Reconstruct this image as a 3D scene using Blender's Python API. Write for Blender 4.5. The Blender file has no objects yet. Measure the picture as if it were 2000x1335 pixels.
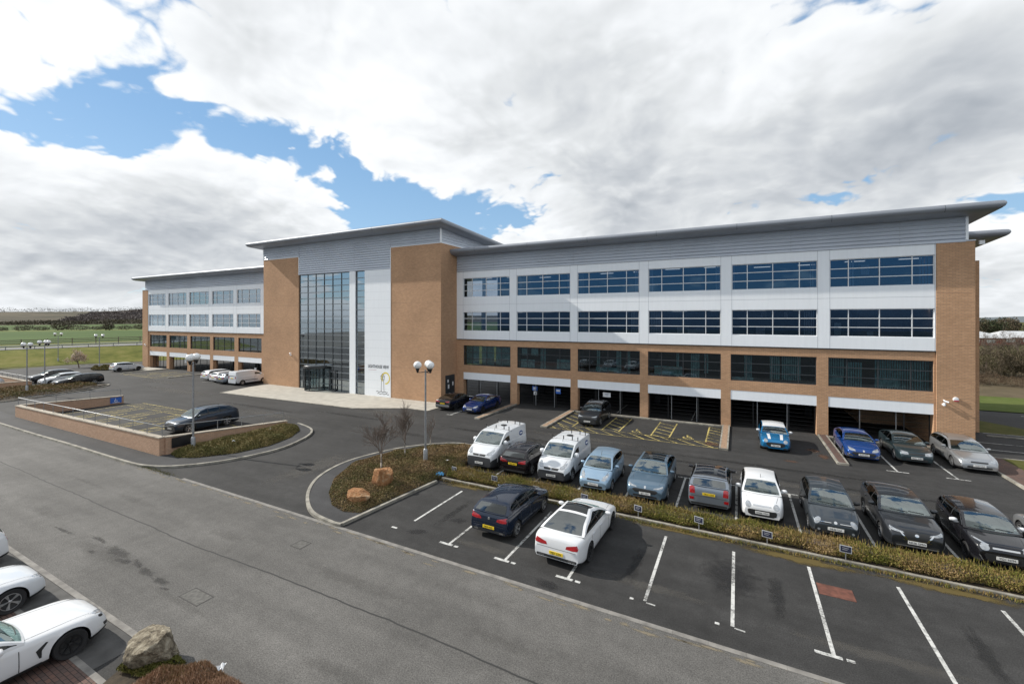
import bpy, bmesh, math, random
import numpy as np
from mathutils import Vector, Matrix
from mathutils.bvhtree import BVHTree

random.seed(7); rng = np.random.default_rng(7)
SC = bpy.context.scene
COL = SC.collection
R = math.radians
PI = math.pi

# ------------------------------------------------------------------ materials
MATS = {}
def mat(name, color=(.5, .5, .5), rough=.6, metal=0., spec=.5, coat=0., noise=None, bump=None, **kw):
    """Principled material; noise=(scale, amount[, detail]) varies the colour; bump=(scale, strength)."""
    if name in MATS: return MATS[name]
    m = bpy.data.materials.new(name); m.use_nodes = True
    nt = m.node_tree; b = nt.nodes['Principled BSDF']
    b.inputs['Base Color'].default_value = (*color, 1)
    b.inputs['Roughness'].default_value = rough
    b.inputs['Metallic'].default_value = metal
    b.inputs['Specular IOR Level'].default_value = spec
    b.inputs['Coat Weight'].default_value = coat
    b.inputs['Coat Roughness'].default_value = .04
    if noise or bump:
        tc = nt.nodes.new('ShaderNodeTexCoord')
    if noise:
        n = nt.nodes.new('ShaderNodeTexNoise'); n.inputs['Scale'].default_value = noise[0]
        n.inputs['Detail'].default_value = noise[2] if len(noise) > 2 else 5
        nt.links.new(tc.outputs['Object'], n.inputs['Vector'])
        mr = nt.nodes.new('ShaderNodeMapRange')
        mr.inputs['From Min'].default_value = .3; mr.inputs['From Max'].default_value = .7
        mr.inputs['To Min'].default_value = 1 - noise[1]; mr.inputs['To Max'].default_value = 1 + noise[1]
        nt.links.new(n.outputs['Fac'], mr.inputs['Value'])
        mx = nt.nodes.new('ShaderNodeMix'); mx.data_type = 'RGBA'; mx.blend_type = 'MULTIPLY'
        mx.inputs['Factor'].default_value = 1
        mx.inputs['A'].default_value = (*color, 1)
        nt.links.new(mr.outputs['Result'], mx.inputs['B'])
        nt.links.new(mx.outputs['Result'], b.inputs['Base Color'])
    if bump:
        n2 = nt.nodes.new('ShaderNodeTexNoise'); n2.inputs['Scale'].default_value = bump[0]; n2.inputs['Detail'].default_value = 6
        nt.links.new(tc.outputs['Object'], n2.inputs['Vector'])
        bp = nt.nodes.new('ShaderNodeBump'); bp.inputs['Strength'].default_value = bump[1]; bp.inputs['Distance'].default_value = .05
        nt.links.new(n2.outputs['Fac'], bp.inputs['Height']); nt.links.new(bp.outputs['Normal'], b.inputs['Normal'])
    MATS[name] = m
    return m

def N(nt, kind, **inp):
    n = nt.nodes.new(kind)
    for k, v in inp.items():
        if k.startswith('_'): setattr(n, k[1:], v)
        else: n.inputs[k.replace('__', ' ')].default_value = v
    return n

def ramp(nt, src, stops):
    r = nt.nodes.new('ShaderNodeValToRGB'); e = r.color_ramp.elements
    while len(e) < len(stops): e.new(.5)
    for i, (p, c) in enumerate(stops):
        e[i].position = p; e[i].color = (*c, 1) if len(c) == 3 else c
    nt.links.new(src, r.inputs['Fac'])
    return r

def asphalt(name, base, var=.25, warm=(1, 1, 1), cracks=0., speck=.35, worn=.2):
    m = bpy.data.materials.new(name); m.use_nodes = True
    nt = m.node_tree; b = nt.nodes['Principled BSDF']; L = nt.links.new
    tc = N(nt, 'ShaderNodeTexCoord')
    big = N(nt, 'ShaderNodeTexNoise', Scale=.22, Detail=6., Roughness=.6); L(tc.outputs['Object'], big.inputs['Vector'])
    mp = N(nt, 'ShaderNodeMapping'); mp.inputs['Scale'].default_value = (.25, 2.2, 1); L(tc.outputs['Object'], mp.inputs['Vector'])
    trk = N(nt, 'ShaderNodeTexNoise', Scale=.5, Detail=5.); L(mp.outputs['Vector'], trk.inputs['Vector'])
    fine = N(nt, 'ShaderNodeTexNoise', Scale=28., Detail=3., Roughness=.7); L(tc.outputs['Object'], fine.inputs['Vector'])
    mid = N(nt, 'ShaderNodeTexNoise', Scale=2.2, Detail=8., Roughness=.7); L(tc.outputs['Object'], mid.inputs['Vector'])
    def rng_(src, a, bb, lo, hi):
        q = N(nt, 'ShaderNodeMapRange'); q.inputs['From Min'].default_value = a; q.inputs['From Max'].default_value = bb
        q.inputs['To Min'].default_value = lo; q.inputs['To Max'].default_value = hi; L(src, q.inputs['Value']); return q.outputs['Result']
    def mul(a, c):
        q = N(nt, 'ShaderNodeMath', _operation='MULTIPLY'); L(a, q.inputs[0]); L(c, q.inputs[1]); return q.outputs[0]
    v = mul(rng_(big.outputs['Fac'], .3, .7, 1 - var, 1 + var), rng_(fine.outputs['Fac'], .3, .7, 1 - speck, 1 + speck))
    v = mul(v, rng_(trk.outputs['Fac'], .3, .7, 1 - worn, 1 + worn))
    v = mul(v, rng_(mid.outputs['Fac'], .35, .7, 1 - var * .6, 1 + var * .6))
    mx = N(nt, 'ShaderNodeMix', _data_type='RGBA', _blend_type='MULTIPLY'); mx.inputs['Factor'].default_value = 1
    mx.inputs['A'].default_value = (base * warm[0], base * warm[1], base * warm[2], 1)
    L(v, mx.inputs['B']); L(mx.outputs['Result'], b.inputs['Base Color'])
    b.inputs['Roughness'].default_value = .85; b.inputs['Specular IOR Level'].default_value = .3
    bp = N(nt, 'ShaderNodeBump', Strength=.25, Distance=.01); L(fine.outputs['Fac'], bp.inputs['Height']); L(bp.outputs['Normal'], b.inputs['Normal'])
    MATS[name] = m
    return m

def brick(name, c1, c2, mortar, scale=1., xz=True, coords='Object', bw=.225, rh=.075, ms=.012):
    m = bpy.data.materials.new(name); m.use_nodes = True
    nt = m.node_tree; b = nt.nodes['Principled BSDF']; L = nt.links.new
    tc = N(nt, 'ShaderNodeTexCoord'); sp = N(nt, 'ShaderNodeSeparateXYZ'); L(tc.outputs[coords], sp.inputs[0])
    cb = N(nt, 'ShaderNodeCombineXYZ')
    if xz:
        ad = N(nt, 'ShaderNodeMath', _operation='ADD'); L(sp.outputs['X'], ad.inputs[0]); L(sp.outputs['Y'], ad.inputs[1])
        L(ad.outputs[0], cb.inputs['X']); L(sp.outputs['Z'], cb.inputs['Y'])
    else:
        L(sp.outputs['X'], cb.inputs['X']); L(sp.outputs['Y'], cb.inputs['Y'])
    bt = N(nt, 'ShaderNodeTexBrick', Scale=scale); bt.inputs['Color1'].default_value = (*c1, 1); bt.inputs['Color2'].default_value = (*c2, 1)
    bt.inputs['Mortar'].default_value = (*mortar, 1); bt.inputs['Mortar Size'].default_value = ms; bt.inputs['Brick Width'].default_value = bw
    bt.inputs['Row Height'].default_value = rh; bt.inputs['Bias'].default_value = 0.; bt.inputs['Mortar Smooth'].default_value = .3
    L(cb.outputs[0], bt.inputs['Vector'])
    n1 = N(nt, 'ShaderNodeTexNoise', Scale=.35, Detail=6.); L(tc.outputs[coords], n1.inputs['Vector'])
    n2 = N(nt, 'ShaderNodeTexNoise', Scale=6., Detail=4.); L(tc.outputs[coords], n2.inputs['Vector'])
    def rng_(src, lo, hi):
        q = N(nt, 'ShaderNodeMapRange'); q.inputs['From Min'].default_value = .3; q.inputs['From Max'].default_value = .7
        q.inputs['To Min'].default_value = lo; q.inputs['To Max'].default_value = hi; L(src, q.inputs['Value']); return q.outputs['Result']
    mm = N(nt, 'ShaderNodeMath', _operation='MULTIPLY'); L(rng_(n1.outputs['Fac'], .90, 1.08), mm.inputs[0]); L(rng_(n2.outputs['Fac'], .95, 1.05), mm.inputs[1])
    mx = N(nt, 'ShaderNodeMix', _data_type='RGBA', _blend_type='MULTIPLY'); mx.inputs['Factor'].default_value = 1
    L(bt.outputs['Color'], mx.inputs['A']); L(mm.outputs[0], mx.inputs['B']); L(mx.outputs['Result'], b.inputs['Base Color'])
    b.inputs['Roughness'].default_value = .9; b.inputs['Specular IOR Level'].default_value = .2
    bp = N(nt, 'ShaderNodeBump', Strength=.4, Distance=.01); L(bt.outputs['Fac'], bp.inputs['Height']); bp.invert = True; L(bp.outputs['Normal'], b.inputs['Normal'])
    MATS[name] = m
    return m

def leafmat(name, stops, nscale=.6, rough=.75, mixrand=.5):
    """foliage colour from a noise over the plant plus a random value per leaf"""
    m = bpy.data.materials.new(name); m.use_nodes = True
    nt = m.node_tree; b = nt.nodes['Principled BSDF']; L = nt.links.new
    tc = N(nt, 'ShaderNodeTexCoord'); g = N(nt, 'ShaderNodeNewGeometry')
    n1 = N(nt, 'ShaderNodeTexNoise', Scale=nscale, Detail=3.); L(tc.outputs['Object'], n1.inputs['Vector'])
    mr = N(nt, 'ShaderNodeMapRange'); mr.inputs['From Min'].default_value = .3; mr.inputs['From Max'].default_value = .7; L(n1.outputs['Fac'], mr.inputs['Value'])
    mx = N(nt, 'ShaderNodeMix'); mx.inputs['Factor'].default_value = mixrand
    L(mr.outputs['Result'], mx.inputs['A']); L(g.outputs['Random Per Island'], mx.inputs['B'])
    r = ramp(nt, mx.outputs['Result'], stops); L(r.outputs['Color'], b.inputs['Base Color'])
    b.inputs['Roughness'].default_value = rough; b.inputs['Specular IOR Level'].default_value = .2
    MATS[name] = m
    return m

def glassmat(name, tint, gloss=(1, 1, 1), fac=.35, rough=.01, pane=0., span=.55):
    """window glass: part see-through (tinted), part mirror, more mirror at grazing angles; panes lie very slightly out of true"""
    m = bpy.data.materials.new(name); m.use_nodes = True
    nt = m.node_tree; nt.nodes.clear(); L = nt.links.new
    o = N(nt, 'ShaderNodeOutputMaterial'); t = N(nt, 'ShaderNodeBsdfTransparent'); t.inputs['Color'].default_value = (*tint, 1)
    gl = N(nt, 'ShaderNodeBsdfGlossy', Roughness=rough); gl.inputs['Color'].default_value = (*gloss, 1)
    lw = N(nt, 'ShaderNodeLayerWeight', Blend=.35)
    mr = N(nt, 'ShaderNodeMapRange'); mr.inputs['To Min'].default_value = fac; mr.inputs['To Max'].default_value = min(1, fac + span); L(lw.outputs['Fresnel'], mr.inputs['Value'])
    mx = N(nt, 'ShaderNodeMixShader'); L(mr.outputs['Result'], mx.inputs['Fac']); L(t.outputs[0], mx.inputs[1]); L(gl.outputs[0], mx.inputs[2])
    if pane:
        tc = N(nt, 'ShaderNodeTexCoord'); ns = N(nt, 'ShaderNodeTexNoise', Scale=.55, Detail=1.); L(tc.outputs['Object'], ns.inputs['Vector'])
        bp = N(nt, 'ShaderNodeBump', Strength=pane, Distance=.05); L(ns.outputs['Fac'], bp.inputs['Height']); L(bp.outputs['Normal'], gl.inputs['Normal'])
    L(mx.outputs[0], o.inputs['Surface'])
    MATS[name] = m
    return m

# ------------------------------------------------------------------ mesh building
class MB:
    def __init__(s): s.v = []; s.f = []; s.m = []
    def add(s, verts, faces, mi=0):
        o = len(s.v); s.v += [tuple(p) for p in verts]
        s.f += [tuple(i + o for i in f) for f in faces]; s.m += [mi] * len(faces)
    def box(s, x0, x1, y0, y1, z0, z1, mi=0):
        s.add([(x0, y0, z0), (x1, y0, z0), (x1, y1, z0), (x0, y1, z0), (x0, y0, z1), (x1, y0, z1), (x1, y1, z1), (x0, y1, z1)],
              [(0, 3, 2, 1), (4, 5, 6, 7), (0, 1, 5, 4), (1, 2, 6, 5), (2, 3, 7, 6), (3, 0, 4, 7)], mi)
    def quad(s, a, b, c, d, mi=0): s.add([a, b, c, d], [(0, 1, 2, 3)], mi)
    def poly(s, pts, z=None, mi=0):
        s.add([(p[0], p[1], z if z is not None else p[2]) for p in pts], [tuple(range(len(pts)))], mi)
    def tube(s, pts, radii, n=8, mi=0, cap=True):
        pts = [Vector(p) for p in pts]; rings = []
        if not isinstance(radii, (list, tuple)): radii = [radii] * len(pts)
        up = Vector((0, 0, 1))
        o = len(s.v)
        for i, p in enumerate(pts):
            d = (pts[min(i + 1, len(pts) - 1)] - pts[max(i - 1, 0)]).normalized()
            a = d.cross(up)
            if a.length < 1e-3: a = d.cross(Vector((1, 0, 0)))
            a.normalize(); b = d.cross(a)
            for k in range(n):
                t = 2 * PI * k / n
                s.v.append(tuple(p + (a * math.cos(t) + b * math.sin(t)) * radii[i]))
        for i in range(len(pts) - 1):
            for k in range(n):
                k2 = (k + 1) % n
                s.f.append((o + i * n + k, o + i * n + k2, o + (i + 1) * n + k2, o + (i + 1) * n + k)); s.m.append(mi)
        if cap:
            s.f.append(tuple(o + k for k in range(n))[::-1]); s.m.append(mi)
            s.f.append(tuple(o + (len(pts) - 1) * n + k for k in range(n))); s.m.append(mi)
    def lathe(s, prof, c=(0, 0, 0), axis='z', n=16, mi=0):
        o = len(s.v)
        for r, h in prof:
            for k in range(n):
                t = 2 * PI * k / n; a, b = r * math.cos(t), r * math.sin(t)
                p = (a, b, h) if axis == 'z' else ((a, h, b) if axis == 'y' else (h, a, b))
                s.v.append((p[0] + c[0], p[1] + c[1], p[2] + c[2]))
        for i in range(len(prof) - 1):
            for k in range(n):
                k2 = (k + 1) % n
                s.f.append((o + i * n + k, o + i * n + k2, o + (i + 1) * n + k2, o + (i + 1) * n + k)); s.m.append(mi)
    def strip(s, pts, w, z, mi=0, h=None, closed=False):
        """flat band of width w along 2-D points at height z (h: a raised bar of that height)"""
        P = [Vector((p[0], p[1])) for p in pts]; Lf = []; Rt = []
        n = len(P)
        for i in range(n):
            if closed: d = (P[(i + 1) % n] - P[i - 1])
            else: d = P[min(i + 1, n - 1)] - P[max(i - 1, 0)]
            d.normalize(); nn = Vector((-d.y, d.x)) * (w / 2)
            Lf.append(P[i] + nn); Rt.append(P[i] - nn)
        rg = range(n if closed else n - 1)
        for i in rg:
            j = (i + 1) % n
            if h is None:
                s.quad((*Rt[i], z), (*Rt[j], z), (*Lf[j], z), (*Lf[i], z), mi)
            else:
                a = [(*Rt[i], z), (*Rt[j], z), (*Lf[j], z), (*Lf[i], z)]; t = [(p[0], p[1], z + h) for p in a]
                s.add(a + t, [(4, 5, 6, 7), (0, 1, 5, 4), (2, 3, 7, 6), (1, 2, 6, 5), (3, 0, 4, 7)], mi)
    def obj(s, name, mats, parent=None, smooth=None, loc=None):
        me = bpy.data.meshes.new(name)
        me.from_pydata(s.v, [], s.f)
        if not isinstance(mats, (list, tuple)): mats = [mats]
        for m in mats: me.materials.append(m)
        if len(mats) > 1: me.polygons.foreach_set('material_index', s.m)
        me.validate()
        me.update()
        if smooth is not None:
            me.shade_smooth()
            if smooth < 180: me.set_sharp_from_angle(angle=R(smooth))
        o = bpy.data.objects.new(name, me); COL.objects.link(o)
        if parent is not None: o.parent = parent
        if loc is not None: o.location = loc
        return o

def npobj(name, verts, faces, m, parent=None, smooth=False):
    """mesh from numpy quads"""
    me = bpy.data.meshes.new(name)
    nv, nf = len(verts), len(faces); k = faces.shape[1]
    me.vertices.add(nv); me.vertices.foreach_set('co', verts.astype(np.float32).ravel())
    me.loops.add(nf * k); me.loops.foreach_set('vertex_index', faces.astype(np.int32).ravel())
    me.polygons.add(nf); me.polygons.foreach_set('loop_start', np.arange(0, nf * k, k, dtype=np.int32))
    me.update(calc_edges=True); me.validate()
    me.materials.append(m)
    o = bpy.data.objects.new(name, me); COL.objects.link(o)
    if parent is not None: o.parent = parent
    return o

def leaves(name, cen, size, m, parent=None, flat=0., aspect=.6, up=None):
    """a cloud of small leaf quads round the points cen; flat pulls them level, up makes them stand (grass, twigs)"""
    n = len(cen)
    if np.isscalar(size): size = size * rng.uniform(.6, 1.4, n)
    a = rng.normal(size=(n, 3)); a[:, 2] *= (1 - flat)
    if up is not None: a = a * (1 - up) + np.array([0, 0, 1.]) * up * 2
    a /= np.linalg.norm(a, axis=1)[:, None]
    b = rng.normal(size=(n, 3)); b[:, 2] *= (1 - flat)
    b -= a * (a * b).sum(1)[:, None]; b /= np.linalg.norm(b, axis=1)[:, None]
    a *= size[:, None]; b *= (size * aspect)[:, None]
    v = np.stack([cen - a, cen + b * .9, cen + a, cen - b * .9], 1).reshape(-1, 3)
    f = np.arange(4 * n).reshape(n, 4)
    return npobj(name, v, f, m, parent)

def tag(o, label=None, cat=None, group=None, kind=None):
    if label: o['label'] = label
    if cat: o['category'] = cat
    if group: o['group'] = group
    if kind: o['kind'] = kind
    return o

def empty(name, loc=(0, 0, 0), rz=0., label=None, cat=None, group=None, parent=None):
    o = bpy.data.objects.new(name, None); COL.objects.link(o)
    o.location = loc; o.rotation_euler = (0, 0, rz); o.empty_display_size = .3
    if parent is not None: o.parent = parent
    return tag(o, label, cat, group)

def copy_tree(o, parent=None):
    c = o.copy(); COL.objects.link(c)
    if parent is not None: c.parent = parent
    for ch in list(o.children): copy_tree(ch, c)
    return c

def text(body, size, parent, m, loc, rot, name='lettering', ext=.004, align='CENTER', sx=1.):
    cu = bpy.data.curves.new(name, 'FONT'); cu.body = body; cu.size = size; cu.extrude = ext
    cu.align_x = align; cu.align_y = 'CENTER'; cu.resolution_u = 2; cu.space_character = 1.02
    cu.materials.append(m)
    tmp = bpy.data.objects.new(name, cu); me = bpy.data.meshes.new_from_object(tmp); bpy.data.objects.remove(tmp); bpy.data.curves.remove(cu)
    o = bpy.data.objects.new(name, me); COL.objects.link(o)
    o.location = loc; o.rotation_euler = rot; o.scale = (sx, 1, 1)
    if parent is not None: o.parent = parent
    return o

def struct(mb, name, m, smooth=None): return tag(mb.obj(name, m, smooth=smooth), kind='structure')

# ------------------------------------------------------------------ shared materials
M_lot = asphalt('asphalt_dark', .034, .30, (1.02, 1, .98), speck=.5)
M_road = asphalt('asphalt_grey', .098, .2, (1.04, 1, .94), worn=.16, speck=.5)
M_path = asphalt('asphalt_footway', .045, .2, (1, 1, 1.03))
M_conc = mat('concrete_kerb', (.25, .235, .20), .9, noise=(2.2, .42, 9), bump=(20., .2))
M_kerbflush = mat('concrete_channel', (.19, .18, .165), .9, noise=(2.5, .35))
M_pave = mat('pale_paving', (.40, .375, .325), .9, noise=(1.2, .14), bump=(30., .1))
def wornpaint(name, col, th, sc=5.):
    """road paint with worn gaps that show the asphalt below"""
    m = bpy.data.materials.new(name); m.use_nodes = True; nt = m.node_tree; b = nt.nodes['Principled BSDF']; L = nt.links.new
    tc = N(nt, 'ShaderNodeTexCoord'); n1 = N(nt, 'ShaderNodeTexNoise', Scale=sc, Detail=10., Roughness=.8); L(tc.outputs['Object'], n1.inputs['Vector'])
    n2 = N(nt, 'ShaderNodeTexNoise', Scale=.5, Detail=2.); L(tc.outputs['Object'], n2.inputs['Vector'])
    ad = N(nt, 'ShaderNodeMath', _operation='MULTIPLY_ADD'); L(n2.outputs['Fac'], ad.inputs[0]); ad.inputs[1].default_value = .5; L(n1.outputs['Fac'], ad.inputs[2])
    mr = N(nt, 'ShaderNodeMapRange'); mr.inputs['From Min'].default_value = th + .25 - .10; mr.inputs['From Max'].default_value = th + .25 + .10; mr.inputs['To Min'].default_value = .12; L(ad.outputs[0], mr.inputs['Value'])
    L(mr.outputs['Result'], b.inputs['Alpha']); b.inputs['Base Color'].default_value = (*col, 1); b.inputs['Roughness'].default_value = .85
    MATS[name] = m; return m
M_white = wornpaint('road_paint_white', (.52, .52, .50), .45)
M_yellow = wornpaint('road_paint_yellow', (.52, .42, .14), .47)
M_brick = brick('buff_brick', (.57, .345, .205), (.48, .285, .165), (.35, .235, .155), bw=.30, rh=.10, ms=.014)
M_brickred = brick('wall_brick', (.54, .345, .235), (.46, .285, .185), (.36, .26, .19), bw=.26, rh=.09, ms=.014)
M_paver = brick('block_paver', (.16, .095, .075), (.11, .08, .07), (.035, .032, .03), xz=False, bw=.2, rh=.1, ms=.008)
M_cop = mat('coping_stone', (.36, .32, .26), .9, noise=(2., .25), bump=(15., .2))
def claddingmat(name, col, rough):
    """coated sheet with faint rain streaks"""
    m = bpy.data.materials.new(name); m.use_nodes = True; nt = m.node_tree; b = nt.nodes['Principled BSDF']; L = nt.links.new
    tc = N(nt, 'ShaderNodeTexCoord'); mp = N(nt, 'ShaderNodeMapping'); mp.inputs['Scale'].default_value = (3.2, 3.2, .22); L(tc.outputs['Object'], mp.inputs['Vector'])
    n1 = N(nt, 'ShaderNodeTexNoise', Scale=1.4, Detail=6., Roughness=.65); L(mp.outputs['Vector'], n1.inputs['Vector'])
    n2 = N(nt, 'ShaderNodeTexNoise', Scale=.25, Detail=3.); L(tc.outputs['Object'], n2.inputs['Vector'])
    ad = N(nt, 'ShaderNodeMath', _operation='MULTIPLY_ADD'); L(n2.outputs['Fac'], ad.inputs[0]); ad.inputs[1].default_value = .6; L(n1.outputs['Fac'], ad.inputs[2])
    r = ramp(nt, ad.outputs[0], [(.45, tuple(c * .95 for c in col)), (.75, col), (1, tuple(min(c * 1.03, 1) for c in col))]); L(r.outputs['Color'], b.inputs['Base Color'])
    b.inputs['Roughness'].default_value = rough; MATS[name] = m; return m
M_panel = claddingmat('white_cladding', (.86, .89, .92), .38)
M_panelgrey = mat('panel_joint', (.45, .47, .5), .6)
M_louv = mat('louvre_metal', (.56, .60, .66), .42, .25, noise=(.3, .06))
M_roof = mat('roof_metal', (.27, .29, .325), .42, .25, noise=(.4, .08))
M_frame = mat('frame_white', (.72, .73, .74), .4)
M_framedk = mat('frame_dark', (.035, .04, .045), .4)
M_black = mat('black_metal', (.012, .012, .013), .5)
M_steel = mat('galvanised_steel', (.30, .31, .32), .45, .6, noise=(6., .15))
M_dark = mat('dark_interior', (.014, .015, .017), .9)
M_int = mat('room_wall', (.16, .17, .18), .9)
M_intfloor = mat('room_floor', (.08, .085, .09), .9)
M_wood = mat('bark', (.12, .09, .07), .9, noise=(8., .3))
M_birch = mat('birch_bark', (.34, .30, .26), .9, noise=(9., .5))
M_rubber = mat('tyre_rubber', (.016, .016, .017), .75)
M_trim = mat('black_trim', (.018, .019, .02), .55)
M_alloy = mat('alloy_silver', (.5, .51, .52), .3, .8)
M_alloydk = mat('alloy_dark', (.03, .031, .033), .35, .5)
M_chrome = mat('chrome', (.7, .71, .72), .12, 1.)
M_carglass = glassmat('car_glass', (.52, .64, .62), (.92, 1, .99), .09, span=.17)
M_carglass2 = glassmat('car_side_glass', (.16, .19, .19), (1, 1, 1), .04, span=.2)
M_rearglass = glassmat('car_rear_glass', (.18, .21, .21), (.95, 1, 1), .06, span=.14)
M_roofglass = mat('roof_glass', (.008, .010, .011), .03, 0, .5)
M_cabin = mat('cabin_floor', (.035, .037, .038), .9)
M_cabin2 = mat('cabin_seats', (.05, .052, .054), .8, noise=(6., .3))
M_head = mat('headlamp_glass', (.30, .32, .34), .08, .2, .8, coat=1., noise=(9., .3))
M_tail = mat('tail_lamp_red', (.32, .008, .012), .12, 0, .6, coat=.8, noise=(10., .3))
M_platew = mat('plate_white', (.72, .72, .70), .4)
M_platey = mat('plate_yellow', (.78, .55, .03), .4)
M_plateb = mat('plate_blue', (.04, .09, .4), .4)
M_ink = mat('ink_black', (.012, .012, .014), .5)
M_globe = mat('lamp_globe', (.80, .81, .80), .18, 0, .5, coat=.3)
M_signblue = mat('sign_blue', (.035, .13, .48), .45)
M_signwhite = mat('sign_white', (.74, .75, .76), .5)
M_signyellow = mat('ring_yellow', (.75, .60, .04), .5)
# ------------------------------------------------------------------ vehicles
def curve(pts):
    """smooth monotone curve through (d, z) points"""
    xs = np.array([p[0] for p in pts], float); ys = np.array([p[1] for p in pts], float)
    h = np.diff(xs); d = np.diff(ys) / h; m = np.zeros(len(xs))
    m[0], m[-1] = d[0], d[-1]
    for i in range(1, len(xs) - 1):
        if d[i - 1] * d[i] > 0:
            w1, w2 = 2 * h[i] + h[i - 1], h[i] + 2 * h[i - 1]
            m[i] = (w1 + w2) / (w1 / d[i - 1] + w2 / d[i])
    def f(x):
        x = min(max(x, xs[0]), xs[-1]); i = min(max(int(np.searchsorted(xs, x)) - 1, 0), len(h) - 1)
        t = (x - xs[i]) / h[i]; t2, t3 = t * t, t * t * t
        return float(ys[i] * (2 * t3 - 3 * t2 + 1) + h[i] * m[i] * (t3 - 2 * t2 + t) + ys[i + 1] * (-2 * t3 + 3 * t2) + h[i] * m[i + 1] * (t3 - t2))
    return f

def paint(name, c, metal=0., rough=.3):
    return mat('paint_' + name, c, rough, metal, .25, coat=.8)

BASE = {   # distances d are metres back from the nose
 'hatch':  dict(L=4.2, W=1.78, H=1.45, zn=.72, zc=.98, zb=1.02, dwb=1.12, dwt=1.85, drt=3.75, drb=4.10, fo=.85, wbase=2.6, wr=.315, rw=.70, tail='hatch'),
 'city':   dict(L=3.5, W=1.62, H=1.48, zn=.74, zc=1.0, zb=1.04, dwb=.80, dwt=1.45, drt=3.10, drb=3.42, fo=.70, wbase=2.36, wr=.285, rw=.72, tail='hatch'),
 'saloon': dict(L=4.6, W=1.80, H=1.43, zn=.68, zc=.95, zb=1.00, dwb=1.30, dwt=2.05, drt=3.25, drb=4.05, fo=.90, wbase=2.72, wr=.32, rw=.66, tail='boot'),
 'estate': dict(L=4.75, W=1.83, H=1.47, zn=.70, zc=.96, zb=1.02, dwb=1.30, dwt=2.05, drt=4.35, drb=4.68, fo=.92, wbase=2.78, wr=.325, rw=.68, rdrop=.09, tail='hatch'),
 'suv':    dict(L=4.45, W=1.85, H=1.63, zn=.88, zc=1.10, zb=1.16, dwb=1.15, dwt=1.85, drt=3.90, drb=4.35, fo=.88, wbase=2.64, wr=.35, rw=.70, rdrop=.11, tail='hatch'),
 'van':    dict(L=4.5, W=1.85, H=1.85, zn=.88, zc=1.20, zb=1.22, dwb=.80, dwt=1.62, drt=4.40, drb=4.49, fo=.86, wbase=2.80, wr=.32, rw=.86, tail='van'),
}

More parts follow.
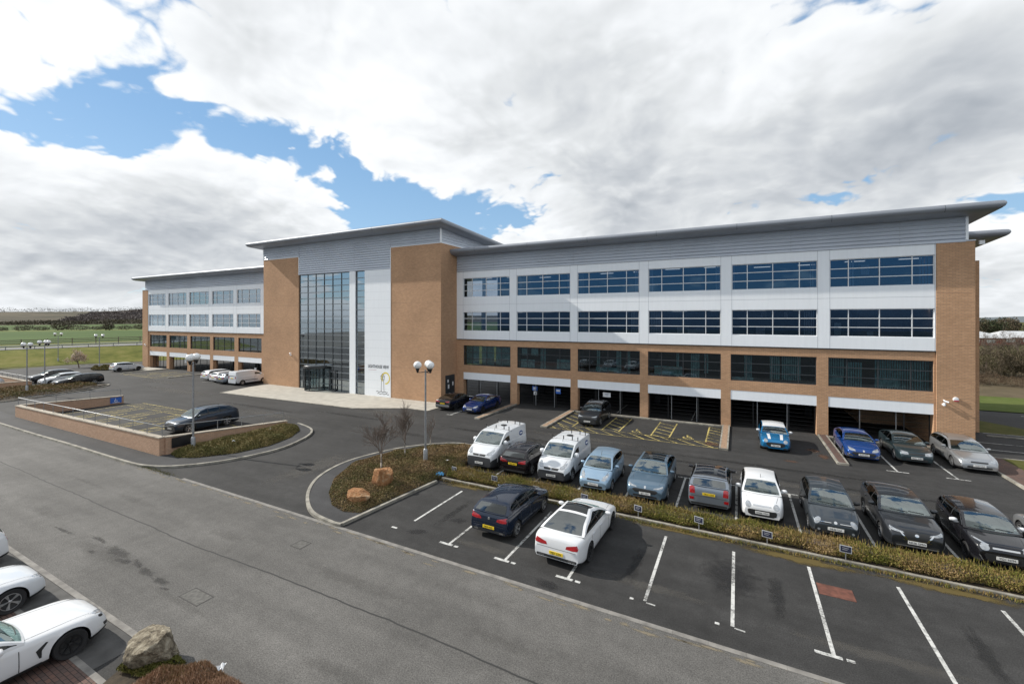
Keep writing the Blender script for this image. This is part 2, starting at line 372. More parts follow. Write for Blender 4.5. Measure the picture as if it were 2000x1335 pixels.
class CarShape:
    def __init__(s, k, **o):
        p = dict(BASE[k]); dL = o.get('L', p['L']) - p['L']
        for q in ('drt', 'drb'): p[q] += dL
        p['wbase'] += dL * .6; p.update(o); s.p = p; s.kind = k
        L, zn, zc, zb = p['L'], p['zn'], p['zc'], p['zb']; H = p['H']
        s.hx = L / 2
        nb = p.get('nblunt', 1.)
        top = [(0, zn - .20), (.03, zn - .10), (.11 * nb, zn), (.38, zn + .42 * (zc - zn)), (p['dwb'] * .8, zc - .03), (p['dwb'], zc), (p['dwb'] + .5, zc + .01)]
        side = [(0, zn - .22), (.05, zn - .12), (.16 * nb, zn - .04), (.45, zn + .25 * (zc - zn)), (p['dwb'], zc - .05), (p['dwb'] + .6, zc - .01)]
        if p['tail'] == 'boot':
            zd = p.get('zd', zb + .06)
            top += [(p['drb'] - .5, zb), (p['drb'], zd), (L - .16, zd + .0), (L - .05, zd - .05), (L - .015, zd - .22), (L, zd - .36)]
            side += [(p['drb'] - .6, zb), (p['drb'], zd - .06), (L - .22, zd - .07), (L - .06, zd - .13), (L, zd - .38)]
        else:
            zr = zb + .02
            top += [(p['drb'] - .4, zr), (L - .10, zr - .01), (L - .035, zr - .14), (L - .01, zr - .34), (L, zr - .48)]
            side += [(p['drb'] - .5, zb), (L - .12, zb - .01), (L - .04, zb - .14), (L, zb - .48)]
        def clean(q):
            q = sorted(q); r = [q[0]]
            for a in q[1:]:
                if a[0] - r[-1][0] > .008: r.append(a)
            return r
        s.zt = curve(clean(top)); s.zs = curve(clean(side))
        H = p['H']
        roof = [(p['dwb'], zc), ((p['dwb'] + p['dwt']) / 2, (zc + H - .10) / 2 + .045), (p['dwt'], H - .085), (p['dwt'] + .35, H - .022),
                (p['dwt'] + .45 * (p['drt'] - p['dwt']), H), (p['drt'] - .25, H - p.get('rdrop', .05) * .55)]
        if p['tail'] == 'van': roof += [(p['drt'], H - .05), (p['drt'] + .05, H - .16), (p['drb'], zb + .02)]
        elif p['tail'] == 'boot':
            roof += [(p['drt'], H - p.get('rdrop', .05) - .03), ((p['drt'] + p['drb']) / 2, (H + p.get('zd', zb + .06)) / 2 + .0), (p['drb'], p.get('zd', zb + .06))]
        else:
            roof += [(p['drt'], H - p.get('rdrop', .05) - .02), (p['drt'] + .06, H - p.get('rdrop', .05) - .07), (p['drb'], zb + .03)]
        s.zr = curve(clean(roof))
        s.xf = s.hx - p['fo']; s.xr = s.xf - p['wbase']
    def w(s, d):
        p = s.p; hw = p['W'] / 2; L = p['L']
        a = p.get('ftaper', .19); b = p.get('rtaper', .11); f = 1.
        dt, rt = .75, .6
        if d < dt: f -= a * (1 - d / dt) ** 3.0
        if L - d < rt: f -= b * (1 - (L - d) / rt) ** 2.4
        return hw * f
    def zbot(s, d):
        L = s.p['L']; z = s.p.get('clear', .19)
        if d < .5: z += .06 * (1 - d / .5) ** 2
        if L - d < .6: z += .10 * (1 - (L - d) / .6) ** 2
        return z
    def arch(s, d):
        x = s.hx - d; r = s.p['wr'] + .055; zc = s.p['wr']
        for c in (s.xf, s.xr):
            if abs(x - c) < r: return zc + math.sqrt(r * r - (x - c) ** 2)
        return 0.
    def section(s, d):
        w, zb = s.w(d), s.zbot(d); zs, zt = s.zs(d), max(s.zt(d), s.zs(d)); za = s.arch(d); h = zs - zb
        zz = [zb, zb + .08, zb + .30 * h, zb + .62 * h, zb + .80 * h, zs - .03]
        yy = [w * .93, w * .975, w * 1.0, w * .998, w * .985, w * .965]
        pts = [(0, max(zb, min(za, zs - .2))), (w * .62, max(zb, min(za, zs - .2)))]
        for y, z in zip(yy, zz): pts.append((y, max(z, min(za, zs - .06))))
        pts += [(w * .93, zs), (w * .85, zs + .45 * (zt - zs)), (w * .5, zs + .9 * (zt - zs)), (0, zt)]
        return pts
    def lower(s):
        p = s.p; L = p['L']; r = p['wr'] + .06
        ds = set(np.round(np.linspace(.0, L, int(L / .11)), 3))
        ds |= {.012, .03, .06, .1, .15, .2, L - .012, L - .03, L - .06, L - .1, L - .16}
        for c in (s.xf, s.xr):
            for t in np.linspace(-1, 1, 19): ds.add(round(s.hx - c + r * math.sin(t * PI / 2) * 1.0, 4))
        ds = sorted(ds); q = [ds[0]]
        for d in ds[1:]:
            if d - q[-1] > .006: q.append(d)
        ds = q
        S = [s.section(d) for d in ds]; n = len(S[0]); v = []; f = []; mi = []
        for d, pts in zip(ds, S):
            for y, z in pts: v.append((s.hx - d, y, z))
            for y, z in pts[::-1]: v.append((s.hx - d, -y, z))
        m = 2 * n
        clad = p.get('clad', 0)
        for i in range(len(ds) - 1):
            dm = (ds[i] + ds[i + 1]) / 2; x = s.hx - dm
            for k in range(m - 1):
                if k == n - 1: continue
                f.append((i * m + k, i * m + k + 1, (i + 1) * m + k + 1, (i + 1) * m + k))
                kk = k if k < n else m - 2 - k
                b = 0
                if kk <= 1: b = 1
                elif clad:
                    zm = (S[i][kk][1] + S[i][kk + 1][1]) / 2
                    near = min(math.hypot(x - c, zm - p['wr']) for c in (s.xf, s.xr))
                    if kk <= 2 or near < p['wr'] + .115 or (clad > 1 and (kk <= 3) and (dm < .45 or dm > L - .2)): b = 1
                elif kk == 2 and p.get('skirt', 1): b = 1
                if p.get('bump') and kk >= 1 and kk <= 4 and (dm < .42 or (dm > L - .10 and kk <= 3)): b = 2
                if k >= 9 and k <= m - 11 and kk >= 8 and p['dwb'] + .04 < dm < p['drb'] - .06: b = 3
                mi.append(b)
        f.append(tuple(range(m))[::-1]); mi.append(2 if p.get('bump') else (1 if clad > 1 else 0))
        f.append(tuple((len(ds) - 1) * m + k for k in range(m))); mi.append(0)
        return v, f, mi
    # greenhouse
    def gh(s, d):
        """base half width, base z, edge half width, edge z, centre z"""
        p = s.p; zs = s.zs(d); zr = max(s.zr(d), zs + .004); H = p['H']
        fr = min(1, (zr - zs) / (H - zs)); crown = .055 * fr ** .8
        ze = max(zr - crown, zs + .002); wb = s.w(d) * .955
        return wb, zs, s.gy(d, ze), ze, zr
    def gy(s, d, z):
        p = s.p; zs = s.zs(d); wb = s.w(d) * .95
        u = min(max((z - zs) / (p['H'] - .06 - zs), 0), 1)
        k = .55 * u + .45 * u ** 2.2
        wr = p['W'] / 2 * p['rw']
        L = p['L']
        if L - d < 1.0: wr -= p.get('rpinch', .04) * (1 - (L - d)) ** 2
        return wb + (wr - wb) * k
    def bow(s, d):
        p = s.p
        f = max(0, 1 - (d - p['dwb']) / (p['dwt'] - p['dwb'] + .25)); b = 0.
        if s.kind != 'van' and d > p['drt'] - .2: b = -.06 * min(1, (d - p['drt'] + .2) / (p['drb'] - p['drt']))
        return .13 * f + b
    def crown(s, d, t, off=0.):
        wb, zb, ye, ze, zr = s.gh(d)
        return Vector((s.hx - d + s.bow(d) * (1 - t * t), ye * t, ze + (zr - ze) * (1 - t * t) + off))
    def sidept(s, d, z, sg, off=0.):
        return Vector((s.hx - d, sg * (s.gy(d, z) + off), z))
    def zwin(s, d):
        """bottom and top of the side glass at station d"""
        wb, zb, ye, ze, zr = s.gh(d); lo, hi = zb + .055, ze - .055
        if s.kind in ('suv', 'hatch', 'city'): lo += .13 * max(0, (d - (s.p['drb'] - 1.3)) / 1.3) ** 1.6
        if s.kind == 'van': hi = min(hi, s.p['H'] - .42)
        return max(min(lo, zb + .4 * (ze - zb)), zb), min(max(hi, zb + .6 * (ze - zb)), ze)
    def upper(s, openings, splits):
        """cabin shell with real openings: openings = (d0, d1, inset) in the crown, splits = side window ranges"""
        p = s.p; d0, d1 = p['dwb'], p['drb']
        ds = set(np.round(np.linspace(d0, d1, int((d1 - d0) / .05)), 4))
        for a, b, c in openings: ds |= {round(a, 4), round(b, 4)}
        for a, b in splits: ds |= {round(a, 4), round(b, 4)}
        ds = sorted(ds); q = [ds[0]]
        keep = {round(t, 4) for o in openings for t in o[:2]} | {round(t, 4) for o in splits for t in o}
        for d in ds[1:]:
            if d - q[-1] > .012: q.append(d)
            elif d in keep and q[-1] not in keep: q[-1] = d
            elif d in keep: q.append(d)
        ds = q
        K = [1, .75, .5, .25, 0, -.25, -.5, -.75, -1]
        v = []; f = []; mi = []
        def inset(d):
            for a, b, c in openings:
                if a - 1e-3 <= d <= b + 1e-3: return c
            return .09
        for d in ds:
            wb, zb, ye, ze, zr = s.gh(d); tm = max(.2, 1 - inset(d) / max(ye, .3)); lo, hi = s.zwin(d)
            zz = (zb, lo, (lo + hi) / 2, hi, ze)
            row = [(s.hx - d, wb, zb - .06)] + [tuple(s.sidept(d, z, 1)) for z in zz]
            row += [tuple(s.crown(d, k * tm)) for k in K]
            row += [tuple(s.sidept(d, z, -1)) for z in zz[::-1]] + [(s.hx - d, -wb, zb - .06)]
            v += row
        m = len(row)
        for i in range(len(ds) - 1):
            dm = (ds[i] + ds[i + 1]) / 2
            oc = any(a < dm < b for a, b, c in openings); os_ = any(a < dm < b for a, b in splits)
            if os_:
                l0, h0 = s.zwin(ds[i]); l1, h1 = s.zwin(ds[i + 1]); os_ = (h0 - l0 > .03) and (h1 - l1 > .03)
            for k in range(m - 1):
                if oc and 6 <= k <= 13: continue
                if os_ and (k in (2, 3) or k in (m - 5, m - 4)): continue
                f.append((i * m + k, i * m + k + 1, (i + 1) * m + k + 1, (i + 1) * m + k))
                inw = splits[0][0] < dm < splits[-1][1] and (k in (2, 3) or k in (m - 5, m - 4))
                mi.append(1 if inw else 0)
        return v, f, mi

def gridpatch(mb, P, flip=False, mi=0, skirt=None):
    """P: rows of points -> quads, with a turned-in rim so that the piece has thickness"""
    nr, nc = len(P), len(P[0]); o = len(mb.v)
    for r in P: mb.v += [tuple(p) for p in r]
    for i in range(nr - 1):
        for k in range(nc - 1):
            q = (o + i * nc + k, o + i * nc + k + 1, o + (i + 1) * nc + k + 1, o + (i + 1) * nc + k)
            mb.f.append(q[::-1] if flip else q); mb.m.append(mi)
    if skirt is not None:
        ring = [(0, k) for k in range(nc)] + [(i, nc - 1) for i in range(1, nr)] + [(nr - 1, k) for k in range(nc - 2, -1, -1)] + [(i, 0) for i in range(nr - 2, 0, -1)]
        b = len(mb.v); sk = Vector(skirt)
        for i, k in ring: mb.v.append(tuple(Vector(P[i][k]) + sk))
        for j in range(len(ring)):
            j2 = (j + 1) % len(ring); (i, k), (i2, k2) = ring[j], ring[j2]
            mb.f.append((o + i * nc + k, o + i2 * nc + k2, b + j2, b + j)); mb.m.append(mi)

def project(bvh, outline, frame, off=.006, rings=4):
    """lay a star-shaped 2-D outline on the bodywork: frame = function (a, b) -> (ray origin, direction)"""
    ca = sum(p[0] for p in outline) / len(outline); cb = sum(p[1] for p in outline) / len(outline)
    # resample edges
    pts = []
    n = len(outline)
    for i in range(n):
        a, b = outline[i], outline[(i + 1) % n]
        k = max(1, int(math.hypot(a[0] - b[0], a[1] - b[1]) / .05))
        for j in range(k): pts.append((a[0] + (b[0] - a[0]) * j / k, a[1] + (b[1] - a[1]) * j / k))
    v = []; f = []; n = len(pts)
    def hit(a, b):
        o, d = frame(a, b); h = bvh.ray_cast(o, d)
        if h[0] is None: return None
        return h[0] - d * off + (h[1] * off if h[1].dot(d) < 0 else Vector())
    c = hit(ca, cb)
    if c is None: return None
    v.append(c)
    for r in range(1, rings + 1):
        t = r / rings
        for a, b in pts:
            q = hit(ca + (a - ca) * t, cb + (b - cb) * t)
            if q is None: q = v[-1].copy()
            v.append(q)
    for k in range(n): f.append((0, 1 + k, 1 + (k + 1) % n))
    for r in range(rings - 1):
        for k in range(n):
            a = 1 + r * n; k2 = (k + 1) % n
            f.append((a + k, a + n + k, a + n + k2, a + k2))
    _, d = frame(ca, cb); base = len(v)
    for k in range(n): v.append(v[1 + (rings - 1) * n + k] + d * (off + .012))
    for k in range(n):
        k2 = (k + 1) % n; a = 1 + (rings - 1) * n
        f.append((a + k, base + k, base + k2, a + k2))
    return v, f

def rrect(a0, a1, b0, b1, r=.02, n=3):
    out = []
    for cx, cy, t0 in ((a1 - r, b1 - r, 0), (a0 + r, b1 - r, PI / 2), (a0 + r, b0 + r, PI), (a1 - r, b0 + r, 1.5 * PI)):
        for k in range(n + 1):
            t = t0 + PI / 2 * k / n; out.append((cx + r * math.cos(t), cy + r * math.sin(t)))
    return out
def oval(ca, cb, ra, rb, rot=0., n=14):
    return [(ca + ra * math.cos(2 * PI * k / n) * math.cos(rot) - rb * math.sin(2 * PI * k / n) * math.sin(rot),
             cb + ra * math.cos(2 * PI * k / n) * math.sin(rot) + rb * math.sin(2 * PI * k / n) * math.cos(rot)) for k in range(n)]

WHEELS = {}
def wheel_meshes(wr, style):
    key = (round(wr, 3), style)
    if key in WHEELS: return WHEELS[key]
    w = .105; rr = wr * (.66 if style != 'cap' else .62)
    t = MB(); t.lathe([(rr, -w * .8), (wr * .93, -w), (wr * .985, -w * .75), (wr, -w * .4), (wr, w * .4), (wr * .985, w * .75), (wr * .93, w), (rr, w * .8), (rr * .97, w * .3), (rr * .97, -w * .8), (rr, -w * .8)], axis='y', n=28)
    tm = t.obj('tyre', M_rubber, smooth=40)
    r = MB()
    # barrel (dark) and spokes, outer face towards +y
    r.lathe([(rr * .98, -w * .5), (rr * .98, w * .72), (rr * 1.0, w * .84), (rr * .93, w * .86), (rr * .90, w * .60), (rr * .2, w * .30), (0.001, w * .30)], axis='y', n=28, mi=1)
    # bright lip
    r.lathe([(rr * 1.005, w * .80), (rr * 1.0, w * .90), (rr * .93, w * .90), (rr * .925, w * .80)], axis='y', n=28)
    ns = {'five': 5, 'ten': 10, 'cap': 7, 'y': 5, 'dark': 7}[style]
    for k in range(ns):
        a = 2 * PI * k / ns
        hw = {'five': .20, 'ten': .09, 'cap': .27, 'y': .13, 'dark': .15}[style] * rr
        offs = (0,) if style != 'y' else (-.12, .12)
        for of in offs:
            P = []
            for q, ww in ((.12, .8), (.55, 1.), (.95, 1.15)):
                aa = a + of * q
                cx, cz = math.cos(aa), math.sin(aa)
                h = hw * ww
                P.append([(rr * q * cx + h * -cz * .5 * e, w * (.55 + .30 * q), rr * q * cz + h * cx * .5 * e) for e in (-1, 1)])
            for i in range(2):
                a0, a1 = P[i]; b0, b1 = P[i + 1]
                dn = lambda p: (p[0], p[1] - .025, p[2])
                r.add([a0, a1, b1, b0, dn(a0), dn(a1), dn(b1), dn(b0)], [(0, 1, 2, 3), (0, 3, 7, 4), (1, 5, 6, 2)])
    r.lathe([(rr * .2, w * .5), (rr * .19, w * .72), (rr * .12, w * .78), (.001, w * .78)], axis='y', n=14)
    m0 = {'dark': M_alloydk}.get(style, M_alloy)
    rm = r.obj('rim', [m0, M_trim], smooth=40)
    WHEELS[key] = (tm, rm, [False])
    return WHEELS[key]

def vehicle(name, label, cat, kind, pnt, x, y, face, group=None, tw=0., wheels='five', plate=None, roofm=None, bumper=None,
            lights='swept', tails='wide', grille='slot', detail=2, mirror=None, rails=False, glassroof=False, logo=None,
            sideglass=True, nwin=3, doors=2, parts=(), **shape):
    """x, y: ground point under the centre; face: 'S' nose towards the camera side, 'N' nose towards the building"""
    s = CarShape(kind, **shape); p = s.p; L, W, H, hx = p['L'], p['W'], p['H'], s.hx
    rz = (-PI / 2 if face == 'S' else PI / 2) + R(tw)
    root = empty(name, (x, y, .004), rz, label, cat, group)
    bmat = bumper or pnt
    if bumper is not None: p['bump'] = 1
    ws = (round(p['dwb'] + .05, 4), round(p['dwt'] - .01, 4), .075)
    openings = [ws]
    if kind != 'van': openings.append((round(p['drt'] + .02, 4), round(p['drb'] - .05, 4), .10) if p['tail'] == 'boot' else (round(p['drt'] + .085, 4), round(p['drb'] - .035, 4), .12))
    if kind == 'van': splits = [(p['dwb'] + .22, p['dwb'] + 1.22)]
    else:
        a_, e_ = p['dwb'] + .12, (p['drb'] - .10 if p['tail'] == 'boot' else p['drb'] - {'suv': .46, 'hatch': .36, 'city': .24, 'estate': .20}.get(kind, .16))
        dB = p.get('dB', p['dwt'] + .38)
        if nwin == 2: splits = [(a_, dB), (dB + .07, e_)]
        else:
            dC = min(p.get('dC', dB + .07 + .80), e_ - .2); splits = [(a_, dB), (dB + .07, dC), (dC + .07, e_)]
    splits = [(round(q[0], 4), round(q[1], 4)) for q in splits]
    v, f, mi = s.lower(); v2, f2, mi2 = s.upper(openings, splits)
    mb = MB(); mb.v = list(v); mb.f = list(f); mb.m = list(mi)
    o = len(mb.v); mb.v += v2; mb.f += [tuple(i + o for i in q) for q in f2]; mb.m += mi2
    body = mb.obj('body', [pnt, M_trim, bmat, M_cabin], root, smooth=42)
    bvl = BVHTree.FromPolygons([Vector(q) for q in v], f)
    bva = BVHTree.FromPolygons([Vector(q) for q in mb.v], mb.f)
    # --- cabin: dashboard, seat tops, steering wheel
    b = MB(); zc_ = p['zc']; yw = W * .36
    b.box(hx - p['dwb'] - .50, hx - p['dwb'] - .12, -yw, yw, zc_ - .06, zc_ + .035)
    for dd, ys in ((p['dwt'] + .42, (.34, -.34)), (p['dwt'] + 1.22, (.40, 0, -.40))):
        if kind == 'van' and dd > p['dwt'] + .6: continue
        if dd > p['drt'] - .1: continue
        for y_ in ys:
            zt_ = min(p['zb'] + .36, s.gh(dd)[3] - .07)
            b.box(hx - dd - .06, hx - dd + .05, y_ - .20, y_ + .20, p['zb'] - .1, zt_ - .16); b.box(hx - dd - .055, hx - dd + .03, y_ - .12, y_ + .12, zt_ - .158, zt_)
    if p['tail'] != 'van': b.box(hx - p['drb'] + .10, hx - p['drb'] + .65, -yw, yw, p['zb'] - .1, p['zb'] + .02)
    else: b.box(hx - p['dwt'] - .80, hx - p['dwt'] - .74, -W * .44, W * .44, p['zb'] - .1, H - .12)
    b.obj('cabin', M_cabin2, root)
    b = MB(); b.lathe([(.165, -.012), (.185, 0), (.165, .012), (.155, 0), (.165, -.012)], n=14); sw = b.obj('steering_wheel', M_trim, root); sw.location = (hx - p['dwb'] - .62, -.34, zc_ + .06); sw.rotation_euler = (0, 1.1, 0)
    b = MB(); zi = H - .20; b.box(hx - p['dwt'] + .03, hx - p['dwt'] + .06, -.12, .12, zi - .03, zi + .04); b.obj('rear_view_mirror', M_trim, root)
    FR = lambda a, b: (Vector((hx + 1, a, b)), Vector((-1, 0, 0)))
    RE = lambda a, b: (Vector((-hx - 1, a, b)), Vector((1, 0, 0)))
    TP = lambda a, b: (Vector((a, b, 3)), Vector((0, 0, -1)))
    ang = .75; DF = Vector((-math.cos(ang), 0, -math.sin(ang)))
    FT = lambda a, b: (Vector((hx, a, b)) - DF * 2, DF)          # from the front and above
    SD = lambda sg: (lambda a, b: (Vector((a, sg * 2, b)), Vector((0, -sg, 0))))
    def lay(nm, outline, frame, m, par=None, off=.006, bvh=None, rings=4):
        q = project(bvh or bvl, outline, frame, off, rings)
        if q is None: return None
        b = MB(); b.v = [tuple(t) for t in q[0]]; b.f = q[1]; b.m = [0] * len(q[1])
        # wind outwards
        return b.obj(nm, m, par or root, smooth=35)
    mir = lambda ol: [(-a, b) for a, b in ol]
    # --- glass
    def glass(nm, d0, d1, inset, n=8, m=M_carglass, z0=None):
        b = MB(); rows = []
        for d in np.linspace(d0, d1, n):
            wb, zb, ye, ze, zr = s.gh(d); tm_ = max(.2, 1 - inset / max(ye, .3))
            rows.append([s.crown(d, t) + Vector((.006 if d < p['dwt'] + .1 else -.006, 0, .006)) for t in np.linspace(tm_, -tm_, 9)])
        gridpatch(b, rows, skirt=(0, 0, -.03))
        return b.obj(nm, m, root, smooth=50)
    glass('windscreen', p['dwb'] + .05, p['dwt'] - .01, .075)
    if kind != 'van':
        if p['tail'] == 'boot': glass('rear_window', p['drt'] + .02, p['drb'] - .05, .10, m=M_rearglass)
        else: glass('rear_window', p['drt'] + .085, p['drb'] - .035, .12, m=M_rearglass)
    for sg in (1, -1):
        for d0, d1 in splits:
            rows = []
            for d in np.linspace(d0, d1, 10):
                zlo, zhi = s.zwin(d)
                if zhi - zlo < .02: continue
                rows.append([s.sidept(d, zlo + (zhi - zlo) * q, sg, .006) for q in np.linspace(0, 1, 5)])
            if len(rows) > 1:
                b = MB(); gridpatch(b, rows, skirt=(0, -sg * .03, 0)); b.obj('side_window', M_carglass2, root, smooth=50)
    # --- roof panel in its own colour / glass
    if roofm is not None:
        b = MB(); rows = []
        r0, r1 = (p['dwt'] + .05, p['drt'] + .03) if not glassroof else (p['dwt'] + .10, p['dwt'] + glassroof)
        for d in np.linspace(r0, r1, 12):
            k = .985 if not glassroof else .84
            rows.append([s.crown(d, t, .007) for t in np.linspace(k, -k, 9)])
        gridpatch(b, rows, skirt=(0, 0, -.02)); b.obj('sunroof' if glassroof else 'roof', roofm, root, smooth=50)
    if rails:
        for sg in (1, -1):
            b = MB(); pts = []
            for d in np.linspace(p['dwt'] + .25, p['drt'] - .1, 7):
                wb, zb, ye, ze, zr = s.gh(d); e = .0 if d in (p['dwt'] + .25,) else .03
                pts.append((hx - d, sg * ye * .93, ze + .045))
            pts[0] = (pts[0][0], pts[0][1], pts[0][2] - .035); pts[-1] = (pts[-1][0], pts[-1][1], pts[-1][2] - .035)
            b.tube(pts, .016, 6); b.obj('roof_rail', rails if not isinstance(rails, bool) else M_trim, root, smooth=50)
    # --- wheels
    tm, rm, used = wheel_meshes(p['wr'], wheels)
    for xw in (s.xf, s.xr):
        for sg in (1, -1):
            if not used[0]: t, r_ = tm, rm; used[0] = True
            else: t = tm.copy(); COL.objects.link(t); r_ = rm.copy(); COL.objects.link(r_)
            t.name = 'wheel'; t.parent = root; t.location = (xw, sg * (W / 2 - .105), p['wr']); t.rotation_euler = (0, xw * 1.7, 0 if sg > 0 else PI)
            r_.parent = t; r_.location = (0, 0, 0); r_.rotation_euler = (0, 0, 0)
    # --- doors: panel gaps and handles
    if detail >= 1:
        zlo = s.zbot(hx) + .09
        if kind == 'van': cuts = [(p['dwb'] + .15, p['dwb'] + 1.25)]
        else:
            dB = p.get('dB', p['dwt'] + .38) + .03
            cuts = [(p['dwb'] + .10, dB)]
            if doors > 1: cuts.append((dB, min(p.get('dC', dB + .88), hx - s.xr - .16)))
        for sg in (1, -1):
            for i, (d0, d1) in enumerate(cuts):
                b = MB()
                for dd in ((d0, d1) if i == 0 else (d1,)):
                    rows = []
                    for z in np.linspace(zlo, s.zs(dd) - .005, 6):
                        q = bvl.ray_cast(Vector((hx - dd, sg * 2, z)), Vector((0, -sg, 0)))[0]
                        if q is None: continue
                        rows.append([q + Vector((e, sg * .003, 0)) for e in (-.008, .008)])
                    if len(rows) > 1: gridpatch(b, rows, skirt=(0, -sg * .02, 0))
                # the lower edge of the door
                rows = []
                for dd in np.linspace(d0, d1, 7):
                    q = bvl.ray_cast(Vector((hx - dd, sg * 2, zlo)), Vector((0, -sg, 0)))[0]
                    if q is not None: rows.append([q + Vector((0, sg * .003, e)) for e in (-.007, .007)])
                if len(rows) > 1: gridpatch(b, rows, skirt=(0, -sg * .02, 0))
                if not b.v: continue
                dr = b.obj('door', M_trim, root)
                hz = s.zs(d1) - .13; q = bvl.ray_cast(Vector((hx - d1 + .16, sg * 2, hz)), Vector((0, -sg, 0)))[0]
                if q is not None:
                    h = MB(); h.box(q.x - .10, q.x + .10, min(q.y, q.y + sg * .03), max(q.y, q.y + sg * .03), hz - .018, hz + .018)
                    h.obj('handle', M_trim if kind == 'van' else (p.get('handlem') or pnt), dr)
    # --- mirrors
    mm = mirror or pnt
    for sg in (1, -1):
        dm = p['dwb'] + .42; zb = s.zs(dm); yy = sg * (s.gy(dm, zb + .03) + .13)
        b = MB(); n = 8; big = 1.25 if kind == 'van' else 1.
        prof = [(.02, -.115), (.055, -.10), (.075, -.03), (.078, .03), (.06, .09), (.03, .115)]
        o_ = len(b.v)
        for r0, t in prof:
            for k in range(n):
                a = 2 * PI * k / n; b.v.append((hx - dm + r0 * 1.1 * math.cos(a) * big - .02, yy + t * big, zb + .10 + r0 * math.sin(a) * big * (1.5 if kind == 'van' else 1)))
        for i in range(len(prof) - 1):
            for k in range(n): b.f.append((o_ + i * n + k, o_ + i * n + (k + 1) % n, o_ + (i + 1) * n + (k + 1) % n, o_ + (i + 1) * n + k)); b.m.append(0)
        b.f.append(tuple(o_ + k for k in range(n))); b.f.append(tuple(o_ + (len(prof) - 1) * n + k for k in range(n))); b.m += [0, 0]
        b.box(hx - dm - .03, hx - dm + .03, min(yy - sg * .18, yy), max(yy - sg * .18, yy), zb + .02, zb + .055)
        b.obj('mirror', mm, root, smooth=50)
    hw = W / 2; zn = p['zn']
    # --- front
    LI = {
     'swept': [(.50, zn - .10), (.52, zn - .02), (.66, zn + .035), (.80, zn + .06), (.93, zn + .085), (.96, zn + .03), (.90, zn - .05), (.72, zn - .085)],
     'slim': [(.45, zn - .10), (.50, zn - .055), (.75, zn - .02), (.94, zn + .03), (.97, zn - .01), (.93, zn - .06), (.70, zn - .09)],
     'tall': [(.54, zn - .06), (.60, zn + .03), (.78, zn + .10), (.92, zn + .17), (.96, zn + .10), (.92, zn - .03), (.75, zn - .09)],
     'box': [(.50, zn - .12), (.50, zn + .0), (.75, zn + .03), (.95, zn + .04), (.96, zn - .05), (.92, zn - .11), (.7, zn - .13)],
    }
    if lights in LI:
        ol = [(a * s.w(.12) * .99, b) for a, b in LI[lights]]
        for q in (ol, mir(ol)): lay('headlight', q, FR, M_head)
    elif lights == 'round':
        ol = oval(.64 * hw, zn - .09, .12, .10)
        for q in (ol, mir(ol)): lay('headlight', q, FR, M_head)
    elif lights == 'bonnet':          # upright ovals lying on the wings
        ol = oval(.70 * hw, zn + .00, .10, .20, .30)
        for q in (ol, mir(ol)): lay('headlight', q, FT, M_head)
    gz = zn - .13
    if grille == 'slot':
        lay('grille', rrect(-.36 * W / 1.8, .36 * W / 1.8, zn - .12, zn - .05, .03), FR, M_trim)
        lay('air_intake', rrect(-.52 * W / 1.8, .52 * W / 1.8, .28, .40, .05), FR, M_trim)
    elif grille == 'big':
        lay('grille', [(-.30, zn - .30), (.30, zn - .30), (.44, zn - .16), (.46, zn - .06), (.30, zn - .03), (-.30, zn - .03), (-.46, zn - .06), (-.44, zn - .16)], FR, M_trim)
        lay('air_intake', rrect(-.62, .62, .27, .38, .04), FR, M_trim)
        b = lay('chrome_trim', [(-.46, zn - .055), (-.44, zn - .17), (-.30, zn - .325), (.30, zn - .325), (.44, zn - .17), (.46, zn - .055), (.43, zn - .055), (.41, zn - .16), (.285, zn - .30), (-.285, zn - .30), (-.41, zn - .16), (-.43, zn - .055)][:0] or rrect(-.42, .42, zn - .335, zn - .315, .008), FR, M_chrome)
    elif grille == 'wide':
        lay('grille', [(-.40, .30), (.40, .30), (.52, .36), (.55, .50), (.50, .55), (-.50, .55), (-.55, .50), (-.52, .36)], FR, M_trim)
        lay('badge_strip', rrect(-.34, .34, zn - .105, zn - .055, .015), FR, M_chrome)
    elif grille == 'twin':
        for sg in (1, -1): lay('grille', rrect(min(sg * .13, sg * .48), max(sg * .13, sg * .48), zn - .15, zn - .08, .02), FR, M_trim)
        lay('air_intake', rrect(-.45, .45, .26, .36, .04), FR, M_trim)
        lay('badge', oval(0, zn - .08, .055, .05), FR, M_chrome)
    elif grille == 'low':
        lay('grille', [(-.46, zn - .32), (.46, zn - .32), (.60, zn - .20), (.50, zn - .14), (-.50, zn - .14), (-.60, zn - .20)], FR, M_trim); lay('air_intake', rrect(-.55, .55, .28, .36, .035), FR, M_trim)
        lay('badge', oval(0, zn - .06, .05, .055), FR, M_chrome)
    elif grille == 'hex':
        lay('grille', [(-.34, .34), (.34, .34), (.52, .46), (.52, .58), (.40, .63), (-.40, .63), (-.52, .58), (-.52, .46)], FR, M_trim)
        for sg in (1, -1): lay('air_intake', rrect(min(sg * .42, sg * .66), max(sg * .42, sg * .66), .26, .33, .03), FR, M_trim)
    elif grille == 'vanslot':
        lay('grille', [(-.38, zn - .15), (.38, zn - .15), (.44, zn - .05), (-.44, zn - .05)], FR, M_trim)
        lay('badge', oval(0, zn - .10, .05, .06), FR, M_chrome)
    if False:
        lay('bumper', [(-.97 * hw * .9, .25), (.97 * hw * .9, .25), (hw * .985, .40), (hw * .985, .58), (.62 * hw, .66), (-.62 * hw, .66), (-hw * .985, .58), (-hw * .985, .40)], FR, bumper, off=.010, rings=7)
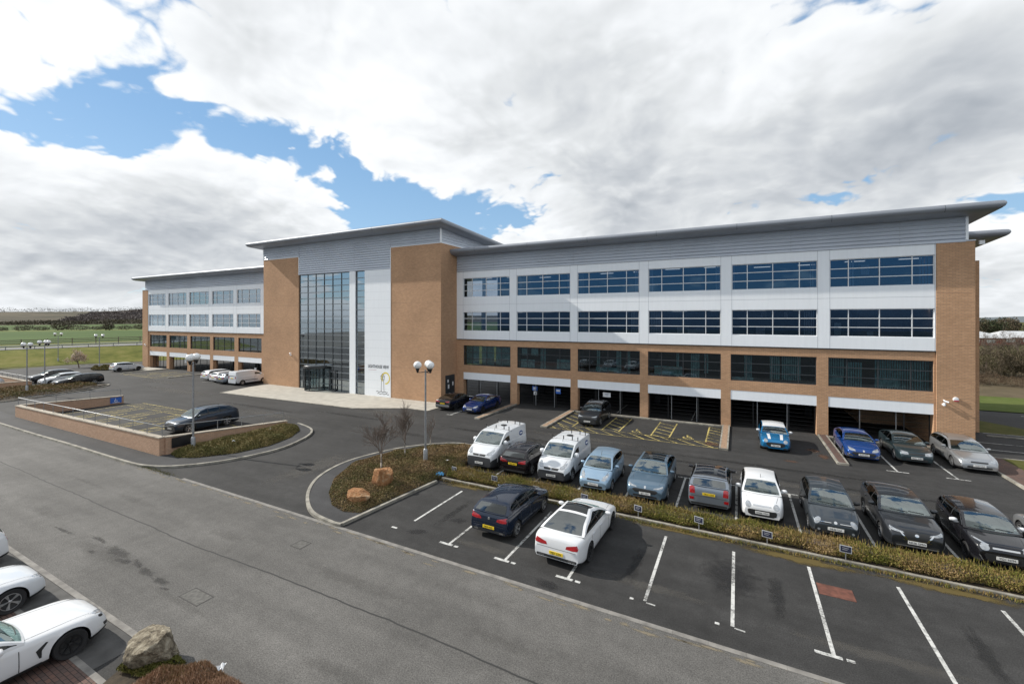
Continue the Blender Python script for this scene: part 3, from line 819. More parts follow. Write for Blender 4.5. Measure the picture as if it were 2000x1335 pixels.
    for q in parts:        # extra pieces laid on the bodywork: (name, outline, side, material)
        fr = {'F': FR, 'R': RE, 'T': TP, 'FT': FT, 'SL': SD(1), 'SR': SD(-1)}[q[2]]
        lay(q[0], q[1], fr, q[3], bvh=bva if q[2] in 'T' or len(q) > 4 else bvl, off=.008)
    if detail >= 1:
        for sg in (1, -1):
            y0, y1 = sg * hw * .80, sg * hw * .66; x0, x1 = hx - p['dwb'] - .02, hx - .30
            lay('bonnet_gap', [(x0, y0 - .006), (x1, y1 - .006), (x1, y1 + .006), (x0, y0 + .006)], TP, M_trim, off=.002, rings=1)
        if kind != 'van' or True:
            zg = p['zb'] - .42 if p['tail'] != 'boot' else p['zb'] - .32
            lay('boot_gap', rrect(-.80 * hw, .80 * hw, zg - .006, zg + .006, .005, 1), RE, M_trim, off=.002, rings=1)
        for y0, y1 in ((.05, -.48), (.55, .08)):
            b = MB(); pts = []
            for t in np.linspace(0, 1, 5):
                yy = (y0 + (y1 - y0) * t); d_ = p['dwb'] + .09 + .035 * t
                wb, zb_, ye, ze, zr = s.gh(d_); pts.append(s.crown(d_, yy / max(ye, .3)) + Vector((.01, 0, .018)))
            b.tube(pts, .009, 4); b.obj('wiper', M_trim, root)
    # --- rear
    zb = p['zb']
    TA = {
     'wide': [(.42, zb - .24), (.46, zb - .15), (.70, zb - .10), (.97, zb - .04), (.985, zb - .13), (.95, zb - .23), (.7, zb - .255)],
     'tall': [(.70, zb - .32), (.72, zb - .05), (.80, zb + .02), (.96, zb - .0), (.985, zb - .15), (.96, zb - .33)],
     'slim': [(.38, zb - .16), (.42, zb - .10), (.70, zb - .08), (.97, zb - .03), (.985, zb - .09), (.9, zb - .17), (.65, zb - .19)],
    }
    ol = [(a * s.w(L - .07) * .985, b) for a, b in TA[tails]]
    for q in (ol, mir(ol)): lay('tail_light', q, RE, M_tail)
    if detail >= 1 and kind != 'van':
        zlow = zb - .5
        lay('rear_valance', rrect(-.90 * s.w(L - .05), .90 * s.w(L - .05), .312, .40, .03), RE, M_trim)
    # --- plates
    def plateat(bv, sg, z, m, txt):
        qs = [bv.ray_cast(Vector((sg * (hx + 1), yy, z)), Vector((-sg, 0, 0)))[0] for yy in (0, .2, -.2)]
        qs = [q for q in qs if q is not None]
        if not qs: return
        xx = max(abs(q.x) for q in qs) + .012
        b = MB(); b.box(-.008, .008, -.26, .26, -.056, .056)
        pl = b.obj('number_plate', m, root, loc=(sg * xx, 0, z))
        if txt and detail >= 2:
            text(txt, .105, pl, M_ink, (sg * .010, 0, -.002), (PI / 2, 0, PI / 2 if sg > 0 else -PI / 2), sx=.86, ext=.001)
    zf = p.get('zplate', .44); zrp = p.get('zrplate', zb - .30)
    ft, rt = (plate if isinstance(plate, (tuple, list)) else (plate, plate))
    plateat(bvl, 1, zf, M_platew, ft); plateat(bvl, -1, zrp, M_platey, rt)
    return root, s, (bvl, bva)
# ------------------------------------------------------------------ the office building
BO = Vector((-41., 39.3, 0))
bld = empty('office_building', BO, 0, 'long brick and white office building with tall glazed entrance and grey overhanging roofs', 'office building')
OFF = -BO
def bp(mb, name, m, smooth=None, parent=None):
    o = mb.obj(name, m, parent or bld, smooth=smooth)
    if parent is None: o.location = OFF
    return o
D = 39.3
G_up = glassmat('glass_upper', (.66, .70, .74), (.10, .21, .35), .24, pane=.03)
G_low = glassmat('glass_lower', (.62, .72, .74), (.50, .56, .62), .10, pane=.03)
G_cur = glassmat('glass_curtain', (.24, .30, .33), (.74, .84, .92), .42, pane=.025)
G_left = glassmat('glass_left', (.25, .32, .36), (.56, .68, .78), .42, pane=.015)
M_blind = mat('blind_fabric', (.55, .62, .68), .9, noise=(3., .15))
M_teal = mat('blind_teal', (.42, .58, .58), .9, noise=(4., .3))
M_celight = bpy.data.materials.new('tube_light'); M_celight.use_nodes = True
M_celight.node_tree.nodes['Principled BSDF'].inputs['Emission Color'].default_value = (1, .97, .9, 1); M_celight.node_tree.nodes['Principled BSDF'].inputs['Emission Strength'].default_value = 1.2
M_intwhite = mat('room_board', (.5, .52, .53), .9)

ZW = dict(sp0=2.2, sp1=2.95, w0=3.73, w1=5.84, wh=6.52, m0=7.39, m1=9.40, u0=10.99, u1=13.03, top=13.75)

def louvre(x0, x1, z0, z1, y, face='S'):
    mb = MB(); n = max(1, round((z1 - z0) / .27)); h = (z1 - z0) / n
    for i in range(n):
        a = z0 + i * h
        if face == 'S':
            mb.quad((x0, y - .11, a), (x1, y - .11, a), (x1, y, a + h * .78), (x0, y, a + h * .78))
            mb.quad((x0, y, a + h * .78), (x1, y, a + h * .78), (x1, y - .11, a + h), (x0, y - .11, a + h))
        else:   # facing +x: x0 is the plane, y a (y0, y1) pair
            y0, y1 = y; xp = x0
            mb.quad((xp + .055, y0, a), (xp + .055, y1, a), (xp, y1, a + h * .78), (xp, y0, a + h * .78))
            mb.quad((xp, y0, a + h * .78), (xp, y1, a + h * .78), (xp + .055, y1, a + h), (xp + .055, y0, a + h))
    return mb

def window(x0, x1, z0, z1, y, glass, frame, cols, rows, bar=.07, blinds=None, bar_h=None):
    g = MB(); g.box(x0 + .02, x1 - .02, y, y + .02, z0 + .02, z1 - .02)
    w = bp(g, 'window', glass)
    f = MB(); yf0, yf1 = y - .05, y - .002
    bh = bar_h or bar
    xs = [x0 + bar / 2] + [x0 + (x1 - x0) * c for c in cols] + [x1 - bar / 2]
    for x in xs: f.box(x - bar / 2, x + bar / 2, yf0, yf1, z0, z1)
    for i in range(rows + 1):
        z = z0 + bh / 2 + (z1 - z0 - bh) * i / rows
        for a, b in zip(xs[:-1], xs[1:]): f.box(a + bar / 2, b - bar / 2, yf0 + .004, yf1, z - bh / 2, z + bh / 2)
    f.obj('frame', frame, w)
    if blinds:
        for kind, a, b, c, d in blinds:     # kind, x-range, z-range as fractions
            q = MB(); X0, X1 = x0 + (x1 - x0) * a, x0 + (x1 - x0) * b; Z0, Z1 = z0 + (z1 - z0) * c, z0 + (z1 - z0) * d
            if kind == 'v':
                n = max(2, int((X1 - X0) / .13)); st = (X1 - X0) / n
                for k in range(n):
                    xa = X0 + k * st; q.quad((xa, y + .30, Z0), (xa + st * .75, y + .34 + .05 * random.random(), Z0), (xa + st * .75, y + .34, Z1), (xa, y + .30, Z1))
                q.obj('blind', M_teal if glass is G_low else M_blind, w)
            elif kind == 'b':
                q.box(X0, X1, y + .5, y + .54, Z0, Z1); q.obj('blind', M_intwhite, w)
            else:
                q.box(X0, X1, y + .35, y + .38, Z0, Z1); q.obj('blind', M_teal, w)
    return w

COLS4 = (.193, .498, .802)
right_up = [(-26.27, -20.62), (-19.82, -14.13), (-13.4, -7.71), (-6.92, -1.21), (-.42, 5.29), (6.03, 11.83)]
right_lo = [(-26.27, -20.55), (-19.79, -14.10), (-13.4, -7.66), (-6.97, -1.21), (-.5, 5.24), (5.95, 11.79)]
left_up = [(-93.62, -87.87), (-86.94, -81.2), (-80.35, -74.66), (-73.75, -68.08), (-67.19, -61.45)]
left_lo = [(-93.4, -87.6), (-86.72, -81.05), (-80.14, -74.41), (-73.58, -67.88), (-66.94, -61.26)]

def wing(up, lo, xa, xb, gup, tag_):
    z = ZW; yw = D - .06
    # white cladding: bands and the posts between the windows
    mb = MB()
    for a, b in ((z['wh'], z['m0']), (z['m1'], z['u0']), (z['u1'], z['top'])): mb.box(xa, xb, yw, yw + .30, a, b)
    for w0, w1 in ((z['m0'], z['m1']), (z['u0'], z['u1'])):
        edges = [xa] + [e for q in up for e in q] + [xb]
        for a, b in zip(edges[0::2], edges[1::2]):
            if b - a > .02: mb.box(a, b, yw + .002, yw + .30, w0, w1)
    bp(mb, 'white_cladding', M_panel)
    j = MB()
    for q in up:
        for e in q: j.box(e - .012, e + .012, yw - .003, yw, z['wh'], z['top'] - .01)
    for zz in ((z['m1'] + z['u0']) / 2,): j.box(xa + .01, xb - .01, yw - .0035, yw, zz - .010, zz + .010)
    bp(j, 'panel_joint', M_panelgrey)
    # drip flashing under the cladding
    fl = MB(); fl.box(xa, xb, yw - .03, D - .004, z['wh'] - .07, z['wh'] - .002); bp(fl, 'flashing', M_framedk)
    # brick frame: columns and bands
    mb = MB(); e = [xa] + [v for q in lo for v in q] + [xb]
    cols = list(zip(e[0::2], e[1::2]))
    for a, b in cols:
        if b - a > .02: mb.box(a, b, D, D + .75, 0, z['wh'] - .072)
    for a, b in lo:
        mb.box(a, b, D + .003, D + .35, z['w1'], z['wh'] - .072); mb.box(a, b, D + .003, D + .35, z['sp1'], z['w0'])
    bp(mb, 'brick_wall', M_brick)
    for a, b in lo:
        s_ = MB(); s_.box(a, b, D + .02, D + .30, z['sp0'], z['sp1'] - .002); bp(s_, 'white_spandrel', M_panel)
    return cols
wing(right_up, right_lo, -27.1, 11.88, G_up, 'r')
wing(left_up, left_lo, -93.8, -56.3, G_left, 'l')

rb = random.Random(11)
for i, (a, b) in enumerate(right_up):
    bl = []
    if i == 5: bl = [('v', .21, .27, 0, 1), ('b', .34, .42, .45, .8), ('v', .88, .99, 0, 1)]
    elif i in (0,): bl = [('v', .38, .46, 0, 1)]
    else: bl = [('v', .0, rb.uniform(.03, .10), 0, 1), ('v', rb.uniform(.9, .95), 1, 0, 1)]
    window(a, b, ZW['u0'], ZW['u1'], D + .08, G_up, M_frame, COLS4, 3, .055, bl)
    bl = []
    if i == 0: bl = [('v', .36, .46, 0, 1)]
    if i == 2: bl = [('v', .02, .16, 0, 1), ('v', .86, .98, 0, 1)]
    if i == 3: bl = [('v', .02, .17, 0, 1), ('b', .40, .48, 0, .3), ('b', .55, .78, .0, .22)]
    if i == 4: bl = [('b', .36, .43, .72, .95), ('b', .64, .68, .72, .95), ('v', .86, .98, 0, 1), ('b', .3, .41, 0, .3)]
    if i == 5: bl = [('t', .06, .13, .05, .5), ('b', .40, .46, 0, .2)]
    window(a, b, ZW['m0'], ZW['m1'], D + .08, G_up, M_frame, COLS4, 3, .055, bl)
LOWB = [[('v', .02, .30, .05, .95), ('v', .36, .62, .05, 1), ('v', .66, .98, .05, .95)],
        [('t', .05, .17, .60, .93), ('t', .24, .37, .60, .93), ('t', .03, .30, .03, .40), ('v', .42, .52, 0, 1), ('t', .72, .99, .05, .48)],
        [('v', .30, .36, 0, 1), ('t', .28, .62, .05, .22), ('v', .62, .70, 0, 1), ('v', .80, .84, 0, 1)],
        [('t', .08, .48, .05, .40), ('v', .40, .44, 0, 1), ('v', .60, .72, 0, 1), ('v', .78, .84, .2, 1)],
        [('v', .17, .27, 0, 1), ('v', .48, .60, .1, 1), ('v', .62, .84, .1, 1), ('t', .02, .28, .0, .12)],
        [('v', .01, .18, .35, 1), ('v', .19, .36, 0, .85), ('v', .48, .99, .0, 1), ('t', .02, .17, .05, .38), ('t', .50, .72, .05, .36)]]
for i, (a, b) in enumerate(right_lo):
    window(a, b, ZW['w0'], ZW['w1'], D + .16, G_low, M_framedk, COLS4, 3, .055, LOWB[i])
for a, b in left_up:
    window(a, b, ZW['u0'], ZW['u1'], D + .08, G_left, M_frame, COLS4, 3, .05, [('v', .02, .12, 0, 1)])
    window(a, b, ZW['m0'], ZW['m1'], D + .08, G_left, M_frame, COLS4, 3, .05, [('v', .85, .98, 0, 1)])
for a, b in left_lo:
    window(a, b, ZW['w0'], ZW['w1'], D + .16, G_left, M_framedk, COLS4, 3, .05)

# floors, back walls and partitions inside both wings
for xa, xb in ((-27.0, 11.86), (-93.7, -57.)):
    mb = MB()
    for z in (3.1, 6.75, 10.35, 13.9): mb.box(xa, xb, D + .37, D + 9, z, z + .25)
    for z0, z1 in ((3.36, 6.74), (7.01, 10.34), (10.61, 13.89)): mb.box(xa, xb, D + 8.8, D + 8.98, z0, z1)
    for z0, z1 in ((3.36, 6.74), (7.01, 10.34), (10.61, 13.89)):
        x = xa + 6.4
        while x < xb - 1:
            mb.box(x, x + .12, D + 3.5, D + 8.79, z0, z1); x += 6.47
    bp(mb, 'floor_slab', M_intfloor)

# ceiling lights of the offices
for z, ny in ((13.02, 3), (9.36, 2)):
    for i, (a, b) in enumerate(right_up):
        for k in range(2):
            x = a + (b - a) * (.22 + .55 * k) + (.4 if (i + ny) % 2 else 0); y = D + 1.0 + .9 * ((i * 2 + k * 3 + ny) % 3)
            l = MB(); l.box(x, x + 1.2, y, y + .3, z, z + .04); bp(l, 'ceiling_light', M_celight)
# undercroft: rear wall, ceiling posts and gates
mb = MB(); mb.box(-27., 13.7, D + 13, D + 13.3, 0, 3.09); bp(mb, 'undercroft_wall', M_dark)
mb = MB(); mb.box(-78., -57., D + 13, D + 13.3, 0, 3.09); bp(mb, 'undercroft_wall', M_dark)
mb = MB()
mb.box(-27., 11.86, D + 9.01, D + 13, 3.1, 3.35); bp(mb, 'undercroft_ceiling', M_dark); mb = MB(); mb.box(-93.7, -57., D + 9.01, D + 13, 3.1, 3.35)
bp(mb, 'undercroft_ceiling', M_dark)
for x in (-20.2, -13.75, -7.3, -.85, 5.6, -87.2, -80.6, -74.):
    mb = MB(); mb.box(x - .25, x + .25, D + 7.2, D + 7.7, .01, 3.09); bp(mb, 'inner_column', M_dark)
def gate(a, b, posts, slats=True, y=D + .55, h=2.2):
    g = MB(); g.box(a + .02, b - .02, y, y + .05, 2.1, 2.18)
    xs = [a + .05] + [a + (b - a) * t for t in posts] + [b - .05]
    for x in xs: g.box(x - .035, x + .035, y + .003, y + .055, .03, 2.098)
    if slats:
        z = .25
        while z < 2.08:
            for p, q in zip(xs[:-1], xs[1:]): g.box(p + .036, q - .036, y + .015, y + .035, z, z + .02)
            z += .30
    return bp(g, 'gate', M_black)
for i, (a, b) in enumerate(right_lo): gate(a, b, (.28, .70) if i != 5 else (.33, .76))
for i, (a, b) in enumerate(left_lo):
    if i >= 2: gate(a, b, (.33, .66))
    else: gate(a, b, (.2, .4, .6, .8), slats=False)
for a, b in right_lo:
    for t in (.33, .68): st = MB(); st.tube([(a + (b - a) * t, D + .45, 0.02), (a + (b - a) * t, D + .45, 2.19)], .035, 8); bp(st, 'gate_post', M_steel, 40)

# end piers of the wings
mb = MB(); mb.box(11.90, 13.80, D - .10, D + 6.6, 0, 13.80); bp(mb, 'brick_pier', M_brick)
mb = MB(); mb.box(11.88, 13.83, D - .13, D + 6.6, 13.802, 13.87); bp(mb, 'coping', M_louv)
mb = MB(); mb.box(-95.74, -93.82, D - .10, D + 1.6, 0, 13.78); mb.box(-95.74, -93.82, D + 1.6, D + 6.6, 3.1, 13.78); bp(mb, 'brick_pier', M_brick)
mb = MB(); mb.box(-95.77, -93.80, D - .13, D + 6.6, 13.782, 13.85); bp(mb, 'coping', M_louv)
# top louvred storey of the wings
for xa, xb in ((-27.08, 13.35), (-94.7, -56.32)):
    bp(louvre(xa, xb, 13.76, 15.62, D - .02), 'louvre_cladding', M_louv)
bp(louvre(13.35, 0, 13.9, 15.62, (D + .1, D + 13), 'E'), 'louvre_cladding', M_louv)
mb = MB(); mb.box(13.33, 13.46, D - .16, D + .10, 13.88, 15.6); bp(mb, 'corner_post', M_panel)
mb = MB(); mb.box(-94.82, -94.69, D - .10, D + .1, 13.86, 15.6); bp(mb, 'corner_post', M_panel)
mb = MB(); mb.box(-94.68, -94.5, D + .1, D + 13, 13.8, 15.6); bp(mb, 'louvre_return', M_louv)
mb = MB()
for x in (-22.5, -13.8, -5.1, 3.6, 10.): mb.box(x - .012, x + .012, D - .09, D - .08, 13.78, 15.6)
for x in (-88, -80, -72, -64): mb.box(x - .012, x + .012, D - .09, D - .08, 13.78, 15.6)
bp(mb, 'louvre_joint', M_panelgrey)

def roof(xl, xr, yf, yb, z0, ol=1.4, or_=1.4, of=1.4, slope=-.045, name='roof', th=.68):
    """overhanging roof with a rounded nose; z0 = height of the soffit where it meets the wall"""
    prof = [(0, 0), (.40, .01), (.72, .06), (.88, .14), (.965, .25), (1.0, .38), (.985, .50), (.93, .59), (.80, .65), (.5, th)]
    v = []; f = []
    nx = 2
    for t, dz in prof:
        x0, x1, y0 = xl - ol * t, xr + or_ * t, yf - of * t
        y1 = yb + (.6 * t)
        for x, y in ((x0, y0), (x1, y0), (x1, y1), (x0, y1)): v.append((x, y, z0 + dz + slope * (y - yf)))
    for i in range(len(prof) - 1):
        for k in range(4):
            k2 = (k + 1) % 4; f.append((i * 4 + k, i * 4 + k2, (i + 1) * 4 + k2, (i + 1) * 4 + k))
    f.append((3, 2, 1, 0)); b = (len(prof) - 1) * 4; f.append((b, b + 1, b + 2, b + 3))
    mb = MB(); mb.add(v, f); r = bp(mb, name, M_roof, 50)
    # standing joints of the nose
    j = MB(); x = xl + 3
    while x < xr:
        for i in range(3, 8):
            (t, dz), (t2, dz2) = prof[i], prof[i + 1]
            j.quad((x - .012, yf - of * t - .004, z0 + dz + slope * (-of * t)), (x + .012, yf - of * t - .004, z0 + dz + slope * (-of * t)),
                   (x + .012, yf - of * t2 - .004, z0 + dz2 + slope * (-of * t2)), (x - .012, yf - of * t2 - .004, z0 + dz2 + slope * (-of * t2)))
        x += 6.
    j.obj('roof_joint', M_framedk, r)
    return r
roof(-27.05, 13.40, D, D + 14, 15.40, ol=0., or_=1.38)
roof(-94.75, -56.33, D, D + 14, 15.40, ol=1.9, or_=0.)

# rear block seen past the right-hand end
mb = MB(); mb.box(9., 16.42, 46., 60, 0, 13.15); bp(mb, 'brick_pier', M_brick)
bp(louvre(9., 15.9, 13.17, 14.75, 45.98), 'louvre_cladding', M_louv)
mb = MB(); mb.box(15.88, 16.0, 45.9, 46.1, 13.16, 14.72); bp(mb, 'corner_post', M_panel)
roof(9., 16.1, 46., 60, 14.55, ol=0., or_=1.5)
mb = MB(); mb.box(16.05, 16.35, 44.95, 45.2, 14.25, 14.55); bp(mb, 'floodlight', M_panel)

# entrance block
T = 36.4
mb = MB(); mb.box(-56.3, -49.22, T, D + 2, 0, 16.45); bp(mb, 'brick_pier', M_brick)
mb = MB(); mb.box(-33.88, -27.1, T, D + 2, 0, 16.50); bp(mb, 'brick_pier', M_brick)
mb = MB(); mb.box(-56.32, -49.20, T - .03, D + 2, 16.452, 16.53); mb.box(-33.90, -27.08, T - .03, D + 2, 16.502, 16.58)
mb.box(-49.218, -49.15, T - .04, T + .1, 14.2, 16.45); mb.box(-33.95, -33.882, T - .04, T + .1, 14.2, 16.50); bp(mb, 'coping', M_panel)
bp(louvre(-56.3, -49.17, 16.54, 18.2, T + .05), 'louvre_cladding', M_louv)
bp(louvre(-33.93, -27.15, 16.59, 18.2, T + .05), 'louvre_cladding', M_louv)
bp(louvre(-49.14, -33.96, 14.22, 18.2, T + .05), 'louvre_cladding', M_louv)
bp(louvre(-27.16, 0, 16.59, 18.2, (T + .1, D + 8), 'E'), 'louvre_cladding', M_louv)
mb = MB(); mb.box(-27.2, -27.08, T - .07, T + .1, 16.585, 18.1); bp(mb, 'corner_post', M_panel)
mb = MB(); mb.box(-56.32, -56.2, T - .07, T + .1, 16.535, 18.1); bp(mb, 'corner_post', M_panel)
mb = MB(); mb.box(-56.28, -27.2, T + .12, D + 9, 16.6, 18.15); mb.box(-56.28, -27.2, D + 1.99, D + 9, 13.6, 16.6); bp(mb, 'louvre_return', M_louv)
mb = MB()
for x in (-54, -44.5, -39.5, -30.5): mb.box(x - .012, x + .012, T - .02, T - .012, 16.6 if x in (-54, -30.5) else 14.25, 18.1)
bp(mb, 'louvre_joint', M_panelgrey)
roof(-56.3, -27.1, T, D + 9.5, 18.0, ol=1.55, or_=1.15, of=1.5, slope=-.05)
mb = MB()
for x0, x1, yy in ((-56.29, -49.23, T), (-33.87, -27.11, T), (11.91, 13.79, D - .10)):
    for z in (3.4, 6.9, 10.4): mb.box(x0, x1, yy - .0025, yy, z, z + .018)
bp(mb, 'brick_joint', mat('joint_sealant', (.20, .14, .10), .8))
# curtain glazing
def curtain(x0, x1, ncol, z0=.02, z1=14.18, y=T + .14, rows=19):
    g = MB(); g.box(x0, x1, y, y + .03, z0, z1); w = bp(g, 'curtain_glazing', G_cur)
    f = MB(); b = .036
    for k in range(ncol + 1):
        x = x0 + (x1 - x0) * k / ncol; f.box(x - b, x + b, y - .055, y - .002, z0, z1)
    f.obj('mullion', M_framedk, w)
    t = MB()
    for i in range(rows + 1):
        z = z0 + .03 + (z1 - z0 - .06) * i / rows
        for k in range(ncol):
            a, c = x0 + (x1 - x0) * k / ncol + b, x0 + (x1 - x0) * (k + 1) / ncol - b
            t.box(a - .002, c + .002, y - .045, y - .003, z - .042, z + .042)
        if ncol == 1: t.obj('transom', mat('transom_grey', (.20, .22, .235), .4, .3), w); t = MB()
    if ncol > 1: t.obj('transom', mat('transom_grey', (.20, .22, .235), .4, .3), w)
    return w
curtain(-49.10, -40.22, 6); curtain(-39.26, -37.82, 1)
mb = MB(); mb.box(-40.2, -39.28, T - .05, T + .25, 0, 14.19); bp(mb, 'white_pilaster', M_panel)
mb = MB(); mb.box(-37.8, -33.895, T - .03, T + .25, 0, 14.19); wp = bp(mb, 'white_cladding', M_panel)
mb = MB()
z = .9
while z < 14.1: mb.box(-37.78, -33.92, T - .033, T - .03, z - .006, z + .006); z += .9
bp(mb, 'panel_joint', mat('panel_joint_pale', (.60, .63, .66), .6))
# atrium behind the glazing
mb = MB()
for z in (3.5, 7.1, 10.7): mb.box(-49.2, -34., T + 2.6, D + 1.98, z, z + .3)
mb.box(-49.2, -34., D + 1.6, D + 1.97, .01, 14.2)
for x in (-46.5, -42.5, -38.5): mb.box(x - .2, x + .2, T + 2.1, T + 2.5, .01, 14.2)
bp(mb, 'atrium_floor', M_int)
mb = MB(); mb.box(-49.2, -34., T + .18, D + 1.5, .012, .03); bp(mb, 'lobby_floor', M_intfloor)
mb = MB(); mb.box(-43.4, -41.2, T + 1.2, T + 1.9, .03, 1.1); bp(mb, 'reception_desk', M_intwhite)
# revolving door
rd = bp(MB(), 'revolving_door', M_framedk) if False else None
cx, cy, rr = -45.75, T + .05, 1.45
mb = MB()
n = 28
mb.lathe([(0.01, 2.72), (rr + .08, 2.72), (rr + .10, 2.76), (rr + .10, 3.0), (rr + .06, 3.04), (.01, 3.05)], (cx, cy, 0), n=n)
for k in range(8):
    a = 2 * PI * k / 8 + .2; mb.tube([(cx + rr * math.cos(a), cy + rr * math.sin(a), .02), (cx + rr * math.cos(a), cy + rr * math.sin(a), 2.72)], .05, 6)
mb.lathe([(rr + .02, .01), (rr + .02, .12), (rr - .04, .12), (rr - .04, .01)], (cx, cy, 0), n=n)
rdo = bp(mb, 'revolving_door', M_framedk, 40)
g = MB()
for k in range(16):
    if k in (10, 11, 12): continue
    a, b = 2 * PI * k / 16, 2 * PI * (k + 1) / 16
    g.quad((cx + rr * math.cos(a), cy + rr * math.sin(a), .12), (cx + rr * math.cos(b), cy + rr * math.sin(b), .12), (cx + rr * math.cos(b), cy + rr * math.sin(b), 2.7), (cx + rr * math.cos(a), cy + rr * math.sin(a), 2.7))
g.obj('glass', G_low, rdo)
g = MB()
for k in range(4):
    a = PI / 4 + k * PI / 2 + .3; dx, dy = math.cos(a), math.sin(a)
    for q0, q1, z0, z1 in ((.1, rr - .1, .12, .22), (.1, rr - .1, 2.55, 2.65)):
        g.tube([(cx + dx * q0, cy + dy * q0, (z0 + z1) / 2), (cx + dx * q1, cy + dy * q1, (z0 + z1) / 2)], .05, 6)
    g.tube([(cx + dx * (rr - .12), cy + dy * (rr - .12), .12), (cx + dx * (rr - .12), cy + dy * (rr - .12), 2.65)], .04, 6)
g.obj('door_leaf', M_black, rdo)
for x0, x1 in ((-43.6, -42.6), (-48.3, -47.4)):
    g = MB()
    for a in (x0, x1): g.box(a - .06, a + .06, T - .06, T + .03, .02, 2.5)
    g.box(x0, x1, T - .055, T + .03, 2.42, 2.5); g.box(x0, x1, T - .055, T + .03, .02, .25)
    dd = bp(g, 'side_door', M_framedk)
    h = MB(); h.tube([(x0 + .15, T - .10, .9), (x0 + .15, T - .10, 1.6)], .02, 6); h.obj('handle', M_steel, dd)
# lettering and emblem on the white panel
yl = T - .034
t_ = text('LIGHTHOUSE VIEW', .50, None, M_ink, (-35.72, yl, 3.32), (PI / 2, 0, 0), name='building_name', ext=.01, sx=.70)
t_.parent = bld; t_.location = Vector(t_.location) + OFF
mb = MB()
mb.box(-37.2, -36.0, yl - .004, yl, 2.92, 2.95); bp(mb, 'name_underline', mat('ink_rose', (.55, .32, .36), .6))
def bar2(mb, p, q, w=.045):
    d = Vector((q[0] - p[0], 0, q[1] - p[1])).normalized(); nn = Vector((-d.z, 0, d.x)) * w / 2
    a, b = Vector((p[0], yl - .006, p[1])), Vector((q[0], yl - .006, q[1]))
    mb.quad(a - nn, b - nn, b + nn, a + nn)
    mb.quad(a - nn + Vector((0, .01, 0)), a - nn, a + nn, a + nn + Vector((0, .01, 0)))
mb = MB(); c0 = (-34.62, 2.10); Ro = .62
for k in range(30):
    a, b = 2 * PI * k / 30, 2 * PI * (k + 1) / 30
    if 1.15 * PI < a < 1.42 * PI: continue
    w = .13
    mb.quad(*[(c0[0] + r * math.cos(t), yl - .005, c0[1] + r * 1.08 * math.sin(t)) for r, t in ((Ro - w, a), (Ro, a), (Ro, b), (Ro - w, b))])
bp(mb, 'emblem_ring', M_signyellow)
mb = MB()
for p, q in (((-35.28, .62), (-35.22, 1.95)), ((-34.86, .62), (-34.92, 1.95)), ((-35.36, 1.95), (-34.78, 1.95)), ((-35.30, 2.0), (-35.30, 2.25)), ((-34.84, 2.0), (-34.84, 2.25)),
             ((-35.36, 2.27), (-34.78, 2.27)), ((-35.36, 2.27), (-35.07, 2.58)), ((-34.78, 2.27), (-35.07, 2.58)), ((-35.07, 2.0), (-35.07, 2.25))): bar2(mb, p, q)
for zz in (.56, .34):
    pts = [(-36.0 + (.15 if zz < .5 else 0) + t * .19, zz + .06 * math.sin(t * 2.1)) for t in range(10)]
    for p, q in zip(pts[:-1], pts[1:]): bar2(mb, p, q, .05)
bp(mb, 'emblem_lighthouse', M_ink)
# service door in the flank of the entrance block
mb = MB(); mb.box(-27.1, -27.03, 37.15, 38.75, .02, 2.75); sd = bp(mb, 'service_door', mat('door_charcoal', (.02, .028, .034), .5))
mb = MB()
for y0, z0, w_, h_ in ((37.42, 2.0, .22, .3), (37.5, 1.35, .25, .42), (38.3, 1.6, .18, .4)): mb.box(-27.03, -27.015, y0, y0 + w_, z0, z0 + h_)
mb.obj('notice', M_signwhite, sd)
mb = MB(); mb.box(-27.03, -27.02, 37.94, 37.96, .03, 2.74); mb.obj('door_gap', M_ink, sd)
# cameras and alarm box
def cctv(x, y, z, label=None):
    mb = MB(); mb.tube([(x, y, z), (x, y - .22, z)], .03, 8); mb.tube([(x - .06, y - .22, z - .03), (x + .17, y - .31, z - .09)], .055, 10)
    mb.tube([(x, y - .02, z - .32), (x, y - .02, z - .24)], .09, 10); mb.tube([(x, y - .15, z - .35), (x, y - .15, z - .17)], .075, 10)
    bp(mb, 'security_camera', M_panel, 40)
cctv(12.25, D - .1, 3.25); cctv(-50.6, T, 4.35); cctv(-94.4, D - .1, 4.2)
mb = MB(); mb.lathe([(.001, 0), (.15, 0), (.15, -.08), (.12, -.11), (.001, -.12)], (12.85, D - .10, 3.35), axis='y', n=16)
ab = bp(mb, 'alarm_box', M_signwhite, 40)
mb = MB(); mb.box(12.73, 12.97, D - .222, D - .21, 3.22, 3.29); mb.obj('red_band', mat('alarm_red', (.45, .02, .04), .4), ab)
# ------------------------------------------------------------------ grounds
def arc(pts, n=8):
    """smooth open curve through 2-D points (Catmull-Rom)"""
    P = [pts[0]] + list(pts) + [pts[-1]]; out = []
    for i in range(1, len(P) - 2):
        for k in range(n):
            t = k / n; a, b, c, d = (np.array(P[i + j], float) for j in (-1, 0, 1, 2))
            out.append(tuple(.5 * ((2 * b) + (-a + c) * t + (2 * a - 5 * b + 4 * c - d) * t * t + (-a + 3 * b - 3 * c + d) * t ** 3)))
    out.append(tuple(pts[-1])); return out

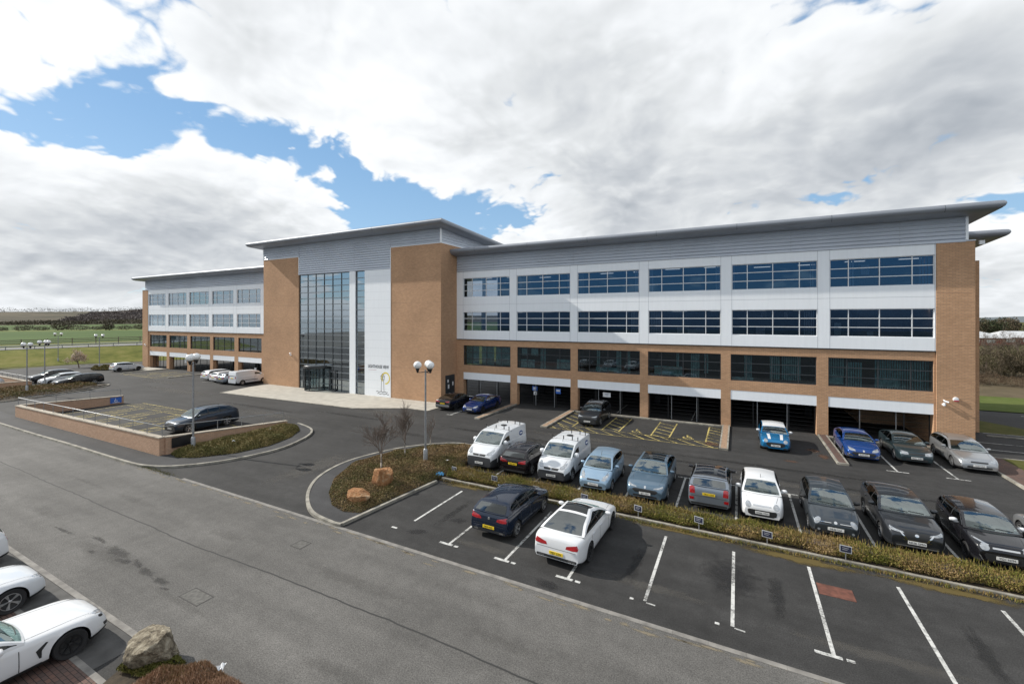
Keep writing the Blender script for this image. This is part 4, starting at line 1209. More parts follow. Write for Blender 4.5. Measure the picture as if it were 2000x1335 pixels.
# base ground: rough grass to the horizon
M_grass = leafmat('x_', [(0, (0, 0, 0)), (1, (0, 0, 0))])
def grassmat(name, stops, sc=(.02, .3)):
    m = bpy.data.materials.new(name); m.use_nodes = True; nt = m.node_tree; b = nt.nodes['Principled BSDF']; L = nt.links.new
    tc = N(nt, 'ShaderNodeTexCoord')
    n1 = N(nt, 'ShaderNodeTexNoise', Scale=sc[0], Detail=6., Roughness=.6); L(tc.outputs['Object'], n1.inputs['Vector'])
    n2 = N(nt, 'ShaderNodeTexNoise', Scale=sc[1], Detail=8., Roughness=.75); L(tc.outputs['Object'], n2.inputs['Vector'])
    mx = N(nt, 'ShaderNodeMix'); mx.inputs['Factor'].default_value = .5; L(n1.outputs['Fac'], mx.inputs['A']); L(n2.outputs['Fac'], mx.inputs['B'])
    r = ramp(nt, mx.outputs['Result'], stops); L(r.outputs['Color'], b.inputs['Base Color'])
    b.inputs['Roughness'].default_value = .95; b.inputs['Specular IOR Level'].default_value = .1
    return m
M_verge = grassmat('verge_grass', [(.35, (.045, .055, .015)), (.5, (.085, .085, .025)), (.65, (.13, .115, .05))], (.05, .8))
M_bank = grassmat('bank_grass', [(.36, (.055, .065, .012)), (.46, (.10, .11, .018)), (.54, (.15, .145, .035)), (.66, (.20, .17, .07))], (.06, .5))
M_field = grassmat('field_green', [(.35, (.042, .075, .018)), (.5, (.058, .096, .024)), (.65, (.085, .12, .036))], (.01, .05))
M_field2 = grassmat('field_pale', [(.35, (.10, .12, .03)), (.65, (.17, .18, .06))], (.01, .1))
M_hill = grassmat('hill_scrub', [(.38, (.030, .032, .018)), (.5, (.070, .060, .040)), (.62, (.125, .105, .068))], (.006, .03))
M_brownfield = grassmat('brown_field', [(.35, (.06, .05, .028)), (.5, (.10, .08, .05)), (.65, (.14, .11, .07))], (.03, .4))
M_soil = mat('soil', (.045, .033, .02), .95, noise=(5., .4), bump=(12., .4))

mb = MB(); mb.poly([(-2600, -400), (1500, -400), (1500, 2600), (-2600, 2600)], -.12); struct(mb, 'ground', M_verge)
mb = MB(); mb.poly([(-107.6, -190), (90, -190), (90, 30), (30, 30), (30, 37.7), (13.5, 37.7), (13.5, 62), (-99, 62), (-111.5, 34.5)], 0.); struct(mb, 'car_park', M_lot)
mb = MB(); mb.poly([(-1500, -400), (900, -400), (900, -191), (-108, -191), (-108, 8), (-300, 60), (-1500, 330)], -.06); struct(mb, 'rear_ground', mat('rear_ground_brown', (.075, .070, .062), .95, noise=(.02, .3)))
mb = MB(); mb.poly([(-4000, -3000), (-230, -3000), (-230, -90), (-700, 40), (-4000, 900)], -.03); struct(mb, 'sea', mat('grey_sea', (.24, .27, .29), .5, noise=(.01, .15)))
# grey road in front, from the near kerb to the flush channel
mb = MB(); mb.poly([(-140, 5.92), (60, 5.92), (60, 12.72), (-140, 12.72)], .004); struct(mb, 'road', M_road)
mb = MB()
x = -26.8
while x < 60: mb.box(x, x + .895, 12.70, 12.86, -.05, .013); x += .90
struct(mb, 'kerb', M_kerbflush)
x = -60.; mb = MB()
while x < -14.2: mb.box(x, x + .895, 5.78, 5.94, -.05, .014); x += .90
struct(mb, 'kerb_near', M_kerbflush)
# crack line, patches and stains in the road
mb = MB(); pts = [(-45 + i * .35, 9.2 + .02 * math.sin(i * .31) + rng.normal() * .012 + (.3 if i * .35 > 26 else 0) * min(1, max(0, (i * .35 - 26) / 8))) for i in range(150)]
mb.strip(pts, .05, .008)
struct(mb, 'road_joint', mat('bitumen_joint', (.025, .025, .024), .8))
def blotch(mb, cx, cy, rx, ry, z, rot=0., n=26, jag=.2):
    """flat patch that thins out towards its rim ('fall' = 1 in the middle, 0 at the edge)"""
    if not hasattr(mb, 'fall'): mb.fall = []
    o = len(mb.v); mb.v.append((cx, cy, z)); mb.fall.append(1.)
    qs = [1 + rng.uniform(-jag, jag) for _ in range(n)]
    for t_, fl in ((.4, .8), (.75, .4), (1.15, 0.)):
        for k in range(n):
            t = 2 * PI * k / n; q = qs[k] * t_; a, b = rx * q * math.cos(t), ry * q * math.sin(t)
            mb.v.append((cx + a * math.cos(rot) - b * math.sin(rot), cy + a * math.sin(rot) + b * math.cos(rot), z)); mb.fall.append(fl)
    for k in range(n):
        k2 = (k + 1) % n; mb.f.append((o, o + 1 + k, o + 1 + k2)); mb.m.append(0)
        for r in (0, 1): a = o + 1 + r * n; mb.f.append((a + k, a + n + k, a + n + k2, a + k2)); mb.m.append(0)
def stainmat(name, col, scale=1.6, th=.5, amax=1.):
    """worn stain with ragged thinning edges"""
    m = bpy.data.materials.new(name); m.use_nodes = True; nt = m.node_tree; b = nt.nodes['Principled BSDF']; L = nt.links.new
    tc = N(nt, 'ShaderNodeTexCoord'); n1 = N(nt, 'ShaderNodeTexNoise', Scale=scale, Detail=8., Roughness=.7); L(tc.outputs['Object'], n1.inputs['Vector'])
    at = N(nt, 'ShaderNodeAttribute'); at.attribute_name = 'fall'
    ad = N(nt, 'ShaderNodeMath', _operation='MULTIPLY_ADD'); L(at.outputs['Fac'], ad.inputs[0]); ad.inputs[1].default_value = .55; L(n1.outputs['Fac'], ad.inputs[2])
    mr = N(nt, 'ShaderNodeMapRange'); mr.inputs['From Min'].default_value = th + .20; mr.inputs['From Max'].default_value = th + .52; mr.inputs['To Max'].default_value = amax; L(ad.outputs[0], mr.inputs['Value'])
    L(mr.outputs['Result'], b.inputs['Alpha']); b.inputs['Base Color'].default_value = (*col, 1); b.inputs['Roughness'].default_value = .85
    return m
def stain(mb, name, m, kind='structure'):
    o = mb.obj(name, m); a = o.data.attributes.new('fall', 'FLOAT', 'POINT')
    if len(mb.fall) == len(o.data.vertices): a.data.foreach_set('value', mb.fall)
    return tag(o, kind=kind)
mb = MB()
for cx, cy, rx, ry, ro in ((-20.5, 7.65, 1.1, .30, -.05), (-19.6, 7.45, .7, .16, .1), (-18.9, 7.6, .6, .14, -.2), (-18.1, 7.5, .7, .2, -.1), (-17.0, 7.45, .6, .2, 0), (-16.4, 7.3, .3, .08, .2), (-22.3, 7.75, .8, .14, 0), (-24.6, 7.4, 1.0, .12, .05), (-21.4, 7.2, .3, .1, 0)): blotch(mb, cx, cy, rx, ry, .0065, ro)
stain(mb, 'road_stain', stainmat('oil_stain', (.035, .034, .032), 5., .50, .6))
mb = MB(); blotch(mb, -11.6, 14.0, .55, .3, .005, .3); blotch(mb, -10.7, 15.6, .5, .3, .005, .1); blotch(mb, -5.5, 13.2, .5, .3, .005); blotch(mb, -.2, 16.4, 1.0, 1.6, .0042)
stain(mb, 'oil_stain', stainmat('oil_stain_dark', (.012, .012, .013), 2.4, .46, .6))
mb = MB()
for cx, cy, rx, ry in ((2.9, 31.4, .5, .28), (-1.6, 33.2, .8, .7), (4.8, 33.4, .4, .8), (4.4, 34.6, .5, .6)): blotch(mb, cx, cy, rx, ry, .0075)
stain(mb, 'rust_stain', stainmat('rust', (.10, .05, .028), 2., .47, .7))
mb = MB()
for cx, cy, rx, ry in ((-6, 28.3, 9, .35), (2, 29.6, 8, .3), (-16, 28.6, 7, .4), (-24, 25.5, 5, .5), (6, 27.6, 6, .25), (-30, 28, 7, .4), (-42, 26.5, 8, .5), (-11.3, 16.2, .25, 1.6), (-3.2, 15.6, .25, 1.5), (1.1, 16., .3, 1.5), (5.7, 15.6, .3, 1.6), (-5.2, 33.5, 3., .3)): blotch(mb, cx, cy, rx, ry, .0038)
stain(mb, 'tyre_marks', stainmat('tyre_grime', (.016, .016, .016), 3., .46, .55))
mb = MB()
for cx, cy, rx, ry in ((-10, 30.5, 6, .6), (3, 26.9, 7, .5), (-28, 30.2, 5, .8), (-22, 17.5, 1.2, 3.5), (-38, 25, 6, 1.), (-2.6, 14.6, 2.2, .35), (3.3, 14.3, 2.5, .3), (-8.6, 14.2, 2., .3), (-60, 28, 9, 1.2), (-70, 31, 7, 1.)): blotch(mb, cx, cy, rx, ry, .0034)
stain(mb, 'dust_patches', stainmat('pale_dust', (.085, .08, .072), 3., .44, .5))
mb = MB()
for k in range(16):
    blotch(mb, -34 + k * 3.1 + rng.uniform(-1, 1), 7.4 + (k % 2) * 2.9 + rng.uniform(-.4, .4), rng.uniform(1.6, 3.4), rng.uniform(.16, .4), .0058)
stain(mb, 'road_grime', stainmat('road_grime', (.06, .057, .051), 4., .48, .16))
mb = MB()
for k in range(90): blotch(mb, -34 + k * .5 + rng.uniform(-.3, .3), 12.58 + rng.normal() * .10, rng.uniform(.1, .5), rng.uniform(.03, .10), .0062)
stain(mb, 'gutter_grit', stainmat('gutter_grit', (.20, .17, .12), 9., .44, .8), 'stuff')
# red repair patch and covers
mb = MB(); mb.box(2.30, 3.25, 16.72, 17.38, .0, .008); tag(mb.obj('repair_patch', mat('red_oxide', (.12, .045, .03), .9, noise=(4., .4))), kind='structure')
def manhole(x, y, w, h, rz, lab, m, zz=.006):
    o = empty('manhole_cover', (x, y, zz), rz, lab, 'manhole cover')
    b = MB(); b.box(-w / 2, w / 2, -h / 2, h / 2, -.004, .003); b.obj('lid', m, o)
    b = MB(); f = .035
    for q in ((-w / 2 - f, w / 2 + f, -h / 2 - f, -h / 2 - .004), (-w / 2 - f, w / 2 + f, h / 2 + .004, h / 2 + f), (-w / 2 - f, -w / 2 - .004, -h / 2, h / 2), (w / 2 + .004, w / 2 + f, -h / 2, h / 2)): b.box(*q, -.004, .005)
    b.obj('frame', mat('cover_frame', (.045, .043, .04), .8), o); return o
manhole(-15.05, 7.55, .95, .45, .0, 'rectangular iron cover with a pale spot set in the grey road near the big boulder', mat('cover_iron', (.085, .082, .075), .8, noise=(8., .4)))
manhole(-14.95, 11.15, .5, .45, 0., 'small square iron gully cover in the road beside the shrub island', mat('cover_iron'))
# flowing kerbs, footways and beds
def region(name, pts, z, m): mb = MB(); mb.poly(pts, z); return struct(mb, name, m)
# left island: footway in front of the retaining wall, round nose, bed
lk = [(-100, 12.55), (-53.5, 12.42), (-41, 12.55), (-33, 12.6), (-30.6, 12.85), (-29.0, 13.7), (-27.6, 15.6), (-26.98, 18.3), (-27.6, 20.6), (-28.6, 22.2), (-29.9, 23.1), (-32.2, 23.75)]
lkc = arc(lk, 8)
region('footway_left', lkc + [(-32.2, 14.0), (-100, 14.0)], .105, M_path)
mb = MB(); mb.strip(lkc, .15, -.02, h=.145); struct(mb, 'kerb_left', M_conc)
# main shrub island
rk = [(-14.2, 18.95), (-14.6, 24.9), (-17.2, 25.0), (-19.2, 23.4), (-20.3, 21.5), (-20.91, 18.8), (-20.35, 16.4), (-18.95, 14.55), (-17.0, 13.2), (-15.3, 12.86), (-14.75, 12.9)]
rkc = arc(rk[1:], 8)
region('footway_island', rkc + [(-14.35, 18.7), (-14.3, 19.2), (-14.4, 24.6)], .105, M_path)
mb = MB(); mb.strip(rkc, .15, -.02, h=.145); mb.strip([(-14.78, 12.95), (-14.55, 15.4), (-14.22, 18.7)], .14, -.02, h=.14); struct(mb, 'kerb_island', M_conc)
# hedge strip with kerb on the near side
region('hedge_soil', [(-14.2, 19.25), (60, 19.25), (60, 20.75), (-14.2, 20.75)], .10, M_soil)
mb = MB(); x = -14.2
while x < 60: mb.box(x, x + .905, 19.12, 19.25, -.02, .12); x += .915
x = -14.2
while x < 60: mb.box(x, x + .905, 20.72, 20.85, -.02, .10); x += .915
struct(mb, 'kerb_hedge', M_conc)
mb = MB(); blotch(mb, -12.6, 18.95, 1.6, .28, .006, .03); blotch(mb, -9.6, 18.95, 1.5, .2, .006); blotch(mb, 2.0, 18.75, 2.2, .3, .006); blotch(mb, 6, 18.8, 2., .25, .006); blotch(mb, -2., 18.95, 2.5, .2, .006)
stain(mb, 'moss', stainmat('moss_patch', (.085, .06, .012), 3., .36), 'stuff')
# pale entrance paving
region('entrance_paving', [(-55.9, 36.38), (-53.9, 29.6), (-33.1, 30.35), (-28.4, 32.75), (-25.95, 32.7), (-25.95, 39.28), (-27.0, 39.28), (-27.0, 36.38)], .02, M_pave)
mb = MB(); mb.strip([(-53.95, 29.62), (-33.1, 30.37), (-28.4, 32.78), (-25.95, 32.7)], .14, .0, h=.045); struct(mb, 'paving_edge', M_conc)
# raised strips between the bays under the columns
for k, (x0, x1) in enumerate(((5.28, 5.86), (-1.10, -.55), (-14.05, -13.5), (-20.3, -19.78))):
    mb = MB(); mb.box(x0 + .10, x1 - .10, 32.1, 39.2, -.02, .121); struct(mb, 'strip_paving', M_paver if k < 1 else mat('strip_brick', (.30, .20, .13), .9, noise=(8., .3)))
    mb = MB(); mb.box(x0, x0 + .098, 32.0, 39.2, -.02, .125); mb.box(x1 - .098, x1, 32.0, 39.2, -.02, .125); mb.box(x0 + .1, x1 - .1, 32.0, 32.098, -.02, .125); struct(mb, 'strip_kerb', M_conc)
mb = MB(); mb.box(-13.5, -1.12, 38.75, 39.05, -.02, .10); mb.box(5.9, 11.9, 38.75, 39.05, -.02, .10); struct(mb, 'kerb_wall', M_conc)
mb = MB(); mb.box(5.9, 11.9, 39.06, 39.28, -.02, .09); struct(mb, 'brick_edging', M_paver)
# left wing: kerbs and pale slabs along the foot
mb = MB(); mb.box(-93.8, -87.2, 36.4, 39.2, -.02, .03); struct(mb, 'paving_left_wing', M_pave)
mb = MB(); mb.box(-87.2, -86.75, 33., 39.2, -.02, .12); mb.box(-74.2, -73.8, 33.3, 39.2, -.02, .12); struct(mb, 'kerb_left_wing', M_conc)
# ---- markings
def dirline(mb, p, q, w=.1, z=.006): mb.strip([p, q], w, z)
mb = MB()
for k, x in enumerate((-12.35, -9.9, -7.45, -5.05, -2.54, -.13, 2.21, 4.62, 7.02)):
    dirline(mb, (x, 13.8 if k not in (0,) else 14.7), (x, 18.35 - .05 * (k % 3)))
    if k == 0: mb.strip([(x - .5, 13.86), (x - .22, 13.86)], .1, .006)
    elif k in (4, 5): mb.strip([(x - .45, 13.74), (x - .33, 13.74)], .1, .0065); mb.strip([(x + .05, 13.74), (x + .32, 13.72)], .06, .0065)
    else: mb.strip([(x - .42, 13.78), (x + .18, 13.78)], .12, .0065); mb.strip([(x + .26, 13.78), (x + .44, 13.78)], .11, .0065)
for x in (-11.95, -9.6, -7.22, -4.87, -2.53, -.05, 2.27, 4.68, 7.12, 9.5, 11.9):
    dirline(mb, (x, 20.95), (x, 25.5)); mb.strip([(x - .38, 25.52), (x + .38, 25.52)], .09, .0065)
for x in (8.08, 10.62):
    dirline(mb, (x, 32.1), (x, 37.6)); mb.strip([(x - .5, 32.05), (x + .5, 32.05)], .1, .0065)
dirline(mb, (-23.1, 32.4), (-23.1, 38.)); mb.strip([(-23.5, 32.4), (-22.8, 32.4)], .1, .0065)
for x in (-62.6, -65.2): dirline(mb, (x, 33.4), (x, 38.))
for x in (-9.9, -3.5): mb.strip([(x, 40.2), (x, 44.5)], .1, .006)
for x in (-3, 0, 3.3): pass
tag(mb.obj('bay_markings', M_white), kind='structure')
def hatch(mb, x0, x1, y0, y1, step, ang, w=.09, z=.0065):
    """diagonal bars clipped to a rectangle"""
    t = math.tan(ang); c = y0 - abs(t) * (x1 - x0)
    while c < y1 + abs(t) * (x1 - x0):
        pts = []
        for x, y in ((x0, c), (x1, c + t * (x1 - x0))): pts.append([x, y])
        (ax, ay), (bx, by) = pts
        # clip in y
        def cl(px, py, qx, qy):
            if py < y0: s_ = (y0 - py) / (qy - py); return px + (qx - px) * s_, y0
            if py > y1: s_ = (y1 - py) / (qy - py); return px + (qx - px) * s_, y1
            return px, py
        if not (max(ay, by) < y0 or min(ay, by) > y1):
            a = cl(ax, ay, bx, by); b = cl(bx, by, ax, ay)
            if math.hypot(a[0] - b[0], a[1] - b[1]) > .15: mb.strip([a, b], w, z)
        c += step
def wheelchair(mb, cx, cy, s, z=.0065, w=.1):
    P = lambda x, y: (cx + x * s, cy + y * s)
    mb.strip([P(.42 * math.cos(t) - .05, .42 * math.sin(t) - .28) for t in np.linspace(2.2, 5.9, 14)], w, z)
    mb.strip([P(-.10, .62), P(-.05, .05), P(.36, .0), P(.52, -.62)], w, z + .0004); mb.strip([P(-.08, .34), P(.30, .32)], w, z + .0008)
    mb.strip([P(.52, -.62), P(.72, -.55)], w, z); mb.poly([P(-.10 + .13 * math.cos(t), .82 + .13 * math.sin(t)) for t in np.linspace(0, 2 * PI, 12)[:-1]], z)
mb = MB()
# disabled bays by the building
yb0, yb1, yt = 32.3, 33.55, 38.3
for x in (-11.85, -9.45, -8.15, -5.75, -4.45, -2.0): mb.strip([(x, yb1), (x, yt)], .1, .006)
mb.strip([(-13.4, yb0), (-1.15, yb0)], .07, .0068); mb.strip([(-11.85, yb1), (-2., yb1)], .05, .0068)
hatch(mb, -13.4, -11.9, yb1 - .5, yt, 1.05, -.62); hatch(mb, -9.4, -8.2, yb1, yt, 1.0, -.62); hatch(mb, -5.7, -4.5, yb1, yt, 1.0, -.5); hatch(mb, -1.95, -1.15, yb1, yt, .85, -.5)
hatch(mb, -13.3, -1.2, yb0 + .05, yb1 - .06, 1.0, -.72)
wheelchair(mb, -6.95, 34.35, .62); wheelchair(mb, -3.25, 34.3, .62); wheelchair(mb, -10.7, 34.35, .6)
# enclosure on the left
for x in (-54.6, -52.2, -51., -48.6, -47.4, -45., -43.8, -41.4, -40.2, -36., -34.4): mb.strip([(x, 16.2), (x, 21.0)], .1, .006)
for a in (-52.1, -48.5, -44.9, -41.3): hatch(mb, a, a + 1.0, 16.2, 21.0, .95, .6)
hatch(mb, -54.6, -40.4, 21.1, 22.3, 1.1, .7); mb.strip([(-54.6, 22.35), (-40.4, 22.35)], .07, .0068); mb.strip([(-54.6, 21.05), (-36, 21.05)], .07, .0068)
for x in (-49.8, -46.2, -42.6, -39.): wheelchair(mb, x, 18.6, .7)
# hatched bays by the left wing
for x in (-84, -81.6, -80.4, -78., -76.8, -74.6): mb.strip([(x, 33.6), (x, 38.)], .1, .006)
for a in (-81.5, -77.9): hatch(mb, a, a + 1., 33.6, 38., 1., .6)
hatch(mb, -86, -74.6, 32.4, 33.5, 1.1, .7); mb.strip([(-86, 32.35), (-74.6, 32.35)], .07, .0068)
for x in (-82.8, -79.2, -75.7): wheelchair(mb, x, 35.4, .7)
tag(mb.obj('hatched_markings', M_yellow), kind='structure')
# right-hand side road and verge beyond the end of the building
region('side_verge', [(13.0, 31.0), (20.5, 31.0), (20.5, 37.6), (13.0, 37.6)], .105, M_verge)
mb = MB(); mb.strip([(13.0, 30.9), (13.0, 37.7), (20.6, 37.7)], .14, -.02, h=.14); mb.strip([(16.4, 44.9), (24., 44.9)], .14, -.02, h=.1); struct(mb, 'kerb_side', M_conc)
mb = MB(); mb.box(13.08, 14.4, 31.0, 37.6, .08, .112); struct(mb, 'side_paving', M_paver)
region('rear_verge', [(16.45, 46.2), (16.45, 54), (19.5, 50.), (22., 46.0)], -.008, M_verge)
region('rear_car_park', [(14, 37.8), (70, 37.8), (70, 57.5), (14, 57.5)], -.012, M_lot)
mb = MB(); mb.strip([(16.6, 46.), (22.5, 46.)], .1, .002); mb.strip([(14.2, 42.4), (26, 42.4)], .1, .002); mb.strip([(14.3, 40.3), (26, 40.3)], .1, .002)
mb.strip([(22.5, 55.5), (27, 52)], .12, .002); tag(mb.obj('rear_markings', M_white), kind='structure')
region('near_pavers', [(-60, -2), (-12.9, -2), (-13.6, 4.75), (-60, 4.75)], .006, M_paver)
region('near_apron', [(-60, 4.76), (-14.2, 4.76), (-14.2, 5.77), (-60, 5.77)], .005, mat('apron_asphalt', (.07, .068, .065), .9, noise=(2., .3), bump=(30, .2)))
mb = MB(); x = -60.
while x < -13.2: mb.box(x, x + .895, 4.66, 4.80, -.02, .012); x += .9
mb.strip([(-13.4, 4.7), (-12.9, 3.0), (-12.4, -2)], .14, .0, h=.03)
struct(mb, 'kerb_pavers', M_kerbflush)
region('near_bed', [(-13.9, 5.75), (-13.4, 4.7), (-12.8, 3.0), (-12.3, -2), (-4, -2), (-9.6, 5.75)], .03, M_soil)

# ---- retaining wall with railing
def wallrun(mb, cp, pts, th, hts, cop=.07):
    """brick wall along pts with top heights hts; coping added to cp"""
    for (p, q, h0, h1) in zip(pts[:-1], pts[1:], hts[:-1], hts[1:]):
        p, q = Vector(p), Vector(q); d = (q - p).normalized(); nn = Vector((-d.y, d.x)) * th / 2
        a = [p - nn, q - nn, q + nn, p + nn]; hh = [h0, h1, h1, h0]
        mb.add([(*v, -.05) for v in a] + [(*v, h) for v, h in zip(a, hh)], [(4, 5, 6, 7), (0, 1, 5, 4), (2, 3, 7, 6), (1, 2, 6, 5), (3, 0, 4, 7)])
        n2 = nn * 1.22; e = d * .03; c = [p - n2 - e, q - n2 + e, q + n2 + e, p + n2 - e]
        cp.add([(*v, h + .003) for v, h in zip(c, hh)] + [(*v, h + cop) for v, h in zip(c, hh)], [(3, 2, 1, 0), (4, 5, 6, 7), (0, 1, 5, 4), (2, 3, 7, 6), (1, 2, 6, 5), (3, 0, 4, 7)])
def railing(par, pts, base, n, h=.62, m=M_steel, topm=None):
    P = [Vector(p) for p in pts]; L = [(b - a).length for a, b in zip(P[:-1], P[1:])]
    for i, (a, b) in enumerate(zip(P[:-1], P[1:])):
        z0, z1 = base[i], base[i + 1]; k = n[i]
        for j in range(k + 1):
            if j == 0 and i > 0: continue
            t = j / k; q = a + (b - a) * t; z = z0 + (z1 - z0) * t
            r = MB(); r.tube([(0, 0, 0), (0, 0, h)], .022, 6); r.obj('post', m, par, smooth=50, loc=(q.x - par.location.x, q.y - par.location.y, z))
    r = MB(); r.tube([(p.x - par.location.x, p.y - par.location.y, z + h + .02) for p, z in zip(P, base)], .028, 8); r.obj('handrail', topm or m, par, smooth=50)
wroot = empty('retaining_wall', (-44., 14.0, 0), 0, 'long brick retaining wall with stone coping and metal railing round the hatched bays', 'wall')
mb = MB(); cp = MB()
wallrun(mb, cp, [(-56.3, 14.0), (-32.2, 14.2)], .3, [1.02, 1.18]); wallrun(mb, cp, [(-32.2, 14.36), (-32.05, 22.6)], .3, [1.18, .50]); wallrun(mb, cp, [(-56.4, 14.16), (-56.3, 21.4)], .3, [1.02, .72])
for b, nm, m in ((mb, 'brickwork', M_brickred), (cp, 'coping', M_cop)):
    o = b.obj(nm, m, wroot); o.location = (44, -14., 0)
railing(wroot, [(-56.3, 21.2), (-56.35, 14.05), (-32.3, 14.25), (-32.1, 22.4)], [.79, 1.09, 1.25, .58], [3, 13, 5])
# plaque on the wall
mb = MB(); mb.box(-.02, .02, -.62, .62, -.32, .32); sg = mb.obj('sign_board', mat('sign_black', (.012, .012, .014), .35), None, loc=(-31.97, 15.25, .78)); tag(sg, 'dark rectangular sign board fixed to the brick wall end beside the shrub bed', 'sign')
mb = MB(); mb.box(-.45, .45, -.02, .02, -.28, .28); ps = mb.obj('parking_sign', M_signblue, None, loc=(-56.9 + .0, 21.6, .45)); ps.rotation_euler = (0, 0, PI / 2 - .0)
ps.location = (-56.10, 20.75, .42); tag(ps, 'blue disabled parking sign on the inner face of the far brick wall end', 'sign')
mb = MB()
wheel = MB(); 
for k in range(10):
    a, b = 2.2 + 3.7 * k / 10, 2.2 + 3.7 * (k + 1) / 10
    wheel.quad(*[(r * math.cos(t), -.023, r * math.sin(t) - .05) for r, t in ((.10, a), (.14, a), (.14, b), (.10, b))])
wheel.box(-.06, -.02, -.023, -.021, -.05, .2); wheel.box(-.02, .12, -.023, -.021, -.03, .01); wheel.box(-.28, .28, -.023, -.021, -.25, -.21); wheel.obj('symbol', M_signwhite, ps)
# second enclosure at the far left
w2 = empty('retaining_wall', (-80., 18.6, 0), 0, 'lower brick wall with pale coping at the far left around a second parking enclosure', 'wall')
mb = MB(); cp = MB(); wallrun(mb, cp, [(-79.3, 14.0), (-79.0, 20.6)], .3, [.95, .85]); wallrun(mb, cp, [(-79.2, 20.75), (-100., 21.1)], .3, [.75, .70]); wallrun(mb, cp, [(-110., 14.0), (-79.45, 14.0)], .3, [.95, .95])
for b, nm, m in ((mb, 'brickwork', M_brickred), (cp, 'coping', M_cop)):
    o = b.obj(nm, m, w2); o.location = (80, -18.6, 0)
railing(w2, [(-79.3, 20.8), (-99., 21.1)], [.82, .77], [9], .5)
region('bed_soil_far', arc([(-78.8, 13.2), (-72, 13.0), (-68.5, 15.2), (-69.5, 19.6), (-72.8, 25.3), (-74.6, 26.0), (-78.6, 21.5)], 6), .10, M_soil)
mb = MB(); mb.strip(arc([(-100, 12.6), (-72, 12.7), (-68.2, 14.6), (-68.6, 19.4), (-71.9, 25.4), (-74.2, 26.4), (-76, 25.2)], 8), .14, -.02, h=.14); struct(mb, 'kerb_far_left', M_conc)

# ---- lamp posts
def lamp(x, y, h, n, rz, label, scale=1.):
    r = empty('street_lamp', (x, y, 0), rz, label, 'street lamp', 'white globe lamp posts')
    b = MB(); b.lathe([(.001, 0), (.13, 0), (.13, .95), (.10, 1.02), (.062, 1.06)], n=12); b.obj('base', M_steel, r, smooth=40)
    b = MB(); b.lathe([(.062, 1.05), (.05, h - .55), (.05, h - .30), (.001, h - .28)], n=12); b.obj('pole', M_steel, r, smooth=40)
    for k in range(n):
        a = 2 * PI * k / n; dx, dy = math.cos(a), math.sin(a); e = .46
        b = MB(); b.tube([(0, 0, h - .42), (dx * e * .6, dy * e * .6, h - .44), (dx * e, dy * e, h - .42)], .022, 6)
        b.lathe([(.001, h - .46), (.05, h - .45), (.065, h - .38), (.10, h - .28), (.13, h - .17), (.13, h - .13)], (dx * e, dy * e, 0), n=12)
        ar = b.obj('arm', M_black if k >= 0 else M_steel, r, smooth=40)
        g = MB(); R0 = .235; g.lathe([(R0 * math.sin(t), h + R0 * math.cos(t) * .96) for t in np.linspace(.002, PI * .84, 12)], (dx * e, dy * e, 0), n=20); g.obj('globe', M_globe, ar, smooth=80)
    return r
lamp(-16.35, 20.45, 5.98, 3, -.25, 'tall lamp post with three white globes standing in the shrub island')
lamp(-31.35, 15.55, 6.2, 2, -.85, 'lamp post with two white globes beside the end of the retaining wall')
lamp(-72.3, 18.7, 5.75, 2, .35, 'twin globe lamp post at far left before the front of a parked dark car')
lamp(-77.9, 20.9 + .8, 5.75, 3, .55, 'lamp post with three white globes in front of the black estate car')
lamp(-116.9, 34.4, 5.75, 2, .9, 'distant twin globe lamp post against the grass bank, left of the blossom tree')
lamp(-96.3, 33.4, 5.85, 2, .9, 'distant twin globe lamp post by the low shrubs, right of the blossom tree')

# ---- small bay signs on stakes along the hedge
sx = [(-13.72, 19.65), (-11.1, 19.47), (-8.63, 19.2), (-6.26, 19.35), (-3.82, 19.25), (-1.4, 19.28), (1.0, 19.2), (3.42, 19.25)]
near = ['in front of the first white van', 'in front of the black hatchback between the vans', 'in front of the second white van', 'in front of the pale blue hatchback', 'in front of the slate blue glass roofed car',
        'in front of the silver crossover with a black roof', 'in front of the small white hatchback', 'in front of the grey bubble shaped hatchback']
for k, (x, y) in enumerate(sx):
    r = empty('bay_sign', (x, y, .1), -.15 + .1 * math.sin(k), 'dark name board on a stake ' + near[k], 'sign', 'bay name boards in the hedge')
    b = MB(); b.box(-.015, .015, -.012, .012, 0, .42); b.obj('stake', M_steel, r)
    b = MB(); b.box(-.175, .175, -.025, -.013, .275, .525); p = b.obj('board', mat('board_grey', (.42, .43, .45), .5), r)
    b = MB(); b.box(-.15, .15, -.029, -.0255, .30, .50); b.obj('name_plate', mat('plate_navy', (.02, .024, .05), .4), p)
    b = MB()
    for q in range(2): b.box(-.10, .09 - .04 * q, -.031, -.0292, .43 - .06 * q, .45 - .06 * q)
    b.obj('lettering', mat('ink_grey', (.3, .31, .33), .5), p)
